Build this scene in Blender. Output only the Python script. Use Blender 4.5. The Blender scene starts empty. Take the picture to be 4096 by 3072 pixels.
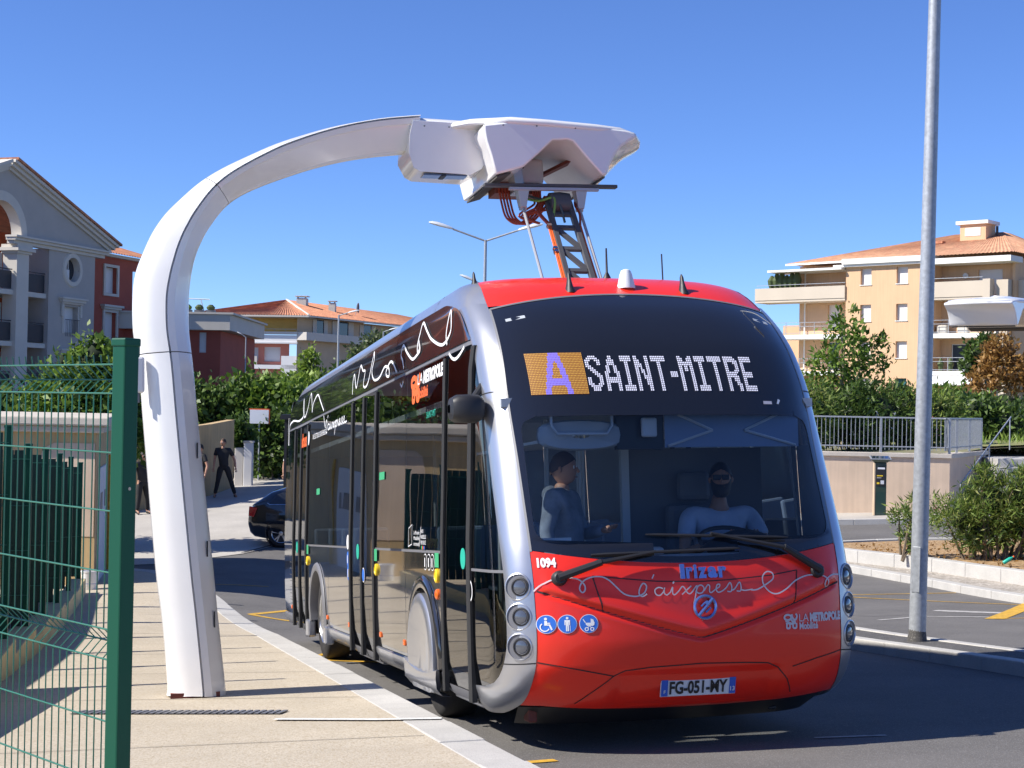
import bpy, bmesh, math, random
import numpy as np
from mathutils import Vector, Matrix
# ------------------------------------------------------------------ camera
CAMZ = 3.0
RX = Vector((0.9998380, -0.0002306, 0.0179976)); UX = Vector((-0.0179990, -0.0128101, 0.9997559)); FX = Vector((0.0, 0.9999179, 0.0128121))
scene = bpy.context.scene
cam = bpy.data.cameras.new('camera'); camo = bpy.data.objects.new('camera', cam); scene.collection.objects.link(camo)
cam.sensor_fit = 'HORIZONTAL'; cam.sensor_width = 36.0; cam.lens = 36.0 * 6400 / 4096
cam.clip_start = 0.1; cam.clip_end = 6000
camo.matrix_world = Matrix(((RX.x, UX.x, -FX.x, 0), (RX.y, UX.y, -FX.y, 0), (RX.z, UX.z, -FX.z, CAMZ), (0, 0, 0, 1)))
scene.camera = camo
# bus / street frame: L across the street (to the right), B along it (away), U up from the sloping road
BO = Vector((1.27313, 10.45054, 0.75745)); BB = Vector((-0.256416, 0.963079, -0.082030)); BL = Vector((0.965750, 0.258763, 0.019204)); BU = Vector((-0.039722, 0.074296, 0.996445))
# ------------------------------------------------------------------ sky and sun
TRAVEL = (BL * 1.07 + BB * 0.03 - BU).normalized()
SUN = -TRAVEL
sun_el = math.asin(SUN.z); sun_az = math.atan2(SUN.x, SUN.y)
world = bpy.data.worlds.new('World'); scene.world = world; world.use_nodes = True
wn = world.node_tree; bg = wn.nodes['Background']
sky = wn.nodes.new('ShaderNodeTexSky'); sky.sky_type = 'NISHITA'; sky.sun_disc = False
sky.sun_elevation = sun_el; sky.sun_rotation = sun_az; sky.altitude = 200; sky.air_density = 0.7; sky.dust_density = 0.0; sky.ozone_density = 10.0
hsv = wn.nodes.new('ShaderNodeHueSaturation'); hsv.inputs['Saturation'].default_value = 1.02; hsv.inputs['Hue'].default_value = 0.508
wn.links.new(sky.outputs[0], hsv.inputs['Color']); wn.links.new(hsv.outputs[0], bg.inputs[0]); bg.inputs[1].default_value = 0.12
sl = bpy.data.lights.new('sun', 'SUN'); sl.energy = 4.8; sl.angle = math.radians(0.53); sl.color = (1.0, 0.95, 0.87)
so = bpy.data.objects.new('sun', sl); scene.collection.objects.link(so)
so.rotation_euler = TRAVEL.to_track_quat('-Z', 'Y').to_euler(); so.location = SUN * 60
scene.view_settings.view_transform = 'Standard'; scene.view_settings.look = 'None'; scene.view_settings.gamma = 1.0
scene.view_settings.exposure = 0.62; scene.view_settings.use_curve_mapping = False
scene.cycles.max_bounces = 8; scene.cycles.transparent_max_bounces = 16; scene.cycles.use_denoising = True
scene.cycles.sample_clamp_indirect = 6
# ------------------------------------------------------------------ helpers
rnd = random.Random(7); RNG = np.random.default_rng(7)
C = scene.collection
def W(s, lat, h): return BO + BB * s + BL * lat + BU * h
def link(o, parent=None):
    C.objects.link(o)
    if parent is not None: o.parent = parent
    return o
def tag(o, label=None, cat=None, group=None, kind=None):
    if label: o['label'] = label
    if cat: o['category'] = cat
    if group: o['group'] = group
    if kind: o['kind'] = kind
    return o
def empty(name, loc=(0, 0, 0), rz=0.0, mat=None, label=None, cat=None, group=None):
    o = bpy.data.objects.new(name, None); C.objects.link(o); o.empty_display_size = .2
    if mat is not None: o.matrix_world = mat
    else: o.location = loc; o.rotation_euler = (0, 0, rz)
    return tag(o, label, cat, group)
BUSM = Matrix(((BL.x, BB.x, BU.x, BO.x), (BL.y, BB.y, BU.y, BO.y), (BL.z, BB.z, BU.z, BO.z), (0, 0, 0, 1)))   # local x=lat, y=s, z=h
class MB:
    def __init__(self): self.v = []; self.f = []; self.mi = []; self.cur = 0
    def add(self, vs, fs):
        n = len(self.v); self.v.extend([tuple(p) for p in vs]); self.f.extend([tuple(i + n for i in q) for q in fs]); self.mi.extend([self.cur] * len(fs)); return self
    def box(self, x0, x1, y0, y1, z0, z1):
        return self.add([(x0, y0, z0), (x1, y0, z0), (x1, y1, z0), (x0, y1, z0), (x0, y0, z1), (x1, y0, z1), (x1, y1, z1), (x0, y1, z1)],
                        [(0, 3, 2, 1), (4, 5, 6, 7), (0, 1, 5, 4), (1, 2, 6, 5), (2, 3, 7, 6), (3, 0, 4, 7)])
    def cbox(self, c, sx, sy, sz): return self.box(c[0] - sx / 2, c[0] + sx / 2, c[1] - sy / 2, c[1] + sy / 2, c[2] - sz / 2, c[2] + sz / 2)
    def hexa(self, p): # 8 points, bottom 4 ccw then top 4
        return self.add(p, [(0, 3, 2, 1), (4, 5, 6, 7), (0, 1, 5, 4), (1, 2, 6, 5), (2, 3, 7, 6), (3, 0, 4, 7)])
    def bar(self, a, b, w, h=None, up=(0, 0, 1)):
        a = Vector(a); b = Vector(b); h = h or w; d = (b - a).normalized(); r = d.cross(Vector(up))
        if r.length < 1e-4: r = d.cross(Vector((1, 0, 0)))
        r.normalize(); q = r.cross(d); r = r * w / 2; q = q * h / 2
        return self.hexa([a - r - q, a + r - q, b + r - q, b - r - q, a - r + q, a + r + q, b + r + q, b - r + q])
    def tube(self, path, r, n=8, caps=True, closed=False):
        P = [Vector(p) for p in path]; m = len(P); rr = r if isinstance(r, (list, tuple)) else [r] * m
        vs = []; fs = []; ref = None
        for i, p in enumerate(P):
            if closed: d = P[(i + 1) % m] - P[i - 1]
            else: d = P[min(i + 1, m - 1)] - P[max(i - 1, 0)]
            if d.length < 1e-9: d = Vector((0, 0, 1))
            d.normalize()
            if ref is None:
                ref = d.cross(Vector((0, 0, 1)))
                if ref.length < 1e-3: ref = d.cross(Vector((1, 0, 0)))
            ref = ref - d * ref.dot(d)
            if ref.length < 1e-6: ref = d.orthogonal()
            ref.normalize(); q = d.cross(ref)
            for k in range(n):
                t = 2 * math.pi * k / n; vs.append(p + ref * (math.cos(t) * rr[i]) + q * (math.sin(t) * rr[i]))
        for i in range(m if closed else m - 1):
            a0 = i * n; b0 = ((i + 1) % m) * n
            for k in range(n): fs.append((a0 + k, a0 + (k + 1) % n, b0 + (k + 1) % n, b0 + k))
        if caps and not closed: fs.append(tuple(range(n - 1, -1, -1))); fs.append(tuple(range((m - 1) * n, m * n)))
        return self.add(vs, fs)
    def lathe(self, prof, c=(0, 0, 0), n=16, axis='z', caps=True):
        vs = []; fs = []; m = len(prof)
        for (r, z) in prof:
            for k in range(n):
                t = 2 * math.pi * k / n; x, y = r * math.cos(t), r * math.sin(t)
                p = (x, y, z) if axis == 'z' else ((z, x, y) if axis == 'x' else (y, z, x))
                vs.append((p[0] + c[0], p[1] + c[1], p[2] + c[2]))
        for i in range(m - 1):
            for k in range(n): fs.append((i * n + k, i * n + (k + 1) % n, (i + 1) * n + (k + 1) % n, (i + 1) * n + k))
        if caps: fs.append(tuple(range(n - 1, -1, -1))); fs.append(tuple(range((m - 1) * n, m * n)))
        return self.add(vs, fs)
    def grid(self, rows, close_u=False):
        m = len(rows); n = len(rows[0]); fs = []
        for i in range(m - 1):
            for k in range(n if close_u else n - 1): fs.append((i * n + k, i * n + (k + 1) % n, (i + 1) * n + (k + 1) % n, (i + 1) * n + k))
        return self.add([p for r in rows for p in r], fs)
    def prism(self, poly, a0, a1, plane='xz'):
        # poly: 2d points; extruded along the remaining axis from a0 to a1
        def P(p, a): return (p[0], a, p[1]) if plane == 'xz' else ((p[0], p[1], a) if plane == 'xy' else (a, p[0], p[1]))
        n = len(poly); vs = [P(p, a0) for p in poly] + [P(p, a1) for p in poly]
        fs = [tuple(range(n)), tuple(range(2 * n - 1, n - 1, -1))] + [(i, i + n, (i + 1) % n + n, (i + 1) % n) for i in range(n)]
        return self.add(vs, fs)
    def build(self, name, mat=None, parent=None, smooth=False, bevel=0.0, mats=None, angle=40, recalc=True, subd=0):
        me = bpy.data.meshes.new(name); me.from_pydata(self.v, [], self.f)
        for m_ in (mats if mats else [mat]): me.materials.append(M[m_] if isinstance(m_, str) else m_)
        if mats: me.polygons.foreach_set('material_index', self.mi)
        if recalc:
            bm = bmesh.new(); bm.from_mesh(me); bmesh.ops.recalc_face_normals(bm, faces=bm.faces); bm.to_mesh(me); bm.free()
        o = bpy.data.objects.new(name, me); link(o, parent)
        if smooth:
            me.polygons.foreach_set('use_smooth', [True] * len(me.polygons))
            if angle < 180: me.set_sharp_from_angle(angle=math.radians(angle))
        if bevel:
            b_ = o.modifiers.new('bevel', 'BEVEL'); b_.width = bevel; b_.segments = 2; b_.limit_method = 'ANGLE'; b_.angle_limit = math.radians(40); b_.harden_normals = False
        if subd:
            s_ = o.modifiers.new('sub', 'SUBSURF'); s_.levels = subd; s_.render_levels = subd
        return o
def mesh_np(name, V, F4, mat, parent=None, smooth=False):
    # many quads fast: V (n,3), F4 (m,4)
    me = bpy.data.meshes.new(name); me.vertices.add(len(V)); me.vertices.foreach_set('co', np.asarray(V, np.float32).ravel())
    m = len(F4); me.loops.add(m * 4); me.loops.foreach_set('vertex_index', np.asarray(F4, np.int32).ravel())
    me.polygons.add(m); me.polygons.foreach_set('loop_start', np.arange(0, m * 4, 4, dtype=np.int32)); me.update(calc_edges=True)
    me.materials.append(M[mat] if isinstance(mat, str) else mat)
    o = bpy.data.objects.new(name, me); link(o, parent)
    if smooth: me.polygons.foreach_set('use_smooth', [True] * m)
    return o
def copy_tree(o, parent=None):
    c = o.copy(); C.objects.link(c); c.parent = parent
    for ch in list(o.children): copy_tree(ch, c)
    return c
# ------------------------------------------------------------------ materials
M = {}
def ramp(nt, stops):
    r = nt.nodes.new('ShaderNodeValToRGB'); e = r.color_ramp.elements
    while len(e) < len(stops): e.new(.5)
    for k, (p, c) in enumerate(stops): e[k].position = p; e[k].color = (*c, 1)
    return r
def mat(name, col, rough=.5, metal=0.0, var=0.0, scale=6.0, bump=0.0, bscale=60.0, coat=0.0, spec=.5, col2=None, detail=4, emit=None, estr=0.0, fleck=None, fscale=200, famt=.5, streak=0.0):
    m = bpy.data.materials.new(name); m.use_nodes = True; nt = m.node_tree; b = nt.nodes['Principled BSDF']
    b.inputs['Base Color'].default_value = (*col, 1); b.inputs['Roughness'].default_value = rough; b.inputs['Metallic'].default_value = metal
    b.inputs['Specular IOR Level'].default_value = spec; b.inputs['Coat Weight'].default_value = coat; b.inputs['Coat Roughness'].default_value = .03
    if emit: b.inputs['Emission Color'].default_value = (*emit, 1); b.inputs['Emission Strength'].default_value = estr
    tc = None
    if var or bump or fleck or streak:
        tc = nt.nodes.new('ShaderNodeTexCoord')
    out = None
    if var or col2:
        n = nt.nodes.new('ShaderNodeTexNoise'); n.inputs['Scale'].default_value = scale; n.inputs['Detail'].default_value = detail; n.inputs['Roughness'].default_value = .6
        nt.links.new(tc.outputs['Object'], n.inputs['Vector'])
        c2 = col2 or tuple(max(0, x * (1 - var)) for x in col); c1 = col if col2 else tuple(min(1, x * (1 + var * .6)) for x in col)
        r = ramp(nt, [(.3, c2), (.7, c1)]); nt.links.new(n.outputs['Fac'], r.inputs[0]); out = r.outputs[0]
    if streak:
        mp = nt.nodes.new('ShaderNodeMapping'); mp.inputs['Scale'].default_value = (9, 9, .35); nt.links.new(tc.outputs['Object'], mp.inputs[0])
        n = nt.nodes.new('ShaderNodeTexNoise'); n.inputs['Scale'].default_value = 1.0; n.inputs['Detail'].default_value = 6; nt.links.new(mp.outputs[0], n.inputs['Vector'])
        r = ramp(nt, [(.4, (1 - streak,) * 3), (.62, (1, 1, 1))]); nt.links.new(n.outputs['Fac'], r.inputs[0])
        mx = nt.nodes.new('ShaderNodeMix'); mx.data_type = 'RGBA'; mx.blend_type = 'MULTIPLY'; mx.inputs[0].default_value = 1
        if out: nt.links.new(out, mx.inputs[6])
        else: mx.inputs[6].default_value = (*col, 1)
        nt.links.new(r.outputs[0], mx.inputs[7]); out = mx.outputs[2]
    if fleck:
        vo = nt.nodes.new('ShaderNodeTexVoronoi'); vo.inputs['Scale'].default_value = fscale; nt.links.new(tc.outputs['Object'], vo.inputs['Vector'])
        r2 = ramp(nt, [(0, (0, 0, 0)), (1, (1, 1, 1))]); sep = nt.nodes.new('ShaderNodeSeparateColor'); nt.links.new(vo.outputs['Color'], sep.inputs[0]); nt.links.new(sep.outputs[0], r2.inputs[0])
        r2.color_ramp.elements[0].position = 1 - famt; mx = nt.nodes.new('ShaderNodeMix'); mx.data_type = 'RGBA'
        nt.links.new(r2.outputs[0], mx.inputs[0]); mx.inputs[7].default_value = (*fleck, 1)
        if out: nt.links.new(out, mx.inputs[6])
        else: mx.inputs[6].default_value = (*col, 1)
        out = mx.outputs[2]
    if out: nt.links.new(out, b.inputs['Base Color'])
    if bump:
        n = nt.nodes.new('ShaderNodeTexNoise'); n.inputs['Scale'].default_value = bscale; n.inputs['Detail'].default_value = 3
        nt.links.new(tc.outputs['Object'], n.inputs['Vector']); bp = nt.nodes.new('ShaderNodeBump'); bp.inputs['Strength'].default_value = bump; bp.inputs['Distance'].default_value = .01
        nt.links.new(n.outputs['Fac'], bp.inputs['Height']); nt.links.new(bp.outputs[0], b.inputs['Normal'])
    M[name] = m; return m
def glass(name, tint, rough=0.0, refl=1.0, ior=1.5, wav=0.0):
    # pane: tinted see-through plus fresnel reflection
    m = bpy.data.materials.new(name); m.use_nodes = True; nt = m.node_tree; nt.nodes.remove(nt.nodes['Principled BSDF']); out = nt.nodes['Material Output']
    tr = nt.nodes.new('ShaderNodeBsdfTransparent'); tr.inputs[0].default_value = (*tint, 1)
    gl = nt.nodes.new('ShaderNodeBsdfGlossy'); gl.inputs['Roughness'].default_value = rough; gl.inputs[0].default_value = (refl, refl, refl, 1)
    fr = nt.nodes.new('ShaderNodeFresnel'); fr.inputs[0].default_value = ior; mx = nt.nodes.new('ShaderNodeMixShader')
    nt.links.new(fr.outputs[0], mx.inputs[0]); nt.links.new(tr.outputs[0], mx.inputs[1]); nt.links.new(gl.outputs[0], mx.inputs[2]); nt.links.new(mx.outputs[0], out.inputs[0])
    if wav:
        tc = nt.nodes.new('ShaderNodeTexCoord'); n = nt.nodes.new('ShaderNodeTexNoise'); n.inputs['Scale'].default_value = .9; n.inputs['Detail'].default_value = 1
        nt.links.new(tc.outputs['Object'], n.inputs['Vector']); bp = nt.nodes.new('ShaderNodeBump'); bp.inputs['Strength'].default_value = wav; bp.inputs['Distance'].default_value = .05
        nt.links.new(n.outputs['Fac'], bp.inputs['Height']); nt.links.new(bp.outputs[0], gl.inputs['Normal'])
    M[name] = m; return m
def leafmat(name, stops, rough=.5, trans=.35):
    m = bpy.data.materials.new(name); m.use_nodes = True; nt = m.node_tree; b = nt.nodes['Principled BSDF']
    g = nt.nodes.new('ShaderNodeNewGeometry'); r = ramp(nt, stops); nt.links.new(g.outputs['Random Per Island'], r.inputs[0]); nt.links.new(r.outputs[0], b.inputs['Base Color'])
    b.inputs['Roughness'].default_value = rough; b.inputs['Specular IOR Level'].default_value = .4
    t = nt.nodes.new('ShaderNodeBsdfTranslucent'); nt.links.new(r.outputs[0], t.inputs[0]); mx = nt.nodes.new('ShaderNodeMixShader'); mx.inputs[0].default_value = trans
    nt.links.new(b.outputs[0], mx.inputs[1]); nt.links.new(t.outputs[0], mx.inputs[2]); nt.links.new(mx.outputs[0], nt.nodes['Material Output'].inputs[0])
    M[name] = m; return m
mat('asphalt', (.125, .117, .108), .9, var=.25, scale=.7, bump=.5, bscale=90, fleck=(.22, .21, .20), fscale=160, famt=.25)
mat('asphalt_dark', (.085, .08, .075), .9, var=.3, scale=3, bump=.6, bscale=60, fleck=(.2, .19, .17), fscale=90, famt=.2)
mat('aggregate', (.50, .435, .335), .85, var=.12, scale=1.2, bump=.5, bscale=70, fleck=(.38, .31, .21), fscale=75, famt=.5)
mat('concrete', (.46, .43, .38), .85, var=.15, scale=.8, bump=.3, bscale=50, fleck=(.36, .33, .29), fscale=60, famt=.4)
mat('granite', (.50, .48, .44), .8, var=.12, scale=3, bump=.3, bscale=120, fleck=(.36, .35, .33), fscale=220, famt=.4)
mat('joint', (.07, .065, .06), .95); mat('joint_pale', (.24, .21, .17), .95)
mat('yellow_paint', (.62, .36, .04), .7, var=.35, scale=14)
mat('white_paint', (.72, .72, .69), .7, var=.2, scale=20)
mat('white_worn', (.45, .43, .40), .8, var=.4, scale=9)
mat('gravel', (.34, .30, .25), .95, var=.3, scale=4, bump=1, bscale=40, fleck=(.55, .50, .43), fscale=28, famt=.4)
mat('mulch', (.33, .20, .09), .95, var=.4, scale=9, bump=1, bscale=30, fleck=(.50, .36, .20), fscale=30, famt=.4)
mat('soil', (.22, .19, .12), .95, var=.4, scale=2, bump=.6, bscale=20, fleck=(.14, .20, .06), fscale=9, famt=.4)
mat('drygrass', (.27, .25, .10), .95, var=.4, scale=1.5, bump=.8, bscale=25, fleck=(.12, .20, .05), fscale=6, famt=.4)
mat('bus_red', (.84, .028, .012), .32, coat=.3, spec=.4)
mat('bus_silver', (.46, .47, .50), .33, metal=.75, coat=.5)
mat('bus_black', (.012, .012, .013), .06, spec=.5, coat=1.0)
mat('bus_panel', (.022, .022, .024), .10, coat=1.0)
mat('bus_grey', (.16, .16, .17), .45)
mat('rubber', (.018, .018, .018), .75)
mat('tyre', (.028, .026, .025), .85, var=.3, scale=12)
mat('alu', (.62, .63, .65), .25, metal=.95)
mat('chrome', (.75, .76, .78), .08, metal=1.0)
mat('blue_chrome', (.20, .30, .62), .22, metal=.75)
mat('black_plastic', (.02, .02, .022), .5)
mat('dark_in', (.10, .105, .115), .7)
mat('grey_in', (.42, .45, .48), .7)
mat('blue_in', (.24, .31, .45), .8)
mat('white_in', (.62, .64, .66), .5)
mat('white_vinyl', (.80, .80, .80), .5)
mat('grey_vinyl', (.60, .55, .56), .5)
mat('orange_vinyl', (.80, .13, .02), .5)
mat('blue_sign', (.03, .16, .62), .45)
mat('green_sign', (.05, .36, .16), .5)
mat('teal_sign', (.02, .42, .30), .4)
mat('yellow_btn', (.75, .52, .02), .4)
mat('orange_lamp', (.75, .13, .01), .3, coat=.4)
mat('plate_white', (.62, .66, .68), .5); mat('plate_blue', (.02, .10, .48), .5); mat('plate_black', (.012, .012, .012), .5)
mat('lamp_glass', (.10, .11, .13), .06, metal=.2, coat=1)
mat('led_orange', (.20, .075, .015), .6, emit=(.75, .25, .02), estr=.06)
mat('led_dot', (.5, .3, .05), .5, emit=(1, .62, .12), estr=.45)
mat('led_blue', (.1, .08, .5), .5, emit=(.28, .24, .95), estr=.55)
mat('led_white', (.4, .4, .5), .5, emit=(.78, .80, 1.0), estr=.55)
glass('windshield', (.86, .91, .93)); glass('side_glass', (.42, .46, .46), refl=.9, wav=.06); glass('door_glass', (.16, .19, .19)); glass('clear', (.8, .85, .87)); glass('tint_glass', (.66, .72, .74))
mat('mast_white', (.80, .79, .77), .22, coat=.5, var=.03, scale=3)
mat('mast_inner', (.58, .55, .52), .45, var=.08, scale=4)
mat('mast_strip', (.70, .70, .70), .35)
mat('red_brown', (.16, .035, .02), .6)
mat('cable_orange', (.75, .13, .02), .5); mat('cable_red', (.36, .05, .02), .5); mat('cable_green', (.16, .30, .05), .5); mat('cable_dark', (.05, .07, .07), .5)
mat('panto_grey', (.075, .075, .078), .5); mat('panto_light', (.42, .43, .44), .4, metal=.4)
mat('galv', (.40, .42, .44), .5, metal=.35, var=.22, scale=22)
mat('fence_green', (.006, .075, .042), .45, spec=.25)
mat('fence_slat', (.006, .045, .028), .45)
mat('wire_green', (.02, .14, .09), .4)
mat('low_wall', (.66, .54, .28), .85, var=.1, scale=2)
mat('wall_ochre', (.56, .40, .20), .9, var=.1, scale=1.2, bump=.2, bscale=40, streak=.12)
mat('wall_pink', (.68, .52, .38), .9, var=.1, scale=1.2, bump=.2, bscale=40, streak=.08)
mat('coping', (.55, .49, .41), .9, var=.15, scale=2, bump=.3)
# ------------------------------------------------------------------ terrain
GXS, GYS = 0.0398633, -0.0745612
_yy = np.arange(-60, 600, .5)
def _mk(t):
    v = np.interp(_yy, t[0], t[1]); far = _yy > 75; v[far] = t[1][-1] + (_yy[far] - 75) * .0745612
    p = np.pad(v, 4, mode='edge'); v2 = np.convolve(p, np.ones(9) / 9, 'valid'); v2[-6:] = v[-6:]; return v2
_tl = _mk(([17, 20, 23, 26.5, 30, 37, 47, 60, 75], [0, .04, .18, .42, .62, 1.06, 2.36, 3.75, 4.869]))
_tm = _mk(([22, 24, 26.5, 30, 37, 47, 60, 75], [0, .02, .1, .3, .86, 1.96, 3.23, 4.349]))
_tr = _mk(([21, 24, 26, 29, 33, 47, 60, 75], [0, .03, .09, .29, .63, 1.7, 2.67, 3.789]))
def _ss(a, b, x): t = np.clip((x - a) / (b - a), 0, 1); return t * t * (3 - 2 * t)
def HG(x, y):
    x = np.asarray(x, float); y = np.asarray(y, float)
    xc = np.clip(x, -14, 16); yc = np.clip(y, -20, 590)
    zp = BO.z + GXS * (xc - BO.x) + GYS * (yc - BO.y)
    dl, dm, dr = (np.interp(yc, _yy, v) for v in (_tl, _tm, _tr))
    t1 = _ss(-6, -2.5, x); t2 = _ss(.5, 5, x)
    return zp + (dl * (1 - t1) + dm * t1) * (1 - t2) + dr * t2
def H(x, y): return float(HG(x, y))
def ground_grid():
    xs = np.concatenate([[-3000, -800, -250, -90, -45], np.arange(-30, 30.01, .5), [45, 90, 250, 800, 3000]])
    ys = np.concatenate([[-3000, -600, -120, -40], np.arange(-22, 80.01, .5), [90, 110, 150, 220, 400, 900, 3000]])
    X, Y = np.meshgrid(xs, ys); Z = HG(X, Y); n, m = X.shape
    V = np.stack([X, Y, Z], -1).reshape(-1, 3); i = np.arange(n * m).reshape(n, m)
    F = np.stack([i[:-1, :-1], i[:-1, 1:], i[1:, 1:], i[1:, :-1]], -1).reshape(-1, 4)
    return V, F
V, F = ground_grid()
tag(mesh_np('road', V, F, 'asphalt', smooth=True), 'grey asphalt road sloping down past the bus stop', 'road', kind='structure')
def sheet(name, poly, z, mat_, thick=0.0, step=.5, parent=None, label=None, cat=None, kind='structure'):
    """polygon (world xy) laid on the terrain at height z above it; thick>0 gives real sides"""
    bm = bmesh.new(); vs = [bm.verts.new((p[0], p[1], 0)) for p in poly]; bm.faces.new(vs)
    xs = [p[0] for p in poly]; ys = [p[1] for p in poly]
    for ax, lo, hi in ((0, min(xs), max(xs)), (1, min(ys), max(ys))):
        c = math.ceil(lo / step) * step
        while c < hi:
            co = Vector((c, 0, 0)) if ax == 0 else Vector((0, c, 0)); no = Vector((1, 0, 0)) if ax == 0 else Vector((0, 1, 0))
            bmesh.ops.bisect_plane(bm, geom=bm.verts[:] + bm.edges[:] + bm.faces[:], plane_co=co, plane_no=no); c += step
    bmesh.ops.recalc_face_normals(bm, faces=bm.faces)
    if bm.faces and sum(f.normal.z for f in bm.faces) < 0: bmesh.ops.reverse_faces(bm, faces=bm.faces)
    if thick:
        be = [e for e in bm.edges if e.is_boundary]; r = bmesh.ops.extrude_edge_only(bm, edges=be)
        low = {v for v in r['geom'] if isinstance(v, bmesh.types.BMVert)}
    else: low = set()
    for v in bm.verts: v.co.z = H(v.co.x, v.co.y) + (z - thick if v in low else z)
    bmesh.ops.recalc_face_normals(bm, faces=bm.faces)
    me = bpy.data.meshes.new(name); bm.to_mesh(me); bm.free(); me.materials.append(M[mat_]); o = bpy.data.objects.new(name, me); link(o, parent)
    if parent is None: tag(o, label, cat, kind=kind)
    return o
def P2(s, lat): p = W(s, lat, 0); return (p.x, p.y)
def strip(name, pts, w, z, mat_, **k):
    """ribbon along a polyline (world xy), width w centred"""
    L_, R_ = [], []
    for i, p in enumerate(pts):
        a = Vector(pts[max(i - 1, 0)]); b_ = Vector(pts[min(i + 1, len(pts) - 1)]); d = (b_ - a).normalized(); n = Vector((-d.y, d.x)) * w / 2
        L_.append(tuple(Vector(p) + n)); R_.append(tuple(Vector(p) - n))
    return sheet(name, L_ + R_[::-1], z, mat_, **k)
# left pavement: street edge is the kerb, running beside the bus then bending away left
KERB = [P2(-22, -1.43), P2(-6, -1.43), P2(0, -1.43), P2(6, -1.43), P2(11, -1.45), P2(14, -1.62), (-4.55, 25.6), (-5.5, 28.2), (-6.6, 30.2), (-8.2, 31.6)]
def offs(line, d):
    out = []
    for i, p in enumerate(line):
        a = Vector(line[max(i - 1, 0)]); b_ = Vector(line[min(i + 1, len(line) - 1)]); t = (b_ - a).normalized(); out.append(tuple(Vector(p) + Vector((-t.y, t.x)) * d))
    return out
KIN = offs(KERB, .30)
LEFT = [(-9.6, 32.2), (-12, 28), (-14, 10), P2(-22, -9)]
pave = sheet('pavement', KIN + LEFT, .15, 'aggregate', label='beige exposed aggregate pavement under the white charging mast', cat='pavement')
# kerb stones, one by one, 1 m each
def along(line, step):
    pts = [Vector(p) for p in line]; out = [pts[0].copy()]; need = step
    for a, b_ in zip(pts, pts[1:]):
        L_ = (b_ - a).length; pos = 0
        while pos + need <= L_: pos += need; out.append(a + (b_ - a) * (pos / L_)); need = step
        need -= (L_ - pos)
    return out
def kerb_run(line, w, h, label, step=1.0, inward=1, gap=.003, matn='granite', sink=.2, group=None):
    root = empty('kerb', (line[0][0], line[0][1], 0), label=label, cat='kerb'); tag(root, kind='structure')
    pts = along(line, step)
    for a, b_ in zip(pts, pts[1:]):
        t = (b_ - a).normalized(); n = Vector((-t.y, t.x)) * inward * w; a2 = a + t * gap; b2 = b_ - t * gap
        q = [a2, b2, b2 + n, a2 + n]; dz = rnd.uniform(-.004, .004)
        base = [(p.x - line[0][0], p.y - line[0][1], H(p.x, p.y) - sink) for p in q]; top = [(p.x - line[0][0], p.y - line[0][1], H(p.x, p.y) + h + dz) for p in q]
        MB().hexa(base + top).build('kerb_stone', matn, root, bevel=.012)
    return root
kerb_run(KERB, .30, .155, 'pale granite kerb along the pavement beside the bus')
# paving joints and details on the pavement
for k, s in enumerate([-5.2, -2.4, .45, 3.0, 5.45, 7.96, 10.95, 13.8, 16.8]):
    lat_r = -1.75 if s < 12 else -2.6
    k_ = .10 if s < 2 else .36; strip('expansion_joint', [P2(s, lat_r), P2(s + k_ * 1.2, lat_r - 1.2), P2(s + k_ * 2.6, lat_r - 2.6), P2(s + k_ * 4, lat_r - 4.2)], .014, .154, 'joint_pale', parent=pave, step=1)
strip('white_line', [P2(1.24, -1.46), P2(1.38, -1.9), P2(1.72, -2.57)], .085, .162, 'white_paint', parent=pave)
# drain channel with a slotted iron grate
g0, g1 = P2(2.15, -2.45), P2(2.86, -3.95)
drain = empty('drain_channel', (g0[0], g0[1], 0), label='long dark drain channel grate across the pavement near the mast', cat='drain'); tag(drain, kind='structure')
d = (Vector(g1) - Vector(g0)); L_ = d.length; d.normalize(); nrm_ = Vector((-d.y, d.x))
def gpt(t, o, z): p = Vector(g0) + d * t + nrm_ * o; return (p.x - g0[0], p.y - g0[1], H(p.x, p.y) + z)
mb = MB(); mb.add([gpt(0, -.1, .156), gpt(L_, -.1, .156), gpt(L_, .1, .156), gpt(0, .1, .156)], [(0, 1, 2, 3)]); mb.build('channel', 'joint', drain)
n = int(L_ / .055)
for k in range(n):
    t = k * .055; mb = MB(); mb.hexa([gpt(t, -.1, .157), gpt(t + .034, -.1, .157), gpt(t + .034, .1, .157), gpt(t, .1, .157), gpt(t, -.1, .163), gpt(t + .034, -.1, .163), gpt(t + .034, .1, .163), gpt(t, .1, .163)])
    mb.build('grate_bar', 'bus_grey', drain)
# road paint on the stop
for pts, w in (([P2(-.0, -1.22), P2(.02, -.98)], .10), ([P2(8.75, -1.40), P2(8.2, -.95), P2(7.7, -.5)], .12), ([P2(8.75, -1.40), P2(9.6, -1.0)], .10),
               ([P2(15.7, -1.35), P2(16.76, -.48)], .13), ([P2(15.7, -1.35), P2(14.83, -.62)], .11), ([P2(19.6, -2.2), P2(19.9, -.6)], .06), ([(6.87, 22.63), (8.6, 25.9)], .28), ([(6.87, 22.63), (9.3, 22.9)], .05),
               ([(5.6, 27.25), (7.6, 27.2)], .05), ([(5.6, 27.0), (8.1, 25.0)], .05)):
    tag(strip('road_marking', pts, w, .006, 'yellow_paint', step=.5), 'worn yellow zigzag bus stop paint on the asphalt', 'road marking', 'yellow paint on the asphalt')
tag(strip('road_marking', [P2(.30, .95), P2(.22, 1.45)], .05, .006, 'white_worn'), 'thin worn white paint line in the shadow before the bus', 'road marking')
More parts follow.
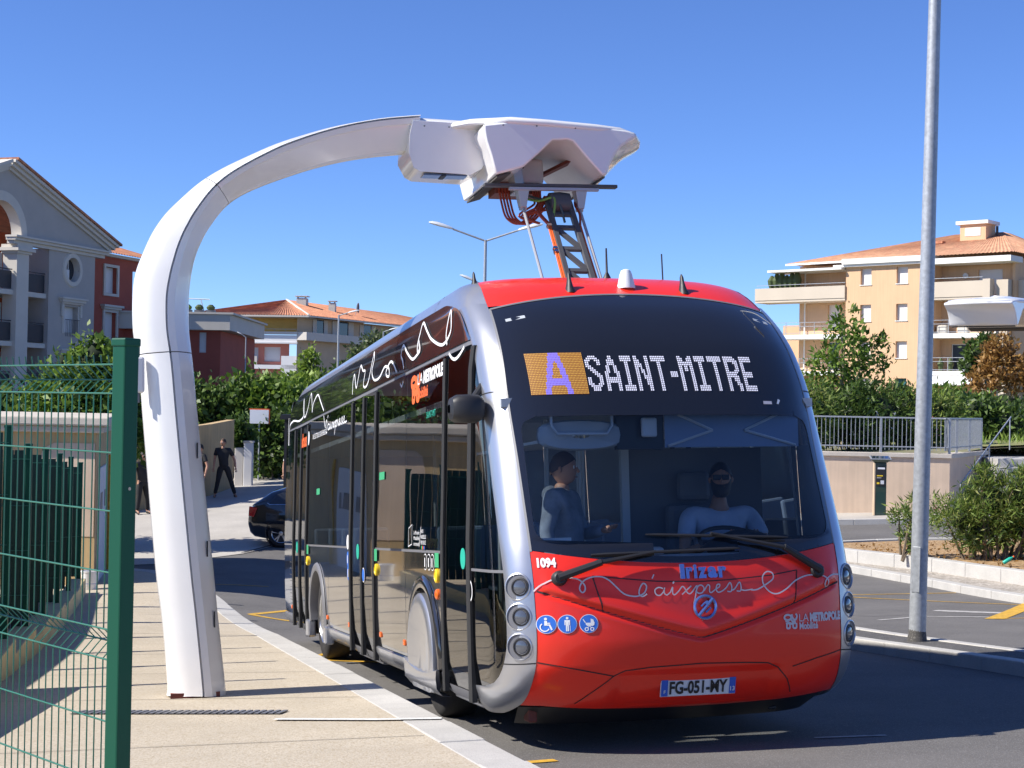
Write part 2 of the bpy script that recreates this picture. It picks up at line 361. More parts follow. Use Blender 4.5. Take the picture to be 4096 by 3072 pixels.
for pts, w in (([(5.3, 22.9), (6.1, 23.4), (6.9, 23.0)], .1), ([(6.5, 24.4), (7.4, 23.6)], .22)):
    tag(strip('pale_stain', pts, w, .005, 'white_worn'), 'pale dusty streak on the asphalt behind the lamp pole', 'stain', 'pale streaks on the asphalt', kind='structure')
# narrow refuge under the lamp pole
IS = [P2(-14, 4.45), P2(0, 4.45), P2(6.8, 4.55), P2(10, 4.75), P2(13, 5.0)]
sheet('refuge', offs(IS, -.14) + offs(IS, -.66)[::-1], .125, 'asphalt_dark', label='narrow dark tarred refuge carrying the lamp pole', cat='refuge', step=1)
kerb_run(IS, .16, .135, 'pale kerb of the narrow refuge facing the bus', inward=-1)
kerb_run(offs(IS, -.64), .14, .135, 'pale kerb on the far side of the narrow refuge', inward=-1)
# wide planted island behind it
K2 = [(10.6, 14.5), (9.3, 20.0), (8.3, 24.4), (7.45, 28.1), (6.55, 30.75), (5.3, 33.2), (3.6, 34.6)]
kerb_run(K2, .2, .13, 'long pale kerb edging the gravel verge across the road', inward=-1)
BED = [(11.2, 16), (10.0, 21.5), (9.15, 25.4), (8.5, 27.7), (7.75, 29.7), (6.75, 31.4), (5.8, 33.2)]
sheet('gravel_verge', offs(K2, -.17) + [(6, 33.5)] + BED[::-1], .12, 'gravel', label='strip of loose gravel between two kerbs', cat='verge')
kerb_run(BED, .2, .36, 'taller pale kerb holding the mulch bed with the oleander', inward=-1, step=1.0)
sheet('planting_bed', offs(BED, -.18) + [(8.4, 33.6), (12, 33), (16, 30), (20, 16)], .31, 'mulch', label='mulch covered bed under the oleander bush', cat='bed', step=1)
kerb_run([(5.8, 33.35), (8.4, 33.9), (12, 33.3), (16, 30.3)], .15, .33, 'thin kerb at the back of the mulch bed', step=1.0)
# far pavement in front of the retaining wall
FP = [(-4, 42.6), (4, 42.0), (8.77, 41.7), (13, 41.5), (18, 41.4)]
sheet('far_pavement', FP + [(20, 52), (13, 46.5), (9, 44.6), (-4, 46.4)], .13, 'concrete', label='pale pavement in front of the retaining wall', cat='pavement', step=1)
kerb_run(FP, .18, .14, 'pale kerb along the pavement below the retaining wall', inward=1)
# concrete apron and drive on the far left
sheet('driveway', [(-5.9, 35.6), (-5.2, 38.4), (-4.6, 42), (-5.5, 50), (-6.8, 62), (-7.4, 74), (-11.5, 74), (-10.5, 60), (-9.6, 52.5), (-14, 49), (-16, 36), (-9, 33.0), (-7.2, 33.4)], .012, 'concrete', label='pale concrete drive climbing away behind the pavement', cat='driveway')
strip('drive_gutter_line', [(-5.95, 35.8), (-5.35, 38.2)], .1, .016, 'joint', label='dark gutter line between drive and road', cat='gutter')  # thin dark strip laid along the drive edge

# old tar cracks in the asphalt
for pts in ([(4.9, 24.0), (5.4, 23.6), (5.9, 23.75), (6.6, 23.3), (7.2, 23.4)], [(-3.4, 27.5), (-2.9, 27.9), (-2.6, 28.6), (-1.8, 29.0)], [P2(-2.5, .2), P2(-2.9, .9), P2(-2.7, 1.7), P2(-3.2, 2.6), P2(-3.1, 3.4)], [P2(12.5, -.9), P2(13.1, -.3), P2(13.0, .5)], [P2(-4.4, -1.2), P2(-4.0, -.4), P2(-4.3, .5), P2(-3.9, 1.6)]):
    tag(strip('tar_crack', pts, .018, .005, 'joint', step=.5), 'thin dark tar crack in the asphalt', 'crack', 'cracks in the asphalt', kind='structure')
# bus body: plan outline at each height (lat>=0 half), arc-length parametrised
_hk=[.22,.30,.40,.50,.60,.76,1.10,1.33,1.40,1.80,2.23,2.40,2.70,2.90,3.045,3.12,3.2,3.28,3.35,3.40,3.43,3.44]
_ck=[.40,.16,.03,-.04,-.08,-.10,-.085,-.03,-.005,.14,.30,.365,.54,.72,.89,1.005,1.13,1.29,1.52,1.85,2.25,3.0]
_wk=[1.17,1.22,1.25,1.26,1.268,1.27,1.27,1.268,1.266,1.25,1.237,1.232,1.22,1.21,1.195,1.184,1.165,1.13,1.055,.845,.46,.03]
_dk=[.6,.6,.6,.6,.6,.6,.6,.6,.6,.6,.6,.6,.62,.66,.7,.7,.7,.7,.7,.7,.6,.2]
def _sm(xk,yk):
    xk=np.array(xk);yk=np.array(yk)
    d=np.diff(yk)/np.diff(xk); m=np.zeros(len(xk)); m[1:-1]=np.where(d[:-1]*d[1:]>0,2*d[:-1]*d[1:]/(d[:-1]+d[1:]+1e-12),0); m[0]=d[0];m[-1]=d[-1]
    def f(x):
        x=min(max(x,xk[0]),xk[-1]); i=min(int(np.searchsorted(xk,x,side='right'))-1,len(xk)-2); hh=xk[i+1]-xk[i]; t=(x-xk[i])/hh
        return (2*t**3-3*t*t+1)*yk[i]+(t**3-2*t*t+t)*hh*m[i]+(-2*t**3+3*t*t)*yk[i+1]+(t**3-t*t)*hh*m[i+1]
    return f
fC,fW,fD=_sm(_hk,_ck),_sm(_hk,_wk),_sm(_hk,_dk)
_cache={}
def outline(h):
    k=round(h,4)
    if k in _cache: return _cache[k]
    W,C,Dn=fW(h),fC(h),fD(h)
    th=np.linspace(0,1,90); x=1-(1-th)**3.0
    x=np.minimum(x,1)
    s=C+Dn*(1-np.maximum(0,1-x**3.0)**(1/2.6))
    lat=W*x
    s=np.append(s,[C+Dn+.5,12.5]); lat=np.append(lat,[W,W])
    a=np.r_[0,np.cumsum(np.hypot(np.diff(s),np.diff(lat)))]
    _cache[k]=(a,s,lat); return _cache[k]
def pt(a,h):   # -> s,lat (lat>=0)
    A,S,L=outline(h); return float(np.interp(a,A,S)),float(np.interp(a,A,L))
def a_lat(lat,h):
    A,S,L=outline(h); n=90; return float(np.interp(lat,L[:n],A[:n]))
def a_s(s,h):
    A,S,L=outline(h); return float(np.interp(s,S,A))
# ------------------------------------------------------------------ the bus
bus = empty('electric_bus', mat=BUSM, label='red fronted electric bus with black glossy sides and silver pillars at the stop', cat='bus')
def SP(a, h, sg=-1, off=0.0):
    s, la = pt(a, h)
    if off:
        e = .004; s1, l1 = pt(a + e, h); s0, l0 = pt(max(a - e, 0), h); s2, l2 = pt(a, min(h + e, 3.439)); s3, l3 = pt(a, max(h - e, .221))
        ta = Vector((l1 - l0, s1 - s0, 0)); th = Vector((l2 - l3, s2 - s3, min(h + e, 3.439) - max(h - e, .221)))
        n = ta.cross(th)
        if n.length > 1e-9:
            n.normalize()
            if n.x * la * .5 - n.y * max(0, 2 - s) + n.z * .2 < 0: n = -n
            la += n.x * off; s += n.y * off; h += n.z * off
    return (sg * la, s, h)
def SL(lat, h, off=0.0):   # front point by signed lateral position
    sg = 1 if lat >= 0 else -1
    p = SP(a_lat(abs(lat), h), h, sg, off); return p if abs(lat) > 1e-6 else (0.0, p[1], p[2])
def SS(s, h, sg=-1, off=0.0):   # flank point by distance along the bus
    return SP(a_s(s, h), h, sg, off)
def tab(xs, ys): return lambda x: float(np.interp(x, xs, ys))
LIN = _sm([.22, .288, .343, .497, .617, .767, 1.08, 1.34, 1.92, 2.4, 2.6, 2.83, 3.06, 3.185, 3.264, 3.334, 3.40, 3.43], [1.15, 1.134, 1.106, 1.082, 1.072, 1.070, 1.077, 1.083, 1.093, 1.105, 1.097, 1.085, 1.066, 1.05, 1.03, 1.0, .80, .43])
AOUT = _sm([.40, .427, .479, .546, .658, .764, 1.113, 1.533, 2.046, 2.367, 2.579, 2.767, 2.892, 3.028, 3.10], [1.99, 1.627, 1.451, 1.384, 1.342, 1.327, 1.336, 1.359, 1.382, 1.405, 1.419, 1.425, 1.436, 1.462, 1.50])
def h_wsb(l): return 1.23 + .087 * l * l
def h_wst(l): return 3.16 - .10 * l * l
def h_gb(l): return 1.268 + .105 * l * l
def front_grid(hlo, hhi, l0, l1, nu=40, nv=16, off=0.0, inset=None):
    rows = []
    for j in range(nv + 1):
        v = j / nv; row = []
        for i in range(nu + 1):
            u = i / nu; h = 1.0; la = 0
            for _ in range(3):
                a_ = l0(h) if callable(l0) else l0; b_ = l1(h) if callable(l1) else l1
                la = a_ + (b_ - a_) * u; lo = hlo(la) if callable(hlo) else hlo; hi = hhi(la) if callable(hhi) else hhi; h = lo + (hi - lo) * v
            p = SL(la, h, off)
            if inset: q = inset(la, h); p = (p[0], p[1] + q, p[2])
            row.append(p)
        rows.append(row)
    return rows
# lower front: hood with V crease, bumper with a recessed plate field
def hcrease(l): return .747 + .31 * (abs(l) ** 1.12) * (1 - .02 * abs(l))
def relief(l, h):
    d = h - hcrease(l); r = 0.0
    if abs(l) < 1.02: r += .022 * math.exp(-(d / .016) ** 2) - .012 * _g(d - .05, .06)
    w = min(1.0, max(0.0, (.62 - abs(l)) / .10)) * min(1, max(0, (.560 - h) / .05)); r += .035 * w * (1 - .35 * (h < .3))
    return r
def _g(x, s): return math.exp(-(x / s) ** 2)
mb = MB(); mb.grid(front_grid(lambda l: .27 + .05 * min(1, abs(l) / 1.0) ** 2, h_wsb, lambda h: -LIN(h), LIN, 96, 90, inset=relief)); mb.build('front_panel', 'bus_red', bus, smooth=True, angle=180)
# dark seam lines on the red front (recessed grooves drawn as thin dark channels)
def seam(pts, w=.006, name='seam', m='rubber', off=.0025, n=None):
    rows = [[], []]
    P = pts
    for i, (l, h) in enumerate(P):
        a = P[max(0, i - 1)]; b_ = P[min(len(P) - 1, i + 1)]; d = Vector((b_[0] - a[0], b_[1] - a[1])); d.normalize(); nx, ny = -d.y * w / 2, d.x * w / 2
        for k, sg in ((0, 1), (1, -1)):
            q = SL(l + nx * sg, h + ny * sg, off); rr = relief(l, h); rows[k].append((q[0], q[1] + rr, q[2]))
    return MB().grid(rows).build(name, m, bus)
def lerp_pts(P, n=6):
    out = []
    for (a, b_) in zip(P, P[1:]):
        for k in range(n): t = k / n; out.append((a[0] + (b_[0] - a[0]) * t, a[1] + (b_[1] - a[1]) * t))
    return out + [P[-1]]
seam(lerp_pts([(-.721, 1.162), (-.5, 1.138), (-.305, 1.118), (0, 1.107), (.2, 1.113), (.5, 1.133), (.708, 1.161)]), .007, 'hatch_seam')
seam(lerp_pts([(-.721, 1.162), (-.69, 1.04), (-.659, .93)]), .008, 'hatch_seam'); seam(lerp_pts([(.708, 1.161), (.69, 1.05), (.671, .945)]), .008, 'hatch_seam')
seam([(l, hcrease(l)) for l in np.linspace(-1.06, 1.06, 60)], .011, 'hood_crease')
seam(lerp_pts([(-1.066, .617), (-.845, .574), (-.588, .519)]), .007, 'bumper_seam'); seam(lerp_pts([(1.066, .612), (.85, .574), (.66, .528)]), .007, 'bumper_seam')
seam(lerp_pts([(-.80, .335), (-.72, .41), (-.588, .519), (-.52, .552), (-.36, .568), (0, .58), (.3, .572), (.47, .562), (.556, .527), (.64, .441), (.705, .345)]), .007, 'bumper_seam')
# black lower lip under the bumper and tow eyes
rows = []
for k in range(5):
    row = []
    for l in np.linspace(-1.1, 1.1, 40): q = SL(l, .285 - .0 * k); row.append((q[0] * (1 - .01 * k), q[1] + .03 + .07 * k, .30 - .035 * k))
    rows.append(row)
MB().grid(rows).build('lower_lip', 'black_plastic', bus, smooth=True)
for l in (-1.0, .42, .72): MB().box(l - .03, l + .03, .46, .60, .19, .29).build('tow_bracket', 'red_brown' if l < .5 else 'black_plastic', bus, bevel=.012)
# windscreen: clear lower pane, opaque dark border and dark destination panel above
def gl_lat(h):   # half width of the clear pane incl. rounded corners
    c = 1.045; hb = h_gb(c); ht = 2.225; r = .10
    if h > ht - r: t = (h - (ht - r)) / r; return c - r + r * math.sqrt(max(0, 1 - t * t))
    if h < hb + r: t = (hb + r - h) / r; return c - r + r * math.sqrt(max(0, 1 - t * t))
    return c
mb = MB(); mb.grid(front_grid(h_gb, 2.225, lambda h: -gl_lat(h), gl_lat, 40, 26)); mb.build('windscreen', 'windshield', bus, smooth=True, angle=180)
mb = MB(); mb.grid(front_grid(2.223, h_wst, lambda h: -LIN(h) + .012, lambda h: LIN(h) - .012, 40, 22, off=.002)); mb.build('destination_panel', 'bus_black', bus, smooth=True, angle=180)
mb = MB(); mb.grid(front_grid(lambda l: h_wsb(l) + .004, lambda l: h_gb(l) + .004, lambda h: -LIN(h) + .012, lambda h: LIN(h) - .012, 40, 3, off=.003)); mb.build('windscreen_border', 'bus_black', bus, smooth=True, angle=180)
for sg in (-1, 1):
    rows = []
    for h in np.linspace(1.26, 2.26, 30):
        lo = gl_lat(max(h, h_gb(1.045))) if h >= h_gb(1.045) else .3; hi = LIN(h) - .012
        lo = min(lo, hi - .01) - .004; hh = max(h, 0)
        rows.append([SL(sg * (lo + (hi - lo) * k / 5), max(hh, h_wsb(lo + (hi - lo) * k / 5) + .006), .0035) for k in range(6)])
    MB().grid(rows).build('windscreen_border', 'bus_black', bus, smooth=True, angle=180)
    # grey rubber gasket
    rows = [[SL(sg * (LIN(h) - .013 + w), h, .004) for h in np.linspace(1.325, 3.05, 40)] for w in (0, .016)]
    MB().grid(rows).build('gasket', 'bus_grey', bus, smooth=True)
rows = [[SL(l, h_wst(l) - w, .005) for l in np.linspace(-1.06, 1.06, 50)] for w in (-.006, .007)]
MB().grid(rows).build('gasket', 'bus_grey', bus, smooth=True)
# roof cap: red at the front, light grey behind
def roof_rows(s_cut, hs, n=24):
    rows = []
    for h in hs:
        L_ = LIN(h); rows.append([SL(l, h) for l in np.linspace(-L_, L_, n)])
    return rows
hs = list(np.linspace(3.075, 3.40, 26)) + [3.415, 3.43, 3.437]
rows = []
for h in hs:
    L_ = min(LIN(h), fW(h) * .985); row = []
    for l in np.linspace(-L_, L_, 41): row.append(SL(l, max(h, h_wst(l) + .006)) if h < 3.17 else SL(l, h))
    rows.append(row)
MB().grid(rows).build('roof_cap', 'bus_red', bus, smooth=True, angle=180)
# roof top skin (behind) spanning both sides
rows = []
for s in np.concatenate([np.linspace(2.2, 11.3, 30), [11.6, 11.8]]):
    e = 0 if s < 11.3 else (s - 11.3) * .25
    rows.append([(l, s, 3.432 - .10 * abs(l / 1.03) ** 4 - e) for l in np.linspace(-1.05, 1.05, 17)])
MB().grid(rows).build('roof', 'bus_silver', bus, smooth=True, angle=180)
# silver pillars with the sweep into sill and roof rail
def pillar(sg):
    rows = []
    for h in list(np.linspace(.245, .40, 8)) + list(np.linspace(.42, 3.10, 60)):
        a0 = a_lat(LIN(h), h); a1 = AOUT(h) if h > .401 else a_s(1.06, h)
        rows.append([SP(a0 + (a1 - a0) * k / 16, h, sg, .004 + .012 * math.sin(math.pi * k / 16)) for k in range(17)])
    MB().grid(rows).build('pillar', 'bus_silver', bus, smooth=True, angle=180)
    # rail along the cant of the roof
    rows = []
    hcs = [3.10, 3.15, 3.2, 3.26, 3.31, 3.35, 3.385, 3.41]
    for h in hcs:
        row = []; a0 = a_lat(min(LIN(h), fW(h) * .985), h) if h < 3.40 else a_s(fC(h) + fD(h), h)
        s_st = max(1.50 + (h - 3.10) * 3.2, 0) if h < 3.2 else 0
        for k in range(13): row.append(SP(a0 + (a_s(2.6, h) - a0) * k / 12, h, sg, .004))
        rows.append(row)
    MB().grid(rows).build('roof_shoulder', 'bus_silver', bus, smooth=True, angle=180)
    rows = []
    def hb(s): return float(np.interp(s, [1.5, 2.1, 3.0, 12], [3.10, 3.20, 3.205, 3.205]))
    for s in np.concatenate([np.linspace(2.55, 10.8, 24), np.linspace(11.0, 11.8, 8)]):
        d = max(0, s - 10.6); drop = .30 * (d / 1.2) ** 2
        row = []
        for t in np.linspace(0, 1, 9):
            h = hb(s) + (3.415 - hb(s)) * t; q = SS(s, h, sg, .004); row.append((q[0] * (1 - .0 * d), q[1], q[2] - drop))
        rows.append(row)
    MB().grid(rows).build('roof_rail', 'bus_silver', bus, smooth=True, angle=180)
pillar(-1); pillar(1)
# pillar seam and headlights
for sg in (-1, 1):
    for h0 in (.60, 2.40):
        rows = [[SP(a_lat(LIN(h0), h0) + (AOUT(h0) - a_lat(LIN(h0), h0)) * k / 8 , h0 + w + (.012 * (1 - k / 8)), sg, .0055 + .012 * math.sin(math.pi * k / 8)) for k in range(9)] for w in (-.004, .004)]
        MB().grid(rows).build('pillar_seam', 'rubber', bus)
    for h0, nm in ((1.10, 0), (.909, 1), (.718, 2)):
        a0 = 1.215; c = Vector(SP(a0, h0, sg, .012)); n = (Vector(SP(a0, h0, sg, .1)) - c).normalized(); n = (n + Vector((0, -.25, 0))).normalized(); c = c + n * .004
        q = n.to_track_quat('Z', 'Y').to_matrix().to_4x4(); q.translation = c
        hl = bpy.data.objects.new('headlight', None); link(hl, bus); hl.matrix_local = q
        MB().lathe([(.092, -.012), (.090, .003), (.083, .006), (.078, -.006)], n=30, caps=False).build('bezel', 'bus_silver', hl, smooth=True)
        MB().lathe([(.080, -.002), (.004, -.004)], n=30).build('bowl', 'bus_grey', hl)
        sh = -.016 * sg
        MB().lathe([(.062, -.003), (.060, .006), (.052, .008), (.050, .002), (.004, .001)], c=(sh, 0, 0), n=26).build('housing', 'black_plastic', hl, smooth=True)
        MB().lathe([(.043, .002), (.040, .008), (.028, .012), (.004, .014)], c=(sh, 0, 0), n=24).build('lens', 'lamp_glass', hl, smooth=True)
        MB().lathe([(.049, .002), (.047, .007), (.043, .003)], c=(sh, 0, 0), n=24, caps=False).build('ring', 'bus_grey', hl, smooth=True)
# ---- flanks
def flank(sg):
    ARCH = (2.68, 8.65); HC = .48; RO = .575
    def arch(s):
        for c in ARCH:
            d = abs(s - c)
            if d < RO: return HC + math.sqrt(RO * RO - d * d) * 1.0
        return 0
    doors = [(1.05, 1.90), (4.86, 6.22), (9.57, 10.76)] if sg < 0 else []
    cuts = sorted({1.05, 1.90, 3.40, 4.86, 6.22, 7.80, 9.57, 10.76, 11.75})
    def seg(s0, s1): return [x for x in np.arange(s0, s1, .06)] + [s1]
    front_s0 = .26
    for s0, s1 in zip(cuts, cuts[1:]):
        isdoor = any(abs(s0 - d0) < .01 for d0, _ in doors)
        g = .006
        if isdoor: continue
        # lower panel
        cols = []
        for s in seg(s0 + g, s1 - g):
            b_ = max(.42, arch(s)); cols.append([SS(s, b_ + (1.30 - b_) * t, sg) for t in np.linspace(0, 1, 7)])
        MB().grid(cols).build('lower_panel', 'bus_panel', bus, smooth=True)
        if not (s0 < 1.0 and sg > 0) and not (sg < 0 and s1 > 11.7 and False):
            cols = [[SS(s, h, sg, .004) for h in (1.318, 1.6, 1.9, 2.2, 2.5, 2.80)] for s in seg(s0 + g, s1 - g)]
            MB().grid(cols).build('window', 'side_glass' if sg < 0 else 'tint_glass', bus, smooth=True)
        # silver skirt below
        if not any(abs((s0 + s1) / 2 - c) < .7 and False for c in ARCH):
            cols = []
            for s in seg(s0 + g, s1 - g):
                hit = [c for c in ARCH if abs(s - c) < RO + .04]
                if hit:
                    if len(cols) > 1: MB().grid(cols).build('skirt', 'bus_silver', bus, smooth=True)
                    cols = []; continue
                cols.append([(q[0] + sg * o_, q[1], q[2]) for q, o_ in ((SS(s, .415, sg), .002), (SS(s, .405, sg), .022), (SS(s, .36, sg), .026), (SS(s, .30, sg), .016), (SS(s, .262, sg), -.0), (SS(s, .26, sg), -.10))])
            if len(cols) > 1: MB().grid(cols).build('skirt', 'bus_silver', bus, smooth=True, angle=50)
    # front quarter: below belt and window, up to the pillar
    for lo, hi, nm, m_, of in ((.40, 1.19, 'lower_panel', 'door_glass' if sg < 0 else 'bus_panel', .0), (1.205, 2.79, 'window', 'tint_glass', .002)):
        rows = []
        for h in np.linspace(lo, hi, 40):
            a0 = AOUT(max(h, .402)) - .012; a1 = a_s(1.045, h); rows.append([SP(a0 + (a1 - a0) * k / 8, h, sg, of) for k in range(9)] if a1 > a0 else [SP(a1, h, sg, of)] * 9)
        MB().grid(rows).build(nm, m_, bus, smooth=True)
    rows = [[SP(AOUT(h) + (a_s(1.05, h) - AOUT(h)) * k / 8, h, sg, .004) for k in range(9)] for h in (1.188, 1.207)]
    MB().grid(rows).build('belt_trim', 'bus_grey', bus, smooth=True)
    # belt groove, cant seam, dark cant panel
    for s0, s1 in zip(cuts, cuts[1:]):
        if any(abs(s0 - d0) < .01 for d0, _ in doors): continue
        MB().grid([[SS(s, h, sg, .0015) for h in (1.296, 1.322)] for s in seg(s0, s1)]).build('belt_trim', 'bus_grey', bus)
    for s0, s1 in ((1.15, 4.0), (4.0, 7.8), (7.8, 11.5)):
        cols = []
        for s in list(np.arange(s0 + .004, s1, .1)) + [s1 - .004]:
            top = float(np.interp(s, [1.15, 1.22, 1.43, 1.6, 1.83, 2.1, 3.0, 12], [2.84, 2.88, 3.02, 3.11, 3.16, 3.205, 3.215, 3.215])); d = max(0, s - 10.6); top -= .30 * (d / 1.2) ** 2
            cols.append([SS(s, 2.83 + (top - 2.83) * t, sg, .006) for t in np.linspace(0, 1, 6)])
        MB().grid(cols).build('cant_panel', 'bus_panel', bus, smooth=True)
    MB().grid([[SS(s, h, sg, -.003) for h in (2.795, 2.835)] for s in np.linspace(1.1, 11.5, 80)]).build('cant_seam', 'bus_grey', bus)
    # wheels, arches
    for ci, c in enumerate(ARCH):
        n = 28; rows = []
        for (r, o_) in ((RO + .06, .004), (RO + .045, .022), (RO + .01, .03), (RO - .035, .02), (RO - .05, -.06), (RO - .05, -.5)):
            row = []
            for k in range(n + 1):
                t = math.pi * (1.0 - k / n) if True else 0
                t = -.10 + (math.pi + .20) * (1 - k / n)
                q = fW(min(1.2, HC + r * max(0, math.sin(t)))); row.append((sg * (q + o_), c + r * math.cos(t), HC + r * math.sin(t)))
            rows.append(row)
        MB().grid(rows).build('wheel_arch', 'bus_grey' if ci else 'bus_panel', bus, smooth=True, angle=60)
        wheel = bpy.data.objects.new('wheel', None); link(wheel, bus); wheel.location = (sg * (1.22 if ci else 1.185), c, .478)
        if sg < 0: wheel.rotation_euler = (0, 0, math.pi)
        R_ = .476
        MB().lathe([(.29, -.02), (.31, -.012), (.36, -.008), (.43, -.012), (.462, -.03), (R_, -.06), (R_ + .002, -.15), (R_, -.25), (.455, -.285), (.3, -.29)], axis='x', n=40, caps=False).build('tyre', 'tyre', wheel, smooth=True)
        MB().lathe([(.292, -.018), (.286, -.01), (.272, -.03), (.262, -.10), (.20, -.135), (.155, -.13), (.15, -.06), (.12, -.045), (.03, -.045)], axis='x', n=36).build('rim', 'alu', wheel, smooth=True)
        for k in range(10):
            t = 2 * math.pi * k / 10; MB().lathe([(.016, -.13), (.016, -.10), (.006, -.095)], c=(0, .178 * math.cos(t), .178 * math.sin(t)), axis='x', n=6).build('wheel_nut', 'chrome', wheel)
        for k in range(40):
            pass
        MB().box(sg * .55, sg * 1.14, c - .1, c + .1, .38, .58).build('axle', 'rubber', bus)
        if ci == 0:   # spat covering the front wheel
            rows = []
            for r, o_, hh in ((.0, .030, 0), (.22, .036, 0), (.36, .046, 0), (.40, .05, 0), (.455, .046, 0), (.475, .030, 0), (.477, -.02, 0)):
                row = []
                for k in range(41):
                    t = 2 * math.pi * k / 40; z = max(.22, .50 + r * 1.0 * math.sin(t)); row.append((sg * (1.265 + o_ - (.02 if z < .3 else 0)), c + .02 + r * math.cos(t), z))
                rows.append(row)
            MB().grid(rows).build('wheel_cover', 'bus_silver', bus, smooth=True)
            rows = [[(sg * x_, s, z) for s in np.linspace(2.02, 3.24, 10)] for x_, z in ((1.285, .43), (1.318, .418), (1.322, .36), (1.315, .28), (1.27, .225), (1.2, .222))]
            for r_i, row in enumerate(rows):
                for k, p in enumerate(row):
                    u = k / 9; row[k] = (p[0], p[1], p[2] - (.0 if r_i > 2 else .055 * math.sin(math.pi * u)))
            MB().grid(rows).build('skirt', 'bus_silver', bus, smooth=True)
        else:
            for s0, s1 in ((7.88, 8.02), (9.28, 9.50)):
                MB().box(min(sg * 1.2, sg * 1.30), max(sg * 1.2, sg * 1.30), s0, s1, .22, .425).build('skirt', 'bus_silver', bus, bevel=.02)
    # doors
    for di, (d0, d1) in enumerate(doors):
        door = bpy.data.objects.new('door', None); link(door, bus)
        mids = [] if di == 0 else [(d0 + d1) / 2]
        edges = [d0] + mids + [d1]
        for e0, e1 in zip(edges, edges[1:]):
            cols = [[SS(s, h, sg, .006) for h in (.34, .5, .8, 1.1, 1.4, 1.8, 2.2, 2.5, 2.755)] for s in seg(e0 + .035, e1 - .035)]
            MB().grid(cols).build('door_glass', 'door_glass' if di == 0 else 'side_glass', door, smooth=True)
            MB().grid([[SS(s, h, sg, .012) for h in (.27, .30, .34)] for s in seg(e0 + .02, e1 - .02)]).build('door_kick', 'bus_grey', door, smooth=True)
        for e in edges:
            w = .032 if (di or e > 1.5) else .05
            path = [Vector(SS(e, max(h, .55), sg, .012)) for h in (.28, .6, 1.0, 1.4, 1.8, 2.2, 2.6, 2.77)]; path[0].z = .28
            rows = [[(p.x + sg * o_, p.y + y_, p.z) for p in path] for o_, y_ in ((-.03, -w), (.006, -w), (.014, -w * .5), (.014, w * .5), (.006, w), (-.03, w))]
            MB().grid(rows).build('door_post', 'rubber', door, smooth=True, angle=50)
        q = SS((d0 + d1) / 2, .262, sg); MB().box(min(q[0], q[0] + .3), max(q[0], q[0] + .3), d0, d1, .235, .268).build('sill', 'bus_silver' if di == 0 else 'bus_grey', door, bevel=.01)
        # green push button discs
        for sb, c_ in (((d0 + .16), 'teal_sign'),) if di == 0 else (((edges[1] - .0 + .19), 'teal_sign'),):
            q = SS(sb, 1.27, sg, .012); disc(door, 'button_sticker', q, .075, c_, sg)
    # rear corner, vent louvres
    if sg < 0:
        for k in range(8):
            h0 = 1.16 - k * .08; q = [SS(11.02, h0, sg, .004), SS(11.20, h0, sg, .004), SS(11.20, h0 - .05, sg, .004), SS(11.02, h0 - .05, sg, .004)]
            MB().add([q[0], q[1], q[2], q[3], (q[0][0] + .03, q[0][1], q[0][2] - .05), (q[1][0] + .03, q[1][1], q[1][2] - .05)], [(0, 1, 5, 4), (4, 5, 2, 3)]).build('vent_slat', 'alu', bus)
def disc(parent, name, q, r, m, sg, n=24):
    vs = [(q[0], q[1] + r * math.cos(2 * math.pi * k / n), q[2] + r * math.sin(2 * math.pi * k / n)) for k in range(n)]; vs2 = [(v[0] + sg * .004, v[1], v[2]) for v in vs]
    return MB().add(vs + vs2, [tuple(range(n, 2 * n))] + [(k, (k + 1) % n, n + (k + 1) % n, n + k) for k in range(n)]).build(name, m, parent)
flank(-1); flank(1)
# rear end
rows = []
for s, k in ((11.55, 1.0), (11.75, .985), (11.85, .93), (11.88, .8), (11.88, .0)):
    row = []
    for h in np.linspace(.40, 3.2, 20):
        w = fW(h) * k; cut = .0
        row.append((-w, s - .25 * max(0, (.75 - h)) - .12 * max(0, h - 2.6), h))
    for h in np.linspace(3.2, .40, 20): row.append((fW(h) * k, s - .25 * max(0, (.75 - h)) - .12 * max(0, h - 2.6), h))
    rows.append(row)
MB().grid(rows).build('rear_panel', 'bus_silver', bus, smooth=True)
MB().box(-1.05, 1.05, 11.895, 11.91, 1.35, 2.75).build('rear_window', 'bus_black', bus)
# underbody
MB().box(-1.1, 1.1, .75, 11.2, .27, .34).build('floor_pan', 'rubber', bus)
# ------------------------------------------------------------------ bus: writing and fittings
def text2d(txt, size=1.0, width=None, spacing=1.0, shear=0.0, align='LEFT', bold=0.0):
    cu = bpy.data.curves.new('txt', 'FONT'); cu.body = txt; cu.size = size; cu.space_character = spacing; cu.shear = shear; cu.offset = bold; cu.resolution_u = 3
    o = bpy.data.objects.new('txt', cu); C.objects.link(o); dg = bpy.context.evaluated_depsgraph_get(); me = bpy.data.meshes.new_from_object(o.evaluated_get(dg))
    V_ = [(v.co.x, v.co.y) for v in me.vertices]; F_ = [tuple(p.vertices) for p in me.polygons]
    bpy.data.objects.remove(o); bpy.data.curves.remove(cu); bpy.data.meshes.remove(me)
    x0 = min(v[0] for v in V_); x1 = max(v[0] for v in V_)
    k = (width / (x1 - x0)) if width else 1.0
    return [((v[0] - x0) * k, v[1]) for v in V_], F_
def put(name, V_, F_, fn, m, parent):
    mb = MB(); mb.add([fn(x, y) for x, y in V_], F_); return mb.build(name, m, parent, recalc=False)
def on_front(l0, h0, off=.006): 
    def f(x, y): l, h = l0 + x, h0 + y; p = SL(l, h, off); return (p[0], p[1] + relief(l, h), p[2])
    return f
def on_side(s0, h0, off=.012, tilt=0.0): return lambda x, y: SS(s0 - x, h0 + y + tilt * x, -1, off)
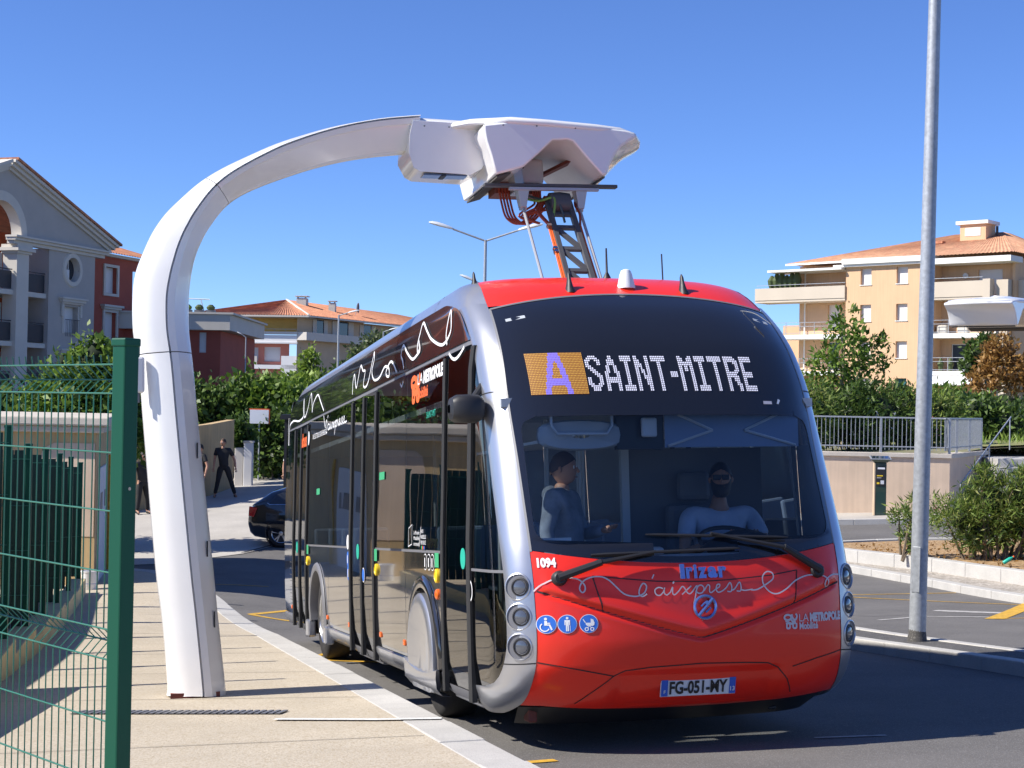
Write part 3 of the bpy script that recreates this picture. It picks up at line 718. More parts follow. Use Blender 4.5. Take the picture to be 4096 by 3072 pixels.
def stroke(name, pts, w, fn, m, parent, smooth=True):
    P = [Vector(p) for p in pts]
    if smooth:   # catmull-rom
        Q = []
        for i in range(len(P) - 1):
            p0, p1, p2, p3 = P[max(i - 1, 0)], P[i], P[i + 1], P[min(i + 2, len(P) - 1)]
            for k in range(5):
                t = k / 5; Q.append(.5 * ((2 * p1) + (p2 - p0) * t + (2 * p0 - 5 * p1 + 4 * p2 - p3) * t * t + (3 * p1 - p0 - 3 * p2 + p3) * t ** 3))
        P = Q + [P[-1]]
    rows = [[], []]
    for i, p in enumerate(P):
        a = P[max(0, i - 1)]; b_ = P[min(len(P) - 1, i + 1)]; d = b_ - a
        if d.length < 1e-9: d = Vector((1, 0))
        d.normalize(); n = Vector((-d.y, d.x)) * w / 2
        rows[0].append(fn(*(p + n))); rows[1].append(fn(*(p - n)))
    return MB().grid(rows).build(name, m, parent, recalc=False)
FR = on_front(0, 0)
SD = lambda x, y: SS(x, y, -1, .012)
# fleet number, maker's lettering, curly line across the hood
V_, F_ = text2d('1094', .078, .112, bold=.004); put('fleet_number', V_, F_, on_front(-1.048, 1.226), 'white_vinyl', bus)
def text3d(txt, size, depth, bold=0.0):
    cu = bpy.data.curves.new('txt', 'FONT'); cu.body = txt; cu.size = size; cu.extrude = depth; cu.offset = bold; cu.resolution_u = 2
    o = bpy.data.objects.new('txt', cu); C.objects.link(o); me = bpy.data.meshes.new_from_object(o.evaluated_get(bpy.context.evaluated_depsgraph_get()))
    V_ = [tuple(v.co) for v in me.vertices]; F_ = [tuple(p.vertices) for p in me.polygons]; bpy.data.objects.remove(o); bpy.data.curves.remove(cu); bpy.data.meshes.remove(me); return V_, F_
for ch_, x0_, w_, hh_ in (('I', -.139, .030, .092), ('r', -.100, .048, .072), ('i', -.046, .022, .088), ('z', -.017, .060, .070), ('a', .050, .066, .072), ('r', .126, .055, .072)):
    V_, F_ = text3d(ch_, .12, .008, .006); xa = min(v[0] for v in V_); xb = max(v[0] for v in V_); ya = min(v[1] for v in V_); yb_ = max(v[1] for v in V_); mb = MB()
    vs = []
    for v in V_: q_ = SL(x0_ + (v[0] - xa) / (xb - xa) * w_, 1.127 + (v[1] - ya) / (yb_ - ya) * hh_, .014 + v[2]); vs.append(q_)
    mb.add(vs, F_); mb.build('maker_letter', 'blue_chrome', bus, recalc=False)
# round emblem
mb = MB(); c0 = SL(.018, .942, .016)
ring = [(c0[0] + .073 * math.cos(t), c0[1], c0[2] + .073 * math.sin(t)) for t in np.linspace(0, 2 * math.pi, 33)[:-1]]; mb.tube(ring, .010, 6, closed=True)
mb.tube([(c0[0] - .05, c0[1] - .004, c0[2] - .055), (c0[0] + .052, c0[1] - .004, c0[2] + .055)], .012, 6)
mb.tube([(c0[0] - .03, c0[1] - .004, c0[2] + .005), (c0[0] - .002, c0[1] - .004, c0[2] + .03)], .008, 6); mb.tube([(c0[0] + .002, c0[1] - .004, c0[2] - .035), (c0[0] + .036, c0[1] - .004, c0[2] - .005)], .008, 6)
mb.lathe([(.013, -.006), (.011, .004), (.002, .01)], c=(c0[0] + .008, c0[1] - .008, c0[2] + .030), axis='y', n=10); mb.build('emblem', 'blue_chrome', bus, smooth=True)
MB().lathe([(.014, -.004), (.013, .006), (.004, .01)], c=(.0, SL(0, .845, .0)[1] + .0, .845), axis='y', n=12).build('lock', 'chrome', bus, smooth=True)
line = [(-1.078, 1.071), (-1.041, 1.107), (-.976, 1.141), (-.91, 1.155), (-.822, 1.147), (-.779, 1.114), (-.772, 1.079), (-.791, 1.059), (-.807, 1.08), (-.796, 1.114), (-.766, 1.14), (-.719, 1.156), (-.662, 1.155), (-.617, 1.133), (-.572, 1.089), (-.527, 1.046), (-.48, 1.029), (-.432, 1.027), (-.389, 1.046), (-.372, 1.086), (-.392, 1.107), (-.415, 1.081), (-.424, 1.041), (-.402, 1.024), (-.371, 1.039)]
stroke('script_line', line, .009, FR, 'grey_vinyl', bus)
tail = [(.353, 1.042), (.399, 1.044), (.468, 1.077), (.518, 1.111), (.515, 1.147), (.475, 1.156), (.442, 1.125), (.447, 1.072), (.491, 1.023), (.544, 1.012), (.615, 1.042), (.689, 1.093), (.779, 1.122), (.855, 1.123), (.918, 1.115), (.957, 1.089), (.958, 1.053), (.941, 1.042), (.926, 1.06), (.949, 1.096), (1.004, 1.12), (1.07, 1.118)]
stroke('script_line', tail, .009, FR, 'grey_vinyl', bus)
def script_word():   # strokes of l'aixpress in a unit box, x 0..1
    out = []
    out.append([(.055, 1.05), (.075, 1.30)])                                              # apostrophe
    out.append([(.15, .42), (.11, .50), (.075, .35), (.085, .08), (.12, .02), (.155, .25), (.165, .48), (.16, .15), (.185, .02), (.22, .2)])   # a
    out.append([(.22, .2), (.24, .48), (.238, .1), (.26, .02), (.30, .25)])                # i
    out.append([(.30, .25), (.33, .48), (.35, .4), (.375, .1), (.40, .02), (.425, .15)]); out.append([(.415, .5), (.37, .25), (.325, .0)])    # x
    out.append([(.425, .15), (.47, .5), (.455, .0), (.43, -.62)]); out.append([(.455, .1), (.48, .45), (.515, .5), (.535, .3), (.515, .05), (.48, .03), (.465, .12)])     # p
    out.append([(.535, .15), (.57, .5), (.59, .42), (.585, .15), (.60, .02), (.64, .2)])   # r
    out.append([(.64, .2), (.68, .35), (.685, .5), (.66, .48), (.65, .2), (.67, .02), (.715, .12), (.75, .3)])   # e
    out.append([(.75, .3), (.785, .58), (.80, .3), (.79, .03), (.755, .05)]); out.append([(.80, .1), (.83, .2), (.875, .58), (.89, .3), (.88, .03), (.845, .05)]); out.append([(.89, .1), (.93, .05), (1.0, .1)])  # s s
    return out
for st in script_word(): stroke('script_letter', [(-.372 + x * .735, 1.024 + y * .105 + .012 * x) for x, y in st], .008, FR, 'grey_vinyl', bus)
stroke('script_letter', [(-.372 + .245 * .735, 1.10), (-.368 + .25 * .735, 1.112)], .01, FR, 'grey_vinyl', bus, False)
# accessibility discs
def poly_on(name, pts, fn, m, parent): return put(name, pts, [tuple(range(len(pts)))], fn, m, parent)
def circ(cx, cy, r, n=28): return [(cx + r * math.cos(2 * math.pi * k / n), cy + r * math.sin(2 * math.pi * k / n)) for k in range(n)]
for k, l in enumerate((-1.012, -.889, -.757)):
    poly_on('access_sticker', circ(l, .861, .0595), on_front(0, 0, .0055), 'white_vinyl', bus); poly_on('access_sticker', circ(l, .861, .056), on_front(0, 0, .0065), 'blue_sign', bus)
    f = on_front(l, .861, .008); w = 'white_vinyl'
    def pic(pts, m=w): poly_on('pictogram', pts, f, m, bus)
    if k == 0:
        pic(circ(-.004, .034, .009, 12)); pic([(-.012, .022), (.004, .022), (.004, .0), (.022, .0), (.036, -.034), (.026, -.038), (.014, -.008), (-.012, -.008)])
        stroke('pictogram', [(-.012 + .026 * math.cos(t) + .002, -.018 + .026 * math.sin(t)) for t in np.linspace(2.2, 5.9, 14)], .007, f, w, bus)
        pic([(.0, .01), (.022, .01), (.022, .004), (.0, .004)])
    elif k == 1:
        pic(circ(0, .038, .008, 12)); pic([(-.017, .026), (.017, .026), (.017, -.006), (.011, -.006), (.011, .012), (.009, .012), (.009, -.045), (.001, -.045), (.001, -.012), (-.001, -.012), (-.001, -.045), (-.009, -.045), (-.009, .012), (-.011, .012), (-.011, -.006), (-.017, -.006)]); pic([(.015, -.008), (.018, -.008), (.018, -.046), (.015, -.046)])
    else:
        pic([(-.02, .006), (.012, .006), (.012, .032), (.028, .026), (.036, .006), (.034, -.008), (.026, -.014), (-.01, -.014), (-.02, -.004)]); pic([(-.038, .027), (-.034, .031), (-.018, .008), (-.024, .006)])
        for cx in (-.014, .02): stroke('pictogram', [(cx + .010 * math.cos(t), -.034 + .010 * math.sin(t)) for t in np.linspace(0, 6.3, 12)], .006, f, w, bus)
        stroke('pictogram', [(-.012, -.028), (.004, -.014), (.018, -.028)], .005, f, w, bus, False)
# operator's mark, right of the front
def op_logo(fn, m, parent, w, h, m2=None):
    """knotted figure mark in a w x h box"""
    def s(p, t=.13): stroke('operator_mark', [(x * w, y * h) for x, y in p], t * w, fn, m, parent)
    s([(.12 + .26 * math.cos(t) + .12, .74 + .18 * math.sin(t)) for t in np.linspace(0, 6.3, 14)]); s([(.55, .95), (.60, .70), (.80, .55), (.95, .80), (.85, .97)])
    s([(.05, .50), (.25, .50), (.45, .62), (.60, .45), (.80, .50)]); s([(.08, .30), (.30, .35), (.55, .30), (.85, .38)], .15); s([(.15, .30), (.15, .02), (.36, .02), (.38, .28)]); s([(.62, .28), (.64, .02), (.86, .02), (.88, .32)])
op_logo(on_front(.588, .782), 'grey_vinyl', bus, .10, .095)
V_, F_ = text2d('LA', .072, .075); put('operator_name', V_, F_, on_front(.70, .822), 'grey_vinyl', bus)
V_, F_ = text2d('METROPOLE', .072, .275, bold=.005); put('operator_name', V_, F_, on_front(.785, .822), 'grey_vinyl', bus)
V_, F_ = text2d('Mobilité', .062, .15, bold=.002); put('operator_name', V_, F_, on_front(.70, .772), 'grey_vinyl', bus)
# number plate
npl = bpy.data.objects.new('number_plate', None); link(npl, bus)
pc = SL(0, .42, 0); pcy = SL(0, .47, 0)[1] + .025
def plate(x, y, d=0): return (x + .008, pcy + .030 - d - (y - .42) * .25 + .0, y)
MB().hexa([plate(-.262, .363, -.01), plate(.262, .363, -.01), plate(.262, .363, .006), plate(-.262, .363, .006), plate(-.262, .476, -.01), plate(.262, .476, -.01), plate(.262, .476, .006), plate(-.262, .476, .006)]).build('plate', 'plate_white', npl, bevel=.003)
for x0, x1 in ((-.260, -.214), (.216, .260)): MB().add([plate(x0, .366, .009), plate(x1, .366, .009), plate(x1, .473, .009), plate(x0, .473, .009)], [(0, 1, 2, 3)]).build('blue_band', 'plate_blue', npl)
V_, F_ = text2d('FG-051-MY', .112, .405, bold=.0035); put('plate_text', V_, F_, lambda x, y: plate(-.203 + x, .381 + y, .011), 'plate_black', npl)
V_, F_ = text2d('F', .03, bold=.001); put('plate_text', V_, F_, lambda x, y: plate(-.243 + x, .385 + y, .012), 'plate_white', npl)
V_, F_ = text2d('13', .04, .032, bold=.001); put('plate_text', V_, F_, lambda x, y: plate(.222 + x, .385 + y, .012), 'plate_white', npl)
# LED destination display (dots)
G = {'S': ['..XXXX..', '.XXXXXX.', 'XXX..XXX', 'XX....XX', 'XX....XX', 'XXX.....', '.XXX....', '..XXX...', '...XXX..', '....XXX.', '.....XXX', 'XX....XX', 'XX....XX', 'XX....XX', 'XXX..XXX', '.XXXXXX.', '..XXXX..', '..XXXX..'],
     'A': ['...XX...', '...XX...', '..XXXX..', '..XXXX..', '..XXXX..', '.XX..XX.', '.XX..XX.', '.XX..XX.', 'XXX..XXX', 'XX....XX', 'XX....XX', 'XXXXXXXX', 'XXXXXXXX', 'XXXXXXXX', 'XX....XX', 'XX....XX', 'XX....XX', 'XX....XX'],
     'I': ['XXXXXX', 'XXXXXX', 'XXXXXX'] + ['..XX..'] * 12 + ['XXXXXX', 'XXXXXX', 'XXXXXX'],
     'N': ['XX....XX', 'XX....XX', 'XXX...XX', 'XXX...XX', 'XXXX..XX', 'XXXX..XX', 'XX.X..XX', 'XX.XX.XX', 'XX.XX.XX', 'XX..X.XX', 'XX..XXXX', 'XX..XXXX', 'XX...XXX', 'XX...XXX', 'XX...XXX', 'XX....XX', 'XX....XX', 'XX....XX'],
     'T': ['XXXXXXXX', 'XXXXXXXX', 'XXXXXXXX'] + ['...XX...'] * 15, '-': ['....'] * 8 + ['XXXX', 'XXXX', 'XXXX'] + ['....'] * 7,
     'M': ['XX....XX', 'XXX..XXX', 'XXX..XXX', 'XXXXXXXX', 'XXXXXXXX', 'XX.XX.XX', 'XX.XX.XX', 'XX.XX.XX'] + ['XX....XX'] * 10,
     'R': ['XXXXXX..', 'XXXXXXX.', 'XXXXXXXX', 'XX...XXX', 'XX....XX', 'XX....XX', 'XX....XX', 'XX...XXX', 'XXXXXXX.', 'XXXXXX..', 'XXXXXXX.', 'XX..XXX.', 'XX..XXX.', 'XX...XX.', 'XX...XXX', 'XX....XX', 'XX....XX', 'XX....XX'],
     'E': ['XXXXXXX', 'XXXXXXX', 'XXXXXXX', 'XX.....', 'XX.....', 'XX.....', 'XX.....', 'XX.....', 'XXXXXX.', 'XXXXXX.', 'XXXXXX.', 'XX.....', 'XX.....', 'XX.....', 'XX.....', 'XXXXXXX', 'XXXXXXX', 'XXXXXXX']}
disp = bpy.data.objects.new('destination_display', None); link(disp, bus)
def led(l, h, off=.006): return SL(l, h, off)
def dots(name, pts, dx, dh, m, k=.36, off=.007):
    mb = MB()
    for l, h in pts: mb.add([led(l - dx * k, h - dh * k, off), led(l + dx * k, h - dh * k, off), led(l + dx * k, h + dh * k, off), led(l - dx * k, h + dh * k, off)], [(0, 1, 2, 3)])
    return mb.build(name, m, disp, recalc=False)
x = -.562; pw = 1.215 / 92.0; h0, h1 = 2.398, 2.640; ph = (h1 - h0) / 17
for ch in 'SAINT-MITRE':
    g = G[ch]; P_ = []
    for r, row in enumerate(g):
        for c_, v in enumerate(row):
            if v == 'X': hh = h1 - r * ph; P_.append((x + c_ * pw + (hh - h0) * .0 + .0, hh))
    # the sheet leans back: shift so that columns stay upright
    dots('led_letter', P_, pw, ph, 'led_white', .33); x += (len(g[0]) + 1.45) * pw
# line letter on its orange field
ax0, ax1, ay0, ay1 = -.955, -.577, 2.372, 2.672
rows = [[led(ax0 + (ax1 - ax0) * i / 10, ay0 + (ay1 - ay0) * j / 6, .0055) for i in range(11)] for j in range(7)]
MB().grid(rows).build('line_field', 'led_orange', disp, recalc=False)
px = (ax1 - ax0) / 40; py = (ay1 - ay0) / 24; A_, O_ = [], []
for r in range(24):
    for c_ in range(40):
        l, h = ax0 + (c_ + .5) * px, ay1 - (r + .5) * py; u = abs(c_ + .5 - 19.5); w = 3.6 + r * .27
        ina = (u < w and u > w - 4.0 and True) or (15 <= r <= 18 and u < w) or (r < 5 and u < w)
        (A_ if ina else O_).append((l, h))
dots('line_letter', A_, px, py, 'led_blue', .40); tag(dots('line_field_dots', O_, px, py, 'led_dot', .20), kind='stuff')
poly_on('panel_sticker', [(.69, 2.30), (.76, 2.30), (.76, 2.322), (.69, 2.322)], on_front(0, 0, .006), 'grey_vinyl', bus)
poly_on('panel_sticker', [(.80, 2.305), (.815, 2.30), (.835, 2.33), (.818, 2.34)], on_front(0, 0, .006), 'white_vinyl', bus)
for sg in (-1, 1): poly_on('marker_lamp', [(sg * .87, 2.955), (sg * 1.0, 2.93), (sg * 1.0, 2.952), (sg * .87, 2.977)], on_front(0, 0, .004), 'grey_in', bus)
# wipers
def wiper(piv, elbow, mid, tip0, tip1, nm):
    wp = bpy.data.objects.new('wiper', None); link(wp, bus)
    def p(q, o_): return SL(q[0], q[1], o_)
    MB().lathe([(.05, -.05), (.05, .012), (.035, .03), (.004, .034)], n=16).build('pivot', 'black_plastic', wp, smooth=True).matrix_local = Matrix.Translation(p(piv, .01)) @ Vector((0, -1, .15)).to_track_quat('Z', 'Y').to_matrix().to_4x4()
    MB().tube([p(piv, .05), p(elbow, .06)], [.028, .022], 8).build('arm', 'black_plastic', wp, smooth=True)
    MB().tube([p(elbow, .06), p(mid, .045)], [.016, .01], 6).build('arm', 'black_plastic', wp, smooth=True)
    n = 12; MB().tube([p((tip0[0] + (tip1[0] - tip0[0]) * k / n, tip0[1] + (tip1[1] - tip0[1]) * k / n), .022) for k in range(n + 1)], [.006] + [.011] * (n - 1) + [.006], 6).build('blade', 'black_plastic', wp, smooth=True)
wiper((-.924, 1.151), (-.66, 1.235), (-.30, 1.298), (-.716, 1.292), (.301, 1.312), 0)
wiper((.867, 1.151), (.60, 1.30), (.10, 1.405), (-.341, 1.413), (.665, 1.372), 1)
# ---- door side lettering
squig = [(11.55, 2.985), (11.50, 2.70), (11.42, 2.62), (11.40, 2.80), (11.35, 2.881), (11.01, 2.911), (10.45, 2.873), (10.05, 2.905), (10.12, 3.02), (10.16, 3.127), (10.08, 3.05), (9.93, 2.884), (9.68, 2.97), (9.53, 3.146), (9.30, 2.98), (9.25, 2.90), (9.2, 3.0), (8.9, 3.078), (8.6, 2.98), (8.27, 2.845)]
def SDU(x, y): return SS(x, y, -1, .016)
stroke('side_script', squig, .022, SDU, 'white_vinyl', bus); stroke('side_script', [(8.26, 2.79), (8.16, 2.68), (8.09, 2.635)], .02, SDU, 'white_vinyl', bus)
up = [(6.25, 2.86), (6.272, 3.008), (6.21, 3.056), (6.034, 2.91), (5.95, 3.0), (5.88, 3.117), (5.70, 3.05), (5.563, 3.03), (5.60, 2.90), (5.45, 2.87), (5.295, 2.933), (5.188, 3.12), (5.188, 3.177), (5.10, 3.10), (5.159, 2.992), (4.996, 2.895), (4.713, 2.892), (4.47, 2.965), (4.25, 2.93), (4.22, 2.86), (4.34, 2.87), (4.376, 2.916), (4.22, 2.98), (4.065, 2.96), (3.86, 2.86)]
stroke('side_script', up, .022, SDU, 'white_vinyl', bus)
stroke('side_script', [(3.68, 2.74), (3.60, 2.709), (3.54, 2.75)], .02, SDU, 'grey_vinyl', bus)
up2 = [(3.54, 2.86), (3.60, 2.93), (3.70, 2.99), (3.634, 3.067), (3.42, 2.98), (3.17, 2.90), (2.98, 2.915), (2.87, 2.943), (2.925, 2.999), (2.95, 3.03), (2.90, 2.96), (2.96, 2.93), (2.99, 3.0), (2.933, 3.085), (2.862, 3.165), (2.62, 3.06), (2.415, 2.976), (2.004, 2.888), (1.75, 2.95), (1.76, 3.06), (1.819, 3.125), (1.87, 3.04), (1.888, 2.949), (1.84, 2.87)]
stroke('side_script', up2, .024, SDU, 'white_vinyl', bus); stroke('side_script', [(1.76, 2.795), (1.64, 2.745), (1.522, 2.73), (1.38, 2.752), (1.26, 2.79)], .024, SDU, 'white_vinyl', bus)
for st in script_word(): stroke('side_word', [(8.02 - x * 1.45, 2.60 + y * .13) for x, y in st], .018, SDU, 'white_vinyl', bus)
stroke('side_word', [(8.09, 2.66), (8.02, 2.72), (7.98, 2.66), (8.04, 2.58), (7.96, 2.58)], .018, SDU, 'white_vinyl', bus)
V_, F_ = text2d('UNE ÉLECTRIQUE LIGNE ÉNERGIE', .085, 1.05); put('side_caption', V_, F_, on_side(9.15, 2.565, .012, .0), 'white_vinyl', bus)
V_, F_ = text2d('lebus', .23, .62, bold=.008); put('side_brand', V_, F_, on_side(10.28, 2.52), 'orange_vinyl', bus)
poly_on('side_brand', circ(0, 0, .085), lambda x, y: SS(9.52 - x, 2.60 + y, -1, .012), 'white_vinyl', bus)
op_logo(lambda x, y: SS(3.18 - x, 2.54 + y, -1, .012), 'orange_vinyl', bus, .36, .21)
V_, F_ = text2d('LA', .13, .20); put('side_brand', V_, F_, on_side(2.93, 2.66), 'white_vinyl', bus)
V_, F_ = text2d('METROPOLE', .13, .72, bold=.008); put('side_brand', V_, F_, on_side(2.70, 2.66), 'white_vinyl', bus)
V_, F_ = text2d('Mobilité', .12, .40, bold=.004); put('side_brand', V_, F_, on_side(2.92, 2.545), 'orange_vinyl', bus)
V_, F_ = text2d('SAINT-MIT', .075, .34); put('side_display', V_, F_, on_side(2.55, 2.36), 'teal_sign', bus)
V_, F_ = text2d('ie tram', .13, .42, bold=.006); put('model_badge', V_, F_, on_side(2.42, 1.345, .02), 'chrome', bus)
for k, t_ in enumerate(('La Métropole', 'Mobilité', 'une marque de')): 
    V_, F_ = text2d(t_, .045, .22); put('side_caption', V_, F_, on_side(2.98, 1.44 - k * .045), 'white_vinyl', bus)
for k, t_ in enumerate(('AIX', 'MARSEILLE', 'PROVENCE')):
    V_, F_ = text2d(t_, .045, .10 if k == 0 else .20); put('side_caption', V_, F_, on_side(2.70, 1.45 - k * .045), 'white_vinyl', bus)
stroke('side_caption', [(2.76, 1.34), (2.70, 1.50)], .01, SD, 'white_vinyl', bus, False)
for k, c_ in enumerate(('green_sign', 'orange_vinyl', 'blue_sign')): poly_on('side_caption', circ(0, 0, .017, 10), (lambda kk: (lambda x, y: SS(2.66 - kk * .05 - x, 1.335 + y, -1, .012)))(k), c_, bus)
stroke('side_caption', [(3.20, 1.34), (3.20, 1.49), (3.06, 1.52), (3.06, 1.36), (3.20, 1.34)], .008, SD, 'white_vinyl', bus, False)
def side_sticker(s, h, r, m, ring=None, pic=None):
    poly_on('side_sticker', circ(0, 0, r), lambda x, y: SS(s - x, h + y, -1, .012), 'white_vinyl' if ring else m, bus)
    if ring: poly_on('side_sticker', circ(0, 0, r * .88), lambda x, y: SS(s - x, h + y, -1, .014), m, bus)
    if pic == 'p': poly_on('side_sticker', [(-.2 * r, .5 * r), (.2 * r, .5 * r), (.2 * r, -.6 * r), (-.2 * r, -.6 * r)], lambda x, y: SS(s - x, h + y, -1, .016), 'white_vinyl', bus)
for k, s in enumerate((2.52, 2.38, 2.25)): side_sticker(s, 1.225, .065, 'bus_black', True, 'p')
side_sticker(1.02, 1.05, .075, 'white_vinyl'); side_sticker(1.02, 1.05, .06, 'bus_black')
side_sticker(6.36, 1.36, .075, 'white_vinyl'); side_sticker(6.35, 1.19, .075, 'blue_sign', None, 'p'); side_sticker(6.33, 1.05, .075, 'blue_sign', None, 'p'); side_sticker(5.42, 1.05, .07, 'blue_sign', True)
for s, h in ((2.10, 1.245), (4.75, 1.25), (9.40, 1.255)): poly_on('fare_sticker', [(-.07, -.055), (.07, -.055), (.07, .055), (-.07, .055)], (lambda s, h: (lambda x, y: SS(s - x, h + y, -1, .012)))(s, h), 'green_sign', bus)
for s, h in ((4.5, 1.97), (8.6, 1.93)): poly_on('exit_sticker', [(-.13, -.035), (.13, -.035), (.13, .035), (-.13, .035)], (lambda s, h: (lambda x, y: SS(s - x, h + y, -1, .012)))(s, h), 'green_sign', bus)
for s, h in ((2.12, 1.125), (4.74, 1.115), (9.43, 1.12)):
    q = SS(s, h, -1, .0); MB().lathe([(.056, 0), (.054, -.016), (.042, -.022), (.038, -.016), (.004, -.016)], c=q, axis='x', n=20).build('door_button', 'yellow_btn', bus, smooth=True)
for s, h in ((2.11, .985),): q = SS(s, h, -1, 0); MB().lathe([(.042, 0), (.040, -.014), (.028, -.024), (.004, -.028)], c=q, axis='x', n=16).build('side_lamp', 'orange_lamp', bus, smooth=True)
for s, h in ((11.05, .50), (9.25, .51), (7.93, .52), (6.42, .52), (4.62, .53), (3.50, .53)):
    q = SS(s, h, -1, 0); MB().box(q[0] - .012, q[0] + .01, s - .038, s + .038, h - .026, h + .026).build('side_lamp', 'orange_lamp', bus, bevel=.01)
# outside mirror (dark pod above the front door)
mb = MB(); rows = []
for t, r in ((0, .3), (.05, .75), (.2, .97), (.5, 1), (.8, .97), (.95, .75), (1, .3)):
    rows.append([(-1.475 + .24 * t, .72 + .12 * r * math.copysign(abs(math.cos(a)) ** .6, math.cos(a)), 2.30 + .098 * r * math.copysign(abs(math.sin(a)) ** .6, math.sin(a))) for a in np.linspace(0, 2 * math.pi, 25)[:-1]])
mb.grid(rows, close_u=True).build('mirror_pod', 'black_plastic', bus, smooth=True); MB().tube([(-1.30, .78, 2.36), (-1.20, .85, 2.48)], .025).build('mirror_stalk', 'black_plastic', bus)
# roof antennas
def shark(l, s, h, k=1.0):
    rows = [[(l + .036 * k * r * math.cos(a), s + z * .03 + .055 * k * r * math.sin(a), h - .01 + z * .16 * k) for a in np.linspace(0, 2 * math.pi, 13)[:-1]] for z, r in ((0, 1.15), (.12, 1.0), (.35, .68), (.6, .45), (.85, .36), (1, .12))]
    return MB().grid(rows, close_u=True).build('antenna', 'black_plastic', bus, smooth=True)
shark(-.453, 1.16, 3.19); shark(.43, 1.16, 3.19); shark(-1.0, 1.85, 3.33, .75)
MB().lathe([(.068, -.01), (.066, .01), (.045, .10), (.035, .125), (.015, .135), (.002, .136)], c=(-.004, 1.2, 3.235), n=18).build('antenna', 'white_vinyl', bus, smooth=True)
MB().lathe([(.045, -.02), (.03, .03), (.010, .07), (.007, .26), (.004, .262)], c=(.10, 1.95, 3.40), n=10).build('antenna', 'black_plastic', bus, smooth=True)
MB().tube([(.55, 1.9, 3.36), (.552, 1.92, 3.62)], .006, 6).build('antenna', 'black_plastic', bus)
# ---- inside
MB().box(-1.18, 1.18, .9, 11.6, .36, .40).build('floor', 'dark_in', bus)
MB().box(-1.15, 1.15, .55, 2.2, 2.30, 2.36).build('ceiling', 'grey_in', bus); MB().box(-1.12, 1.12, 2.2, 11.5, 2.45, 2.50).build('ceiling', 'white_in', bus)
rows = [[(l, .16 + .10 * abs(l) ** 2 + y, z) for l in np.linspace(-1.03, 1.03, 13)] for y, z in ((.0, 1.20), (.02, 1.285), (.30, 1.27), (.42, 1.15), (.42, .5))]
MB().grid(rows).build('dashboard', 'grey_in', bus, smooth=True, angle=50)
mb = MB(); rows = []
for t in np.linspace(0, 1, 9):
    rows.append([(.22 + .62 * k / 12, .30 + .25 * t, 1.25 + .19 * math.sin(math.pi * (.12 + .76 * k / 12)) * math.sin(math.pi * (.1 + .75 * t))) for k in range(13)])
mb.grid(rows).build('instrument_cowl', 'black_plastic', bus, smooth=True)
st = bpy.data.objects.new('steering_wheel', None); link(st, bus)
ring = [(.52 + .22 * math.cos(t), .66 + .20 * math.sin(t) * .55, 1.36 + .20 * math.sin(t) * .45) for t in np.linspace(0, 2 * math.pi, 25)[:-1]]
MB().tube(ring, .016, 6, closed=True).build('rim', 'black_plastic', st, smooth=True); MB().tube([(.30, .66, 1.36), (.52, .66, 1.345), (.74, .66, 1.36)], .014, 6).build('spoke', 'black_plastic', st); MB().tube([(.52, .66, 1.34), (.52, .55, 1.1)], .03, 8).build('column', 'black_plastic', st)
MB().box(-.35, -.14, .16, .34, 1.275, 1.335).build('ticket_machine', 'white_in', bus, bevel=.03); MB().box(-1.0, -.76, .28, .30, 1.36, 1.41).build('paper', 'white_vinyl', bus)
# sun blind with folding arms, mirror, handrail loop
MB().box(-.02, .98, .44, .445, 2.01, 2.235).build('sun_blind', 'blue_in', bus)
for x0, x1, z0, z1 in ((.08, .33, 2.235, 2.125), (.33, .0, 2.125, 2.02), (.82, .57, 2.235, 2.125), (.57, .95, 2.125, 2.02)): MB().tube([(x0, .43, z0), (x1, .43, z1)], .010, 6).build('blind_arm', 'white_in', bus)
MB().box(-.20, -.085, .40, .43, 2.08, 2.215).build('inner_mirror', 'white_in', bus, bevel=.02); MB().box(-.36, -.02, .46, .52, 2.0, 2.235).build('console', 'black_plastic', bus)
rows = [[(-.62 + .30 * math.cos(a) * c_, .46 + y, 2.10 + .105 * math.copysign(abs(math.sin(a)) ** .5, math.sin(a)) * c_) for a in np.linspace(0, 2 * math.pi, 25)[:-1]] for y, c_ in ((0, .2), (-.01, .9), (.01, 1), (.05, 1), (.06, .9))]
MB().grid(rows, close_u=True).build('visor', 'grey_in', bus, smooth=True); MB().tube([(-.84, .42, 2.24), (-.84, .41, 2.16), (-.80, .40, 2.105), (-.45, .40, 2.105), (-.41, .41, 2.16), (-.41, .42, 2.24)], .011, 6).build('visor_handle', 'white_in', bus, smooth=True)
# partition, rails, seats
MB().box(-.03, .03, 1.35, 1.40, .4, 2.3).build('partition_post', 'grey_in', bus); MB().box(.03, 1.12, 1.42, 1.46, .4, 2.05).build('cab_partition', 'dark_in', bus); MB().box(.0, .06, .75, 1.4, .4, 1.25).build('cab_door', 'dark_in', bus)
for l, s in ((-.45, 1.9), (-.1, 2.1), (-.75, 2.2), (-.35, 3.8), (.4, 3.8), (-.35, 6.4), (.5, 6.4)): MB().tube([(l, s, .4), (l, s, 2.45)], .018, 8).build('handrail', 'white_in', bus)
for s in (2.9, 3.7, 4.5, 7.2, 8.0, 9.0, 10.2):
    for l in (-.85, .85):
        if l < 0 and s in (4.5,): continue
        seat = bpy.data.objects.new('seat', None); link(seat, bus); seat.location = (l, s, .45)
        MB().box(-.2, .2, -.22, .22, .3, .38).build('cushion', 'blue_in', seat, bevel=.03); MB().box(-.2, .2, .18, .26, .36, 1.05).build('backrest', 'blue_in', seat, bevel=.03); MB().box(-.05, .05, -.1, .1, -.05, .31).build('leg', 'grey_in', seat)
dst = bpy.data.objects.new('driver_seat', None); link(dst, bus); dst.location = (.52, 1.06, .45)
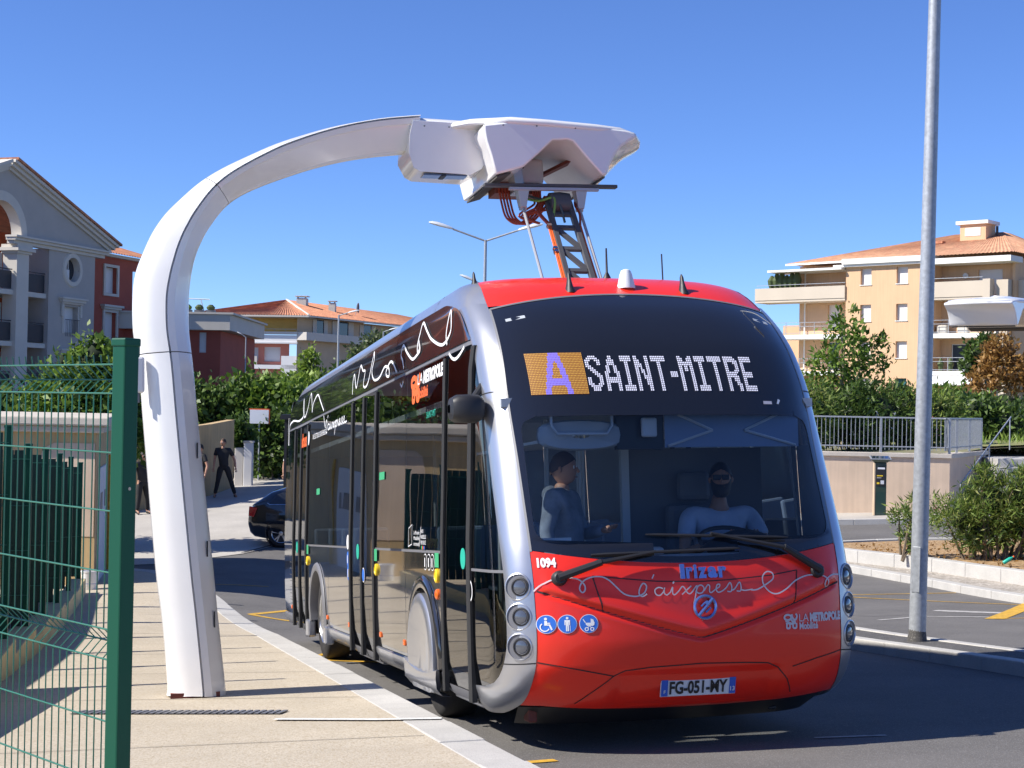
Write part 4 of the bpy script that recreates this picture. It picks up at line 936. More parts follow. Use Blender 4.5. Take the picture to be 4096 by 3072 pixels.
MB().box(-.23, .23, -.22, .24, .42, .52).build('cushion', 'dark_in', dst, bevel=.03); MB().box(-.23, .23, .20, .30, .50, 1.18).build('backrest', 'dark_in', dst, bevel=.05); MB().box(-.13, .13, .21, .29, 1.2, 1.42).build('headrest', 'dark_in', dst, bevel=.04); MB().box(-.15, .15, -.15, .15, -.05, .42).build('leg', 'black_plastic', dst)
# ------------------------------------------------------------------ charging masts
MO = [(-3.222, .165), (-3.214, .252), (-3.253, .752), (-3.297, 1.101), (-3.342, 1.616), (-3.401, 2.362), (-3.441, 2.883), (-3.486, 3.174), (-3.491, 3.471), (-3.468, 3.667), (-3.407, 3.841), (-3.328, 4.017), (-3.227, 4.171), (-3.103, 4.303), (-2.938, 4.455), (-2.76, 4.573), (-2.528, 4.694), (-2.295, 4.805), (-2.059, 4.892), (-1.821, 4.969), (-1.581, 5.027), (-1.339, 5.071), (-1.045, 5.105)]
MI = [(-2.742, .165), (-2.742, .2), (-2.80, .78), (-2.835, 1.16), (-2.878, 1.607), (-2.95, 2.35), (-2.998, 2.9), (-3.028, 3.179), (-3.03, 3.40), (-3.022, 3.55), (-3.0, 3.70), (-2.965, 3.84), (-2.91, 3.975), (-2.84, 4.10), (-2.725, 4.255), (-2.60, 4.36), (-2.42, 4.455), (-2.20, 4.545), (-1.98, 4.625), (-1.76, 4.69), (-1.56, 4.735), (-1.343, 4.77), (-1.09, 4.80)]
TG = [.58] * 9 + [.60, .60, .59, .57, .52, .45, .37, .29, .23, .19, .17, .15, .14, .13]
def smooth_line(P, k=4):
    P = [Vector(p) for p in P]; Q = []
    for i in range(len(P) - 1):
        p0, p1, p2, p3 = P[max(i - 1, 0)], P[i], P[i + 1], P[min(i + 2, len(P) - 1)]
        for j in range(k): t = j / k; Q.append(.5 * ((2 * p1) + (p2 - p0) * t + (2 * p0 - 5 * p1 + 4 * p2 - p3) * t * t + (3 * p1 - p0 - 3 * p2 + p3) * t ** 3))
    return Q + [P[-1]]
def build_mast(name, M4, label, rich=True):
    root = empty(name, mat=M4, label=label, cat='charging mast', group='charging masts beside the road')
    O_ = smooth_line(MO); I_ = smooth_line(MI); tg = [float(np.interp(i, np.arange(len(TG)) * 4, TG)) for i in range(len(O_))]
    def sect(i):
        o, n, g = O_[i], I_[i], tg[i]; c = min(g + .17 if g > .4 else g + .20, .8); col = min(1, max(0, (g - .13) / .45)); D_ = .255
        gw = .008 / (n - o).length; prof = [(0, .05 + .03 * (1 - col)), (.03, .10 + .06 * (1 - col)), (.12 * g / .58 + .02, .17), (.35 * g / .58 + .01, .225), (g - .05, .250), (g - gw, D_), (g - gw * .9, D_ - .05), (g + gw * .9, D_ - .05), (g + gw, D_), (c - .02, .238), (c, .225), (c + (1 - c) * .55, .16), (.985, .085), (1, .05)]
        loop = [(t, -d_) for t, d_ in prof] + [(t, d_) for t, d_ in prof[::-1]]
        return [(o.x + (n.x - o.x) * t + 3.0, d_, o.y + (n.y - o.y) * t - .15) for t, d_ in loop]
    n = len(O_); cuts = [0, 25, 57, n - 1]
    for k, (a, b_) in enumerate(zip(cuts, cuts[1:])):
        rows = [sect(i) for i in range(a, b_ + 1)]
        if k: # small gap at the joint between shells
            f = .12; rows[0] = [tuple(Vector(p) * (1 - f) + Vector(q) * f) for p, q in zip(rows[0], rows[1])]
        mb = MB(); mb.grid(rows, close_u=True); mb.add(rows[0], [tuple(range(len(rows[0])))]); mb.add(rows[-1], [tuple(range(len(rows[-1])))])
        mb.build('column_shell' if k < 2 else 'arm_shell', 'mast_white', root, smooth=True, angle=26)
    for i in cuts[1:-1]:
        q = sect(i); c = sum((Vector(p) for p in q), Vector()) / len(q); mb = MB(); inner = [tuple(c + (Vector(p) - c) * .985) for p in q]; q2 = sect(i + 1); inner2 = [tuple(c + (Vector(p) - c) * .985) for p in q2]
        mb.grid([inner, inner2], close_u=True).build('joint_ring', 'joint', root)
    # steel foot, inspection strips and screws, small cabinet
    MB().prism([(-.2, -.2), (.2, -.2), (.22, .15), (-.18, .2)], -.02, .04, 'xy').build('foot', 'red_brown', root)
    for t, h in ((.80, 2.05), (.82, 1.30), (.86, .62)):
        i = int(np.interp(h + .15, [p.y for p in O_[:30]], range(30))); q = Vector(sect(i)[11]); MB().cbox((q.x + .012, q.y + .0, q.z), .012, .02, .13).build('latch', 'black_plastic', root)
    MB().box(-.50, -.40, -.22, -.16, 2.50, 2.80).build('cabinet', 'mast_strip', root, bevel=.02); MB().box(-.47, -.44, -.2, -.18, 2.42, 2.5).build('cabinet_gland', 'bus_grey', root)
    # canopy head
    poly = [(-.574, 4.93), (-.30, 4.97), (.0, 4.975), (.458, 4.955), (.72, 4.935), (.80, 4.915), (.813, 4.883), (.74, 4.84), (.661, 4.786), (.61, 4.72), (.573, 4.656), (.545, 4.59), (.528, 4.534), (.486, 4.523), (.36, 4.66), (.226, 4.813), (.175, 4.826), (.041, 4.815), (-.09, 4.69), (-.219, 4.577), (-.31, 4.545), (-.472, 4.498), (-.495, 4.57), (-.518, 4.664), (-.556, 4.781), (-.570, 4.86)]
    wr = [0, 0, .1, .5, .8, 1, 1, 1, .95, .85, .7, .5, .3, .1, 0, 0, 0, 0, 0, 0, 0, 0, 0, 0, 0, 0]
    ys = [-.60, -.57, -.4, -.2, 0, .2, .4, .57, .60]
    rows = []
    for y in ys:
        b_ = .20 * (1 - (y / .6) ** 2); conc = .05 * (1 - (y / .6) ** 2)
        rows.append([(x + 3.0 + b_ * w_ + (conc if k in (22, 23, 24) else 0), y * (1 - .0 * abs(z - 4.9)), z - .15) for k, ((x, z), w_) in enumerate(zip(poly, wr))])
    mb = MB(); n_ = len(poly); mb.cur = 0
    allv = [p for r in rows for p in r]; fs = []; fi = []
    for j in range(len(rows) - 1):
        for k in range(n_):
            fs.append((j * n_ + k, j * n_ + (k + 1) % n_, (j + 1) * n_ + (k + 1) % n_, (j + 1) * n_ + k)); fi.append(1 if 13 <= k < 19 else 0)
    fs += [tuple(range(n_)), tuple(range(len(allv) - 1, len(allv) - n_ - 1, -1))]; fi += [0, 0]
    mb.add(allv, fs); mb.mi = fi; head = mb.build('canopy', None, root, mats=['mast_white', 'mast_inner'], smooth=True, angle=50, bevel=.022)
    # rubber lips under the two feet
    for (x0, z0, x1, z1) in ((-.455, 4.492, -.33, 4.532), (.50, 4.518, .522, 4.524)): MB().hexa([(x0 + 3, -.56, z0 - .165), (x1 + 3, -.56, z1 - .165), (x1 + 3, .56, z1 - .165), (x0 + 3, .56, z0 - .165), (x0 + 3, -.56, z0 - .150), (x1 + 3, -.56, z1 - .150), (x1 + 3, .56, z1 - .150), (x0 + 3, .56, z0 - .150)]).build('lip', 'joint', head)
    # top deck
    deck = [(-.78, -.27), (-.66, -.40), (-.50, -.55), (-.35, -.615), (.0, -.62), (.45, -.615), (.70, -.58), (.86, -.46), (.97, -.25), (1.01, 0)]; full = deck + [(x, -y) for x, y in deck[-2::-1]]
    rows = [[(x * k + (0 if k == 1 else -.05 * (1 - k)) + 3.0, y * k, z + 4.80 - (.045 * max(0, x + .2)) + (.02 if x < -.6 else 0)) for x, y in full] for k, z in ((.985, .0), (1, .012), (1, .030), (.97, .055), (.8, .085), (.45, .115), (.05, .12))]
    mb = MB(); mb.grid(rows, close_u=True); mb.add(rows[0], [tuple(range(len(full)))]); mb.add(rows[-1], [tuple(range(len(full)))]); mb.build('deck', 'mast_white', root, smooth=True, angle=40)
    # neck with the lamp box, flowing out of the arm
    neck = [(-1.12, 5.10), (-.60, 5.09), (-.40, 5.05), (-.40, 4.80), (-.50, 4.63), (-.60, 4.575), (-1.05, 4.588), (-1.11, 4.62), (-1.16, 4.74), (-1.15, 4.90)]
    rows = []
    for y in (-.262, -.258, -.22, 0, .22, .258, .262): rows.append([(x + 3.0, y * (1.0 if z > 4.85 else (.97 if z > 4.7 else .80)), z - .15 - ((.075 if abs(y) > .25 else (.04 if abs(y) > .2 else 0)) if z > 4.95 else 0)) for x, z in neck])
    mb = MB(); mb.grid(rows, close_u=True); mb.add(rows[0], [tuple(range(len(neck)))]); mb.add(rows[-1], [tuple(range(len(neck)))]); neck_o = mb.build('neck', 'mast_white', root, smooth=True, angle=50, bevel=.03)
    MB().box(1.98, 2.37, -.20, -.06, 4.41, 4.424).build('lamp', 'lamp_glass', neck_o); MB().box(2.14, 2.18, -.205, -.06, 4.404, 4.427).build('lamp_bracket', 'black_plastic', neck_o)
    for x, y, z in ((-1.02, -.263, 4.98), (-.8, -.263, 4.98), (-.4, -.605, 4.93), (-.1, -.605, 4.935), (.25, -.605, 4.93)): MB().lathe([(.008, 0), (.006, -.006)], c=(x + 3, y, z - .15), axis='y', n=8).build('bolt', 'bus_grey', root)
    if not rich: return root
    # ---- lowered pantograph
    def Q(lat, s, h): return (lat + 3.0, s - 3.75, h - .15)
    pan = bpy.data.objects.new('pantograph', None); link(pan, root)
    MB().box(2.62, 3.12, -.05, .30, 4.40, 4.63).build('motor_housing', 'mast_inner', pan, bevel=.03); MB().box(2.80, 2.93, -.058, -.045, 4.535, 4.575).build('type_plate', 'black_plastic', pan)
    MB().box(2.66, 3.08, -.06, .2, 4.30, 4.40).build('cable_plate', 'red_brown', pan)
    for lat in (-.17, .36): MB().hexa([Q(lat - .025, 3.38, 4.27), Q(lat + .03, 3.38, 4.27), Q(lat + .03, 3.46, 4.27), Q(lat - .025, 3.46, 4.27), Q(lat - .055, 3.36, 4.44), Q(lat + .055, 3.36, 4.44), Q(lat + .055, 3.48, 4.44), Q(lat - .055, 3.48, 4.44)]).build('bracket', 'panto_light', pan, bevel=.006)
    MB().bar(Q(-.52, 3.40, 4.455), Q(.70, 3.40, 4.478), .07, .03).build('contact_bar', 'panto_grey', pan, bevel=.006); MB().bar(Q(-.30, 3.37, 4.425), Q(.52, 3.37, 4.44), .04, .028).build('contact_bar', 'panto_light', pan, bevel=.004)
    MB().hexa([Q(-.20, 3.5, 4.44), Q(-.12, 3.5, 4.44), Q(-.12, 3.75, 4.44), Q(-.2, 3.75, 4.44), Q(-.24, 3.5, 4.75), Q(-.16, 3.5, 4.75), Q(-.16, 3.75, 4.75), Q(-.24, 3.75, 4.75)]).build('hanger', 'panto_light', pan)
    for lat in (-.165, .355): MB().tube([Q(lat, 3.42, 4.28), Q(lat - .005, 2.74, 3.42)], .014, 8).build('rod', 'panto_light', pan, smooth=True); MB().lathe([(.026, -.03), (.026, .03)], c=Q(lat, 3.42, 4.27), axis='x', n=10).build('pivot', 'panto_light', pan)
    # ladder-like lower arm: two flanges with rungs and diagonals
    T0, T1 = Vector(Q(.17, 3.45, 4.33)), Vector(Q(.155, 2.70, 3.40)); ax = (T1 - T0).normalized(); lx = Vector((1, 0, 0)); nx = ax.cross(lx).normalized(); Ln = (T1 - T0).length
    arm = bpy.data.objects.new('lower_arm', None); link(arm, pan)
    def AP(u, v): return T0 + ax * u + lx * v
    for v in (-.10, .10): MB().bar(AP(0, v), AP(Ln, v * 1.12), .045, .05, nx).build('flange', 'panto_grey', arm, bevel=.004)
    us = [.04, .17, .42, .52, .72, .82, 1.03]
    for u0 in (.03, .16, .34, .62, .90, 1.18): 
        if u0 < Ln: MB().bar(AP(u0, -.08), AP(u0, .08), .04, .03, nx).build('rung', 'panto_grey', arm)
    for u0, u1 in ((.36, .60), (.64, .88), (.92, 1.16)): MB().bar(AP(u0, -.08), AP(u1, .08), .045, .025, nx).build('diagonal', 'panto_grey', arm)
    MB().lathe([(.10, -.09), (.11, 0), (.10, .09)], c=AP(.02, 0), axis='x', n=16).build('elbow', 'panto_grey', arm, smooth=True)
    for u0 in (.32, .62, .66): MB().bar(AP(u0, -.165), AP(u0, -.12), .03, .04, nx).build('clip', 'chrome', arm)
    for k, v in enumerate((-.15, -.132, .142)):
        MB().tube([AP(.30, v), AP(.6, v), AP(Ln, v * 1.05)], .0105, 7).build('cable', 'cable_orange', pan, smooth=True)
        d_ = -.05 if v < 0 else .02
        MB().tube(smooth_line([AP(.30, v), AP(.14, v + d_ * 1.3), AP(.02, v + d_ * .4), AP(-.08, v + .04)], 5), .011, 7).build('cable', 'cable_red', pan, smooth=True)
    for k in range(4):   # loops hanging from the housing
        x0 = 2.69 + .028 * k; MB().tube(smooth_line([(x0, -.07, 4.34), (x0 + .005, -.13, 4.20), (x0 + .03, -.2, 4.05), (x0 + .14, -.2, 4.0), (x0 + .26, -.2, 4.10), (x0 + .36, -.15, 4.24)], 5), .010, 7).build('cable', 'cable_red', pan, smooth=True)
    for k in range(4):
        x0 = 3.0 + .024 * k; MB().tube(smooth_line([(x0, -.07, 4.34), (x0 - .0, -.13, 4.22), (x0 - .05 + .05 * k, -.25, 4.16), (x0 - .18, -.25, 4.06), (x0 - .02 * k, -.25, 4.0)], 5), .010, 7).build('cable', 'cable_red', pan, smooth=True)
    MB().tube(smooth_line([(2.84, -.07, 4.36), (2.86, -.15, 4.26), (2.98, -.3, 4.19), (3.10, -.40, 4.20), (3.09, -.42, 4.05), (3.07, -.42, 3.93)], 6), .011, 7).build('cable', 'cable_green', pan, smooth=True)
    MB().tube(smooth_line([(2.89, -.07, 4.36), (2.93, -.15, 4.27), (3.05, -.3, 4.2), (3.14, -.4, 4.16), (3.19, -.42, 3.98)], 6), .011, 7).build('cable', 'cable_dark', pan, smooth=True)
    MB().bar((3.10, .45, 4.52), (3.40, -.45, 4.60), .05, .03).build('stripe', 'red_brown', pan)
    return root
build_mast('charging_mast', BUSM @ Matrix.Translation((-3.0, 3.75, .15)), 'tall curved white charging mast arching over the red bus')
m2 = Matrix.Translation((10.2, 30.6, H(10.2, 30.6) + .10)) @ Matrix.Rotation(math.atan2(-.81, -.58), 4, 'Z')
build_mast('charging_mast', m2, 'second white charging mast, half cut by the picture edge above the oleander', rich=False)
# ------------------------------------------------------------------ materials for buildings and plants
mat('tile_roof', (.50, .22, .12), .85, var=.35, scale=1.5, fleck=(.36, .14, .08), fscale=5, famt=.5)
mat('tile_roof_pale', (.60, .33, .19), .85, var=.25, scale=1.5, fleck=(.52, .24, .14), fscale=5, famt=.5)
mat('render_grey', (.43, .40, .365), .9, var=.06, scale=1.0, bump=.15, bscale=30)
mat('stone_trim', (.60, .56, .49), .85, var=.06, scale=1)
mat('render_red', (.36, .085, .055), .9, var=.1, scale=1)
mat('render_orange', (.50, .12, .05), .9, var=.1, scale=1)
mat('near_black', (.03, .025, .025), .9)
mat('shutter_white', (.70, .69, .67), .6, var=.04, scale=3)
mat('rail_dark', (.03, .03, .035), .6)
mat('render_yellow', (.80, .50, .14), .9, var=.08, scale=1)
mat('render_tan', (.56, .43, .29), .9, var=.1, scale=.6)
mat('render_white', (.78, .77, .74), .85, var=.04, scale=1)
mat('render_pinkred', (.62, .22, .16), .9, var=.06, scale=1)
mat('render_peach', (.70, .455, .27), .9, var=.05, scale=.5, streak=.06)
mat('balcony_beige', (.58, .50, .40), .9, var=.05, scale=.5)
mat('pane_dark', (.03, .035, .045), .1)
mat('pane_teal', (.05, .14, .16), .1)
mat('bark', (.16, .12, .08), .9, var=.4, scale=12)
mat('bark_pale', (.36, .30, .20), .9, var=.3, scale=12)
leafmat('leaf_laurel', [(0, (.045, .085, .012)), (.4, (.10, .18, .024)), (.75, (.18, .28, .04)), (1, (.29, .40, .08))])
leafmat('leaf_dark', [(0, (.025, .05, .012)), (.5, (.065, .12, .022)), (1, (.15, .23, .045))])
leafmat('leaf_light', [(0, (.10, .16, .022)), (.5, (.20, .30, .04)), (1, (.34, .44, .10))])
leafmat('leaf_olive', [(0, (.06, .09, .035)), (.5, (.11, .15, .06)), (1, (.20, .24, .10))])
leafmat('leaf_oleander', [(0, (.06, .11, .02)), (.45, (.13, .20, .035)), (.8, (.24, .31, .06)), (1, (.40, .40, .13))])
leafmat('leaf_brown', [(0, (.20, .10, .03)), (.5, (.34, .18, .05)), (1, (.46, .28, .09))])
leafmat('petal_pink', [(0, (.65, .22, .28)), (1, (.80, .45, .48))]); leafmat('petal_white', [(0, (.75, .73, .68)), (1, (.85, .85, .80))])
# ------------------------------------------------------------------ near fence: folded wire panel and its end post
FP0 = Vector((-1.29, 5.30)); FD = Vector((-.685, .729)); FN = Vector((.729, .685))
fence = empty('mesh_fence', (FP0.x, FP0.y, 0), label='green welded wire fence panel with a square post beside the camera', cat='fence')
ztop = 3.11; OFFS = [0, .05, .097, .295, .49, .695, .885, .935, .985, 1.19, 1.39, 1.59]
FOLD = {1: .05, 7: .05}
def fpt(t, z, fold=0.0): p = FD * t + FN * fold; return (p.x, p.y, z)
zb = H(FP0.x, FP0.y) + .18; FL = 2.45
for i, o_ in enumerate(OFFS):
    z = ztop - o_; MB().tube([fpt(.03, z, FOLD.get(i, 0) ), fpt(FL, z - .0, FOLD.get(i, 0))], .0032, 6).build('horizontal_wire', 'wire_green', fence, smooth=True)
for k in range(int(FL / .05)):
    t = .05 + k * .05; path = [fpt(t, ztop + .032)]
    for i, o_ in enumerate(OFFS):
        f = FOLD.get(i, 0); path.append(fpt(t, ztop - o_, f + (.005 if f == 0 else .005)))
    path.append(fpt(t, max(zb, ztop - 1.62))); MB().tube(path, .0026, 5).build('vertical_wire', 'wire_green', fence, smooth=True)
def fence_post(parent, x, y, z0, z1, w, rz, cap=True, m='fence_green'):
    o = bpy.data.objects.new('post', None); link(o, parent); o.location = (x, y, 0); o.rotation_euler = (0, 0, rz)
    MB().box(-w / 2, w / 2, -w / 2, w / 2, z0, z1).build('tube', m, o, bevel=.006)
    if cap: MB().box(-w / 2 - .004, w / 2 + .004, -w / 2 - .004, w / 2 + .004, z1 - .022, z1 + .006).build('cap', m, o, bevel=.005)
    return o
p = fence_post(fence, .012, -.012, H(-1.29, 5.3) - .1, 3.19, .062, math.radians(55))
MB().box(.026, .044, -.02, .014, 3.135, 3.18).build('bracket', 'fence_green', p, bevel=.003); MB().lathe([(.006, 0), (.004, .006)], c=(.0, -.032, 2.70), axis='y', n=8).build('bolt', 'chrome', p)
p = fence_post(fence, FD.x * (FL + .05), FD.y * (FL + .05), H(-3, 7) - .1, 3.19, .062, math.radians(42))
# ------------------------------------------------------------------ slatted green fence on a low ochre wall
PX = [38, 123, 190, 246, 291, 330]; PZ = [2.70, 2.46, 2.34, 2.216, 2.10, 1.94]; P3 = []
for i in range(-1, 6):
    z = 16 + 1.96 * i
    if i < 0: P3.append((P3x := None)) if False else P3.append(None); continue
    P3.append(((PX[i] - 2048) / 6400 * z, z))
dlt = (Vector(P3[6]) - Vector(P3[1])) / 5; P3[0] = tuple(Vector(P3[1]) - dlt); PZ = [2.84] + PZ
sf = empty('slat_fence', (P3[1][0], P3[1][1], 0), label='row of dark green slatted screens stepping down beside the pavement', cat='fence')
def loc(p, z): return (p[0] - P3[1][0], p[1] - P3[1][1], z)
for i, p in enumerate(P3): fence_post(sf, p[0] - P3[1][0], p[1] - P3[1][1], H(*p) + .1, PZ[i], .07, math.atan2(dlt.y, dlt.x))
sidev = Vector((-.966, -.259))
for i, p in enumerate(P3):
    a = Vector(p); zt = PZ[i] - .07; zlo = H(*p) + .45; n_ = 11
    for k in range(n_):
        c = a + sidev * (.05 + k * .115); e = c + sidev * .108; w_ = Vector((-sidev.y, sidev.x)) * .008
        MB().hexa([loc(c - w_, zlo), loc(e - w_, zlo), loc(e + w_, zlo), loc(c + w_, zlo), loc(c - w_, zt), loc(e - w_, zt), loc(e + w_, zt), loc(c + w_, zt)]).build('slat', 'fence_slat', sf)
    for dz in (.10, .62, 1.12, 1.62):
        q = Vector((.02, -.03)); MB().tube([loc(a + q, zt - dz), loc(a + sidev * 1.32 + q, zt - dz)], .005, 5).build('horizontal_wire', 'wire_green', sf)
    fence_post(sf, (a + sidev * 1.36).x - P3[1][0], (a + sidev * 1.36).y - P3[1][1], H(*p) + .1, PZ[i], .07, math.atan2(dlt.y, dlt.x))
lw = empty('low_wall', (P3[1][0], P3[1][1], 0), label='low ochre wall under the slatted green fence', cat='wall')
pts = [Vector(P3[0]) + (Vector(P3[0]) - Vector(P3[1])) * 6] + [Vector(p) for p in P3]
for a, b_ in zip(pts, pts[1:]):
    u = (b_ - a).normalized(); n_ = Vector((u.y, -u.x)) * .12; q = [a - n_, b_ - n_, b_ + n_, a + n_]
    MB().hexa([loc(p, H(p.x, p.y) - .1) for p in q] + [loc(p, max(H(a.x, a.y), H(b_.x, b_.y)) * .5 + min(H(a.x, a.y), H(b_.x, b_.y)) * .5 + .40) for p in q]).build('wall_section', 'low_wall', lw, bevel=.01)
gw0 = Vector(P3[0]) + sidev * 2.1 - dlt * 1; gw1 = Vector(P3[6]) + sidev * 2.1 + dlt * .2
slab_wall('garden_wall', [(gw0.x, gw0.y), (gw1.x, gw1.y)], 2.35, .25, 'wall_ochre', 'long ochre wall behind the green slatted screens', cap='coping') if False else None
# ------------------------------------------------------------------ ochre substation behind, with white doors
CB = Vector((-7.12, 27.5)); SD_ = Vector((-.19, .98)).normalized(); FDv = Vector((-.99, .12)).normalized()
sub = empty('substation', (CB.x, CB.y, 0), label='ochre rendered substation block with a stone coping and white doors', cat='building')
A_, B_, C_, D_ = Vector((0, 0)), SD_ * 6.2, SD_ * 6.2 + FDv * 7, FDv * 7
def v3(p, z): return (p.x, p.y, z)
MB().hexa([v3(p, -.9) for p in (A_, B_, C_, D_)] + [v3(p, 2.38) for p in (A_, B_, C_, D_)]).build('wall', 'wall_ochre', sub)
ex = [A_ - SD_ * .14 - FDv * .14, B_ + SD_ * .14 - FDv * .14, C_ + SD_ * .14 + FDv * .14, D_ - SD_ * .14 + FDv * .14]; ex2 = [A_ - SD_ * .24 - FDv * .24, B_ + SD_ * .24 - FDv * .24, C_ + SD_ * .24 + FDv * .24, D_ - SD_ * .24 + FDv * .24]
MB().hexa([v3(p, 2.38) for p in ex] + [v3(p, 2.50) for p in ex]).build('coping', 'coping', sub, bevel=.03); MB().hexa([v3(p, 2.50) for p in ex2] + [v3(p, 2.66) for p in ex2]).build('coping', 'coping', sub, bevel=.03)
def sidep(t, z, o_): p = SD_ * t - FDv * o_; return (p.x, p.y, z)
for t0, t1 in ((.55, 1.65), (1.70, 2.85)):
    d_ = MB().hexa([sidep(t0, -.35, .0), sidep(t1, -.35, .0), sidep(t1, -.35, .04), sidep(t0, -.35, .04), sidep(t0, 1.75, .0), sidep(t1, 1.75, .0), sidep(t1, 1.75, .04), sidep(t0, 1.75, .04)]).build('door', 'shutter_white', sub, bevel=.01)
    MB().hexa([sidep(t0 + .3, 1.0, .04), sidep(t1 - .3, 1.0, .04), sidep(t1 - .3, 1.0, .05), sidep(t0 + .3, 1.0, .05), sidep(t0 + .3, 1.3, .04), sidep(t1 - .3, 1.3, .04), sidep(t1 - .3, 1.3, .05), sidep(t0 + .3, 1.3, .05)]).build('vent', 'bus_grey', d_)
MB().tube([sidep(3.3, -.4, .06), sidep(3.3, 1.9, .06)], .03, 8).build('pipe', 'yellow_paint', sub)
f0 = lambda t, z, o_=.01: v3(FDv * t - SD_ * o_, z)
MB().add([f0(.02, .6), f0(1.05, .6), f0(1.1, 1.2), f0(1.05, 1.8), f0(.95, 2.1), f0(.75, 2.2), f0(.02, 2.2)], [tuple(range(7))]).build('render_patch', 'wall_pink', sub)
bk = empty('paint_bucket', (-6.98, 26.73, H(-6.98, 26.73) + .15), label='white plastic paint bucket with a blue band by the substation', cat='bucket')
MB().lathe([(.12, 0), (.125, .01), (.145, .29), (.153, .29), (.153, .31), (.140, .31), (.115, .03)], n=20).build('tub', 'white_vinyl', bk, smooth=True); MB().lathe([(.1315, .10), (.1375, .20)], n=20, caps=False).build('label_band', 'plate_blue', bk, smooth=True)
MB().tube([(.15 * math.cos(t), .15 * math.sin(t) * .3 - .1, .29 - .05 * math.sin(t)) for t in np.linspace(0, math.pi, 10)], .004, 5).build('handle', 'galv', bk)
# ------------------------------------------------------------------ walls, pillar, sign and panel on the drive
def slab_wall(name, pts, hgt, th, m, label, cap=None, catg='wall'):
    r = empty(name, (pts[0][0], pts[0][1], 0), label=label, cat=catg)
    for a, b_ in zip(pts, pts[1:]):
        a, b_ = Vector(a), Vector(b_); u = (b_ - a).normalized(); n_ = Vector((-u.y, u.x)) * th; o = Vector(pts[0]); q = [a, b_, b_ + n_, a + n_]
        zt = [H(a.x, a.y) + hgt, H(b_.x, b_.y) + hgt]; zt = [zt[0], zt[1], zt[1], zt[0]]
        MB().hexa([(p.x - o.x, p.y - o.y, H(p.x, p.y) - .3) for p in q] + [(p.x - o.x, p.y - o.y, z) for p, z in zip(q, zt)]).build('wall_section', m, r)
        if cap: MB().hexa([(p.x - o.x + s_.x, p.y - o.y + s_.y, z) for p, z, s_ in zip(q, zt, (-n_ * .2, -n_ * .2, n_ * .2, n_ * .2))] + [(p.x - o.x + s_.x, p.y - o.y + s_.y, z + .07) for p, z, s_ in zip(q, zt, (-n_ * .2, -n_ * .2, n_ * .2, n_ * .2))]).build('coping', cap, r, bevel=.01)
    return r
slab_wall('garden_wall', [(gw0.x, gw0.y), (gw1.x, gw1.y)], 2.3, .25, 'wall_ochre', 'long ochre wall hidden behind the green slatted screens', cap='coping')
slab_wall('drive_wall', [(-16.0, 42.5), (-10.45, 44.9), (-9.15, 48.9), (-8.98, 51.9)], 2.2, .25, 'wall_ochre', 'plain ochre garden wall behind the standing man in black')
gp = empty('gate_pillar', (-8.75, 52.6, H(-8.75, 52.6)), label='pale painted gate pillar and panel at the end of the garden wall', cat='pillar')
MB().box(-.30, -.02, -.12, .16, -.1, 1.25).build('panel', 'stone_trim', gp, bevel=.02); MB().box(0, .28, -.16, .14, -.1, 1.42).build('pillar', 'shutter_white', gp, bevel=.02); MB().box(-.03, .31, -.19, .17, 1.42, 1.48).build('cap', 'stone_trim', gp)
sg_ = empty('white_board', (-8.6, 54.6, H(-8.6, 54.6)), label='white notice board with red edge half buried in the hedge', cat='sign')
MB().box(-.32, .32, -.02, .02, 1.95, 2.42).build('board', 'white_vinyl', sg_); MB().box(-.35, .35, -.012, .016, 2.42, 2.46).build('edge', 'orange_vinyl', sg_); MB().box(.32, .36, -.012, .016, 1.93, 2.46).build('edge', 'orange_vinyl', sg_); MB().tube([(0, .05, -.1), (0, .05, 2.3)], .03).build('pole', 'galv', sg_)
bp_ = empty('shelter_panel', (-5.25, 41.0, H(-5.25, 41.0)), label='tall black shelter frame standing behind the back of the bus', cat='shelter')
MB().box(-.55, -.42, -.06, .06, 0, 2.75).build('post', 'black_plastic', bp_); MB().box(.9, 1.0, -.05, .05, 0, 2.75).build('post', 'black_plastic', bp_); MB().box(-.60, 1.1, -.5, .3, 2.75, 2.88).build('roof', 'black_plastic', bp_); MB().box(-.36, .9, -.02, .02, .15, 2.7).build('glass_panel', 'pane_dark', bp_)
# ------------------------------------------------------------------ facade helper
def holes_wall(mb, u0, u1, z0, z1, holes, y=0.0, dep=.25):
    us = sorted({u0, u1, *[h[0] for h in holes], *[h[1] for h in holes]}); zs = sorted({z0, z1, *[h[2] for h in holes], *[h[3] for h in holes]})
    us = [u for u in us if u0 <= u <= u1]; zs = [z for z in zs if z0 <= z <= z1]
    for a, b_ in zip(us, us[1:]):
        for c, d_ in zip(zs, zs[1:]):
            if any(h[0] - 1e-6 <= a and b_ <= h[1] + 1e-6 and h[2] - 1e-6 <= c and d_ <= h[3] + 1e-6 for h in holes): continue
            mb.add([(a, y, c), (b_, y, c), (b_, y, d_), (a, y, d_)], [(0, 1, 2, 3)])
    for a, b_, c, d_ in holes:
        mb.add([(a, y, c), (b_, y, c), (b_, y, d_), (a, y, d_), (a, y + dep, c), (b_, y + dep, c), (b_, y + dep, d_), (a, y + dep, d_)], [(0, 1, 5, 4), (1, 2, 6, 5), (2, 3, 7, 6), (3, 0, 4, 7)])
    return mb
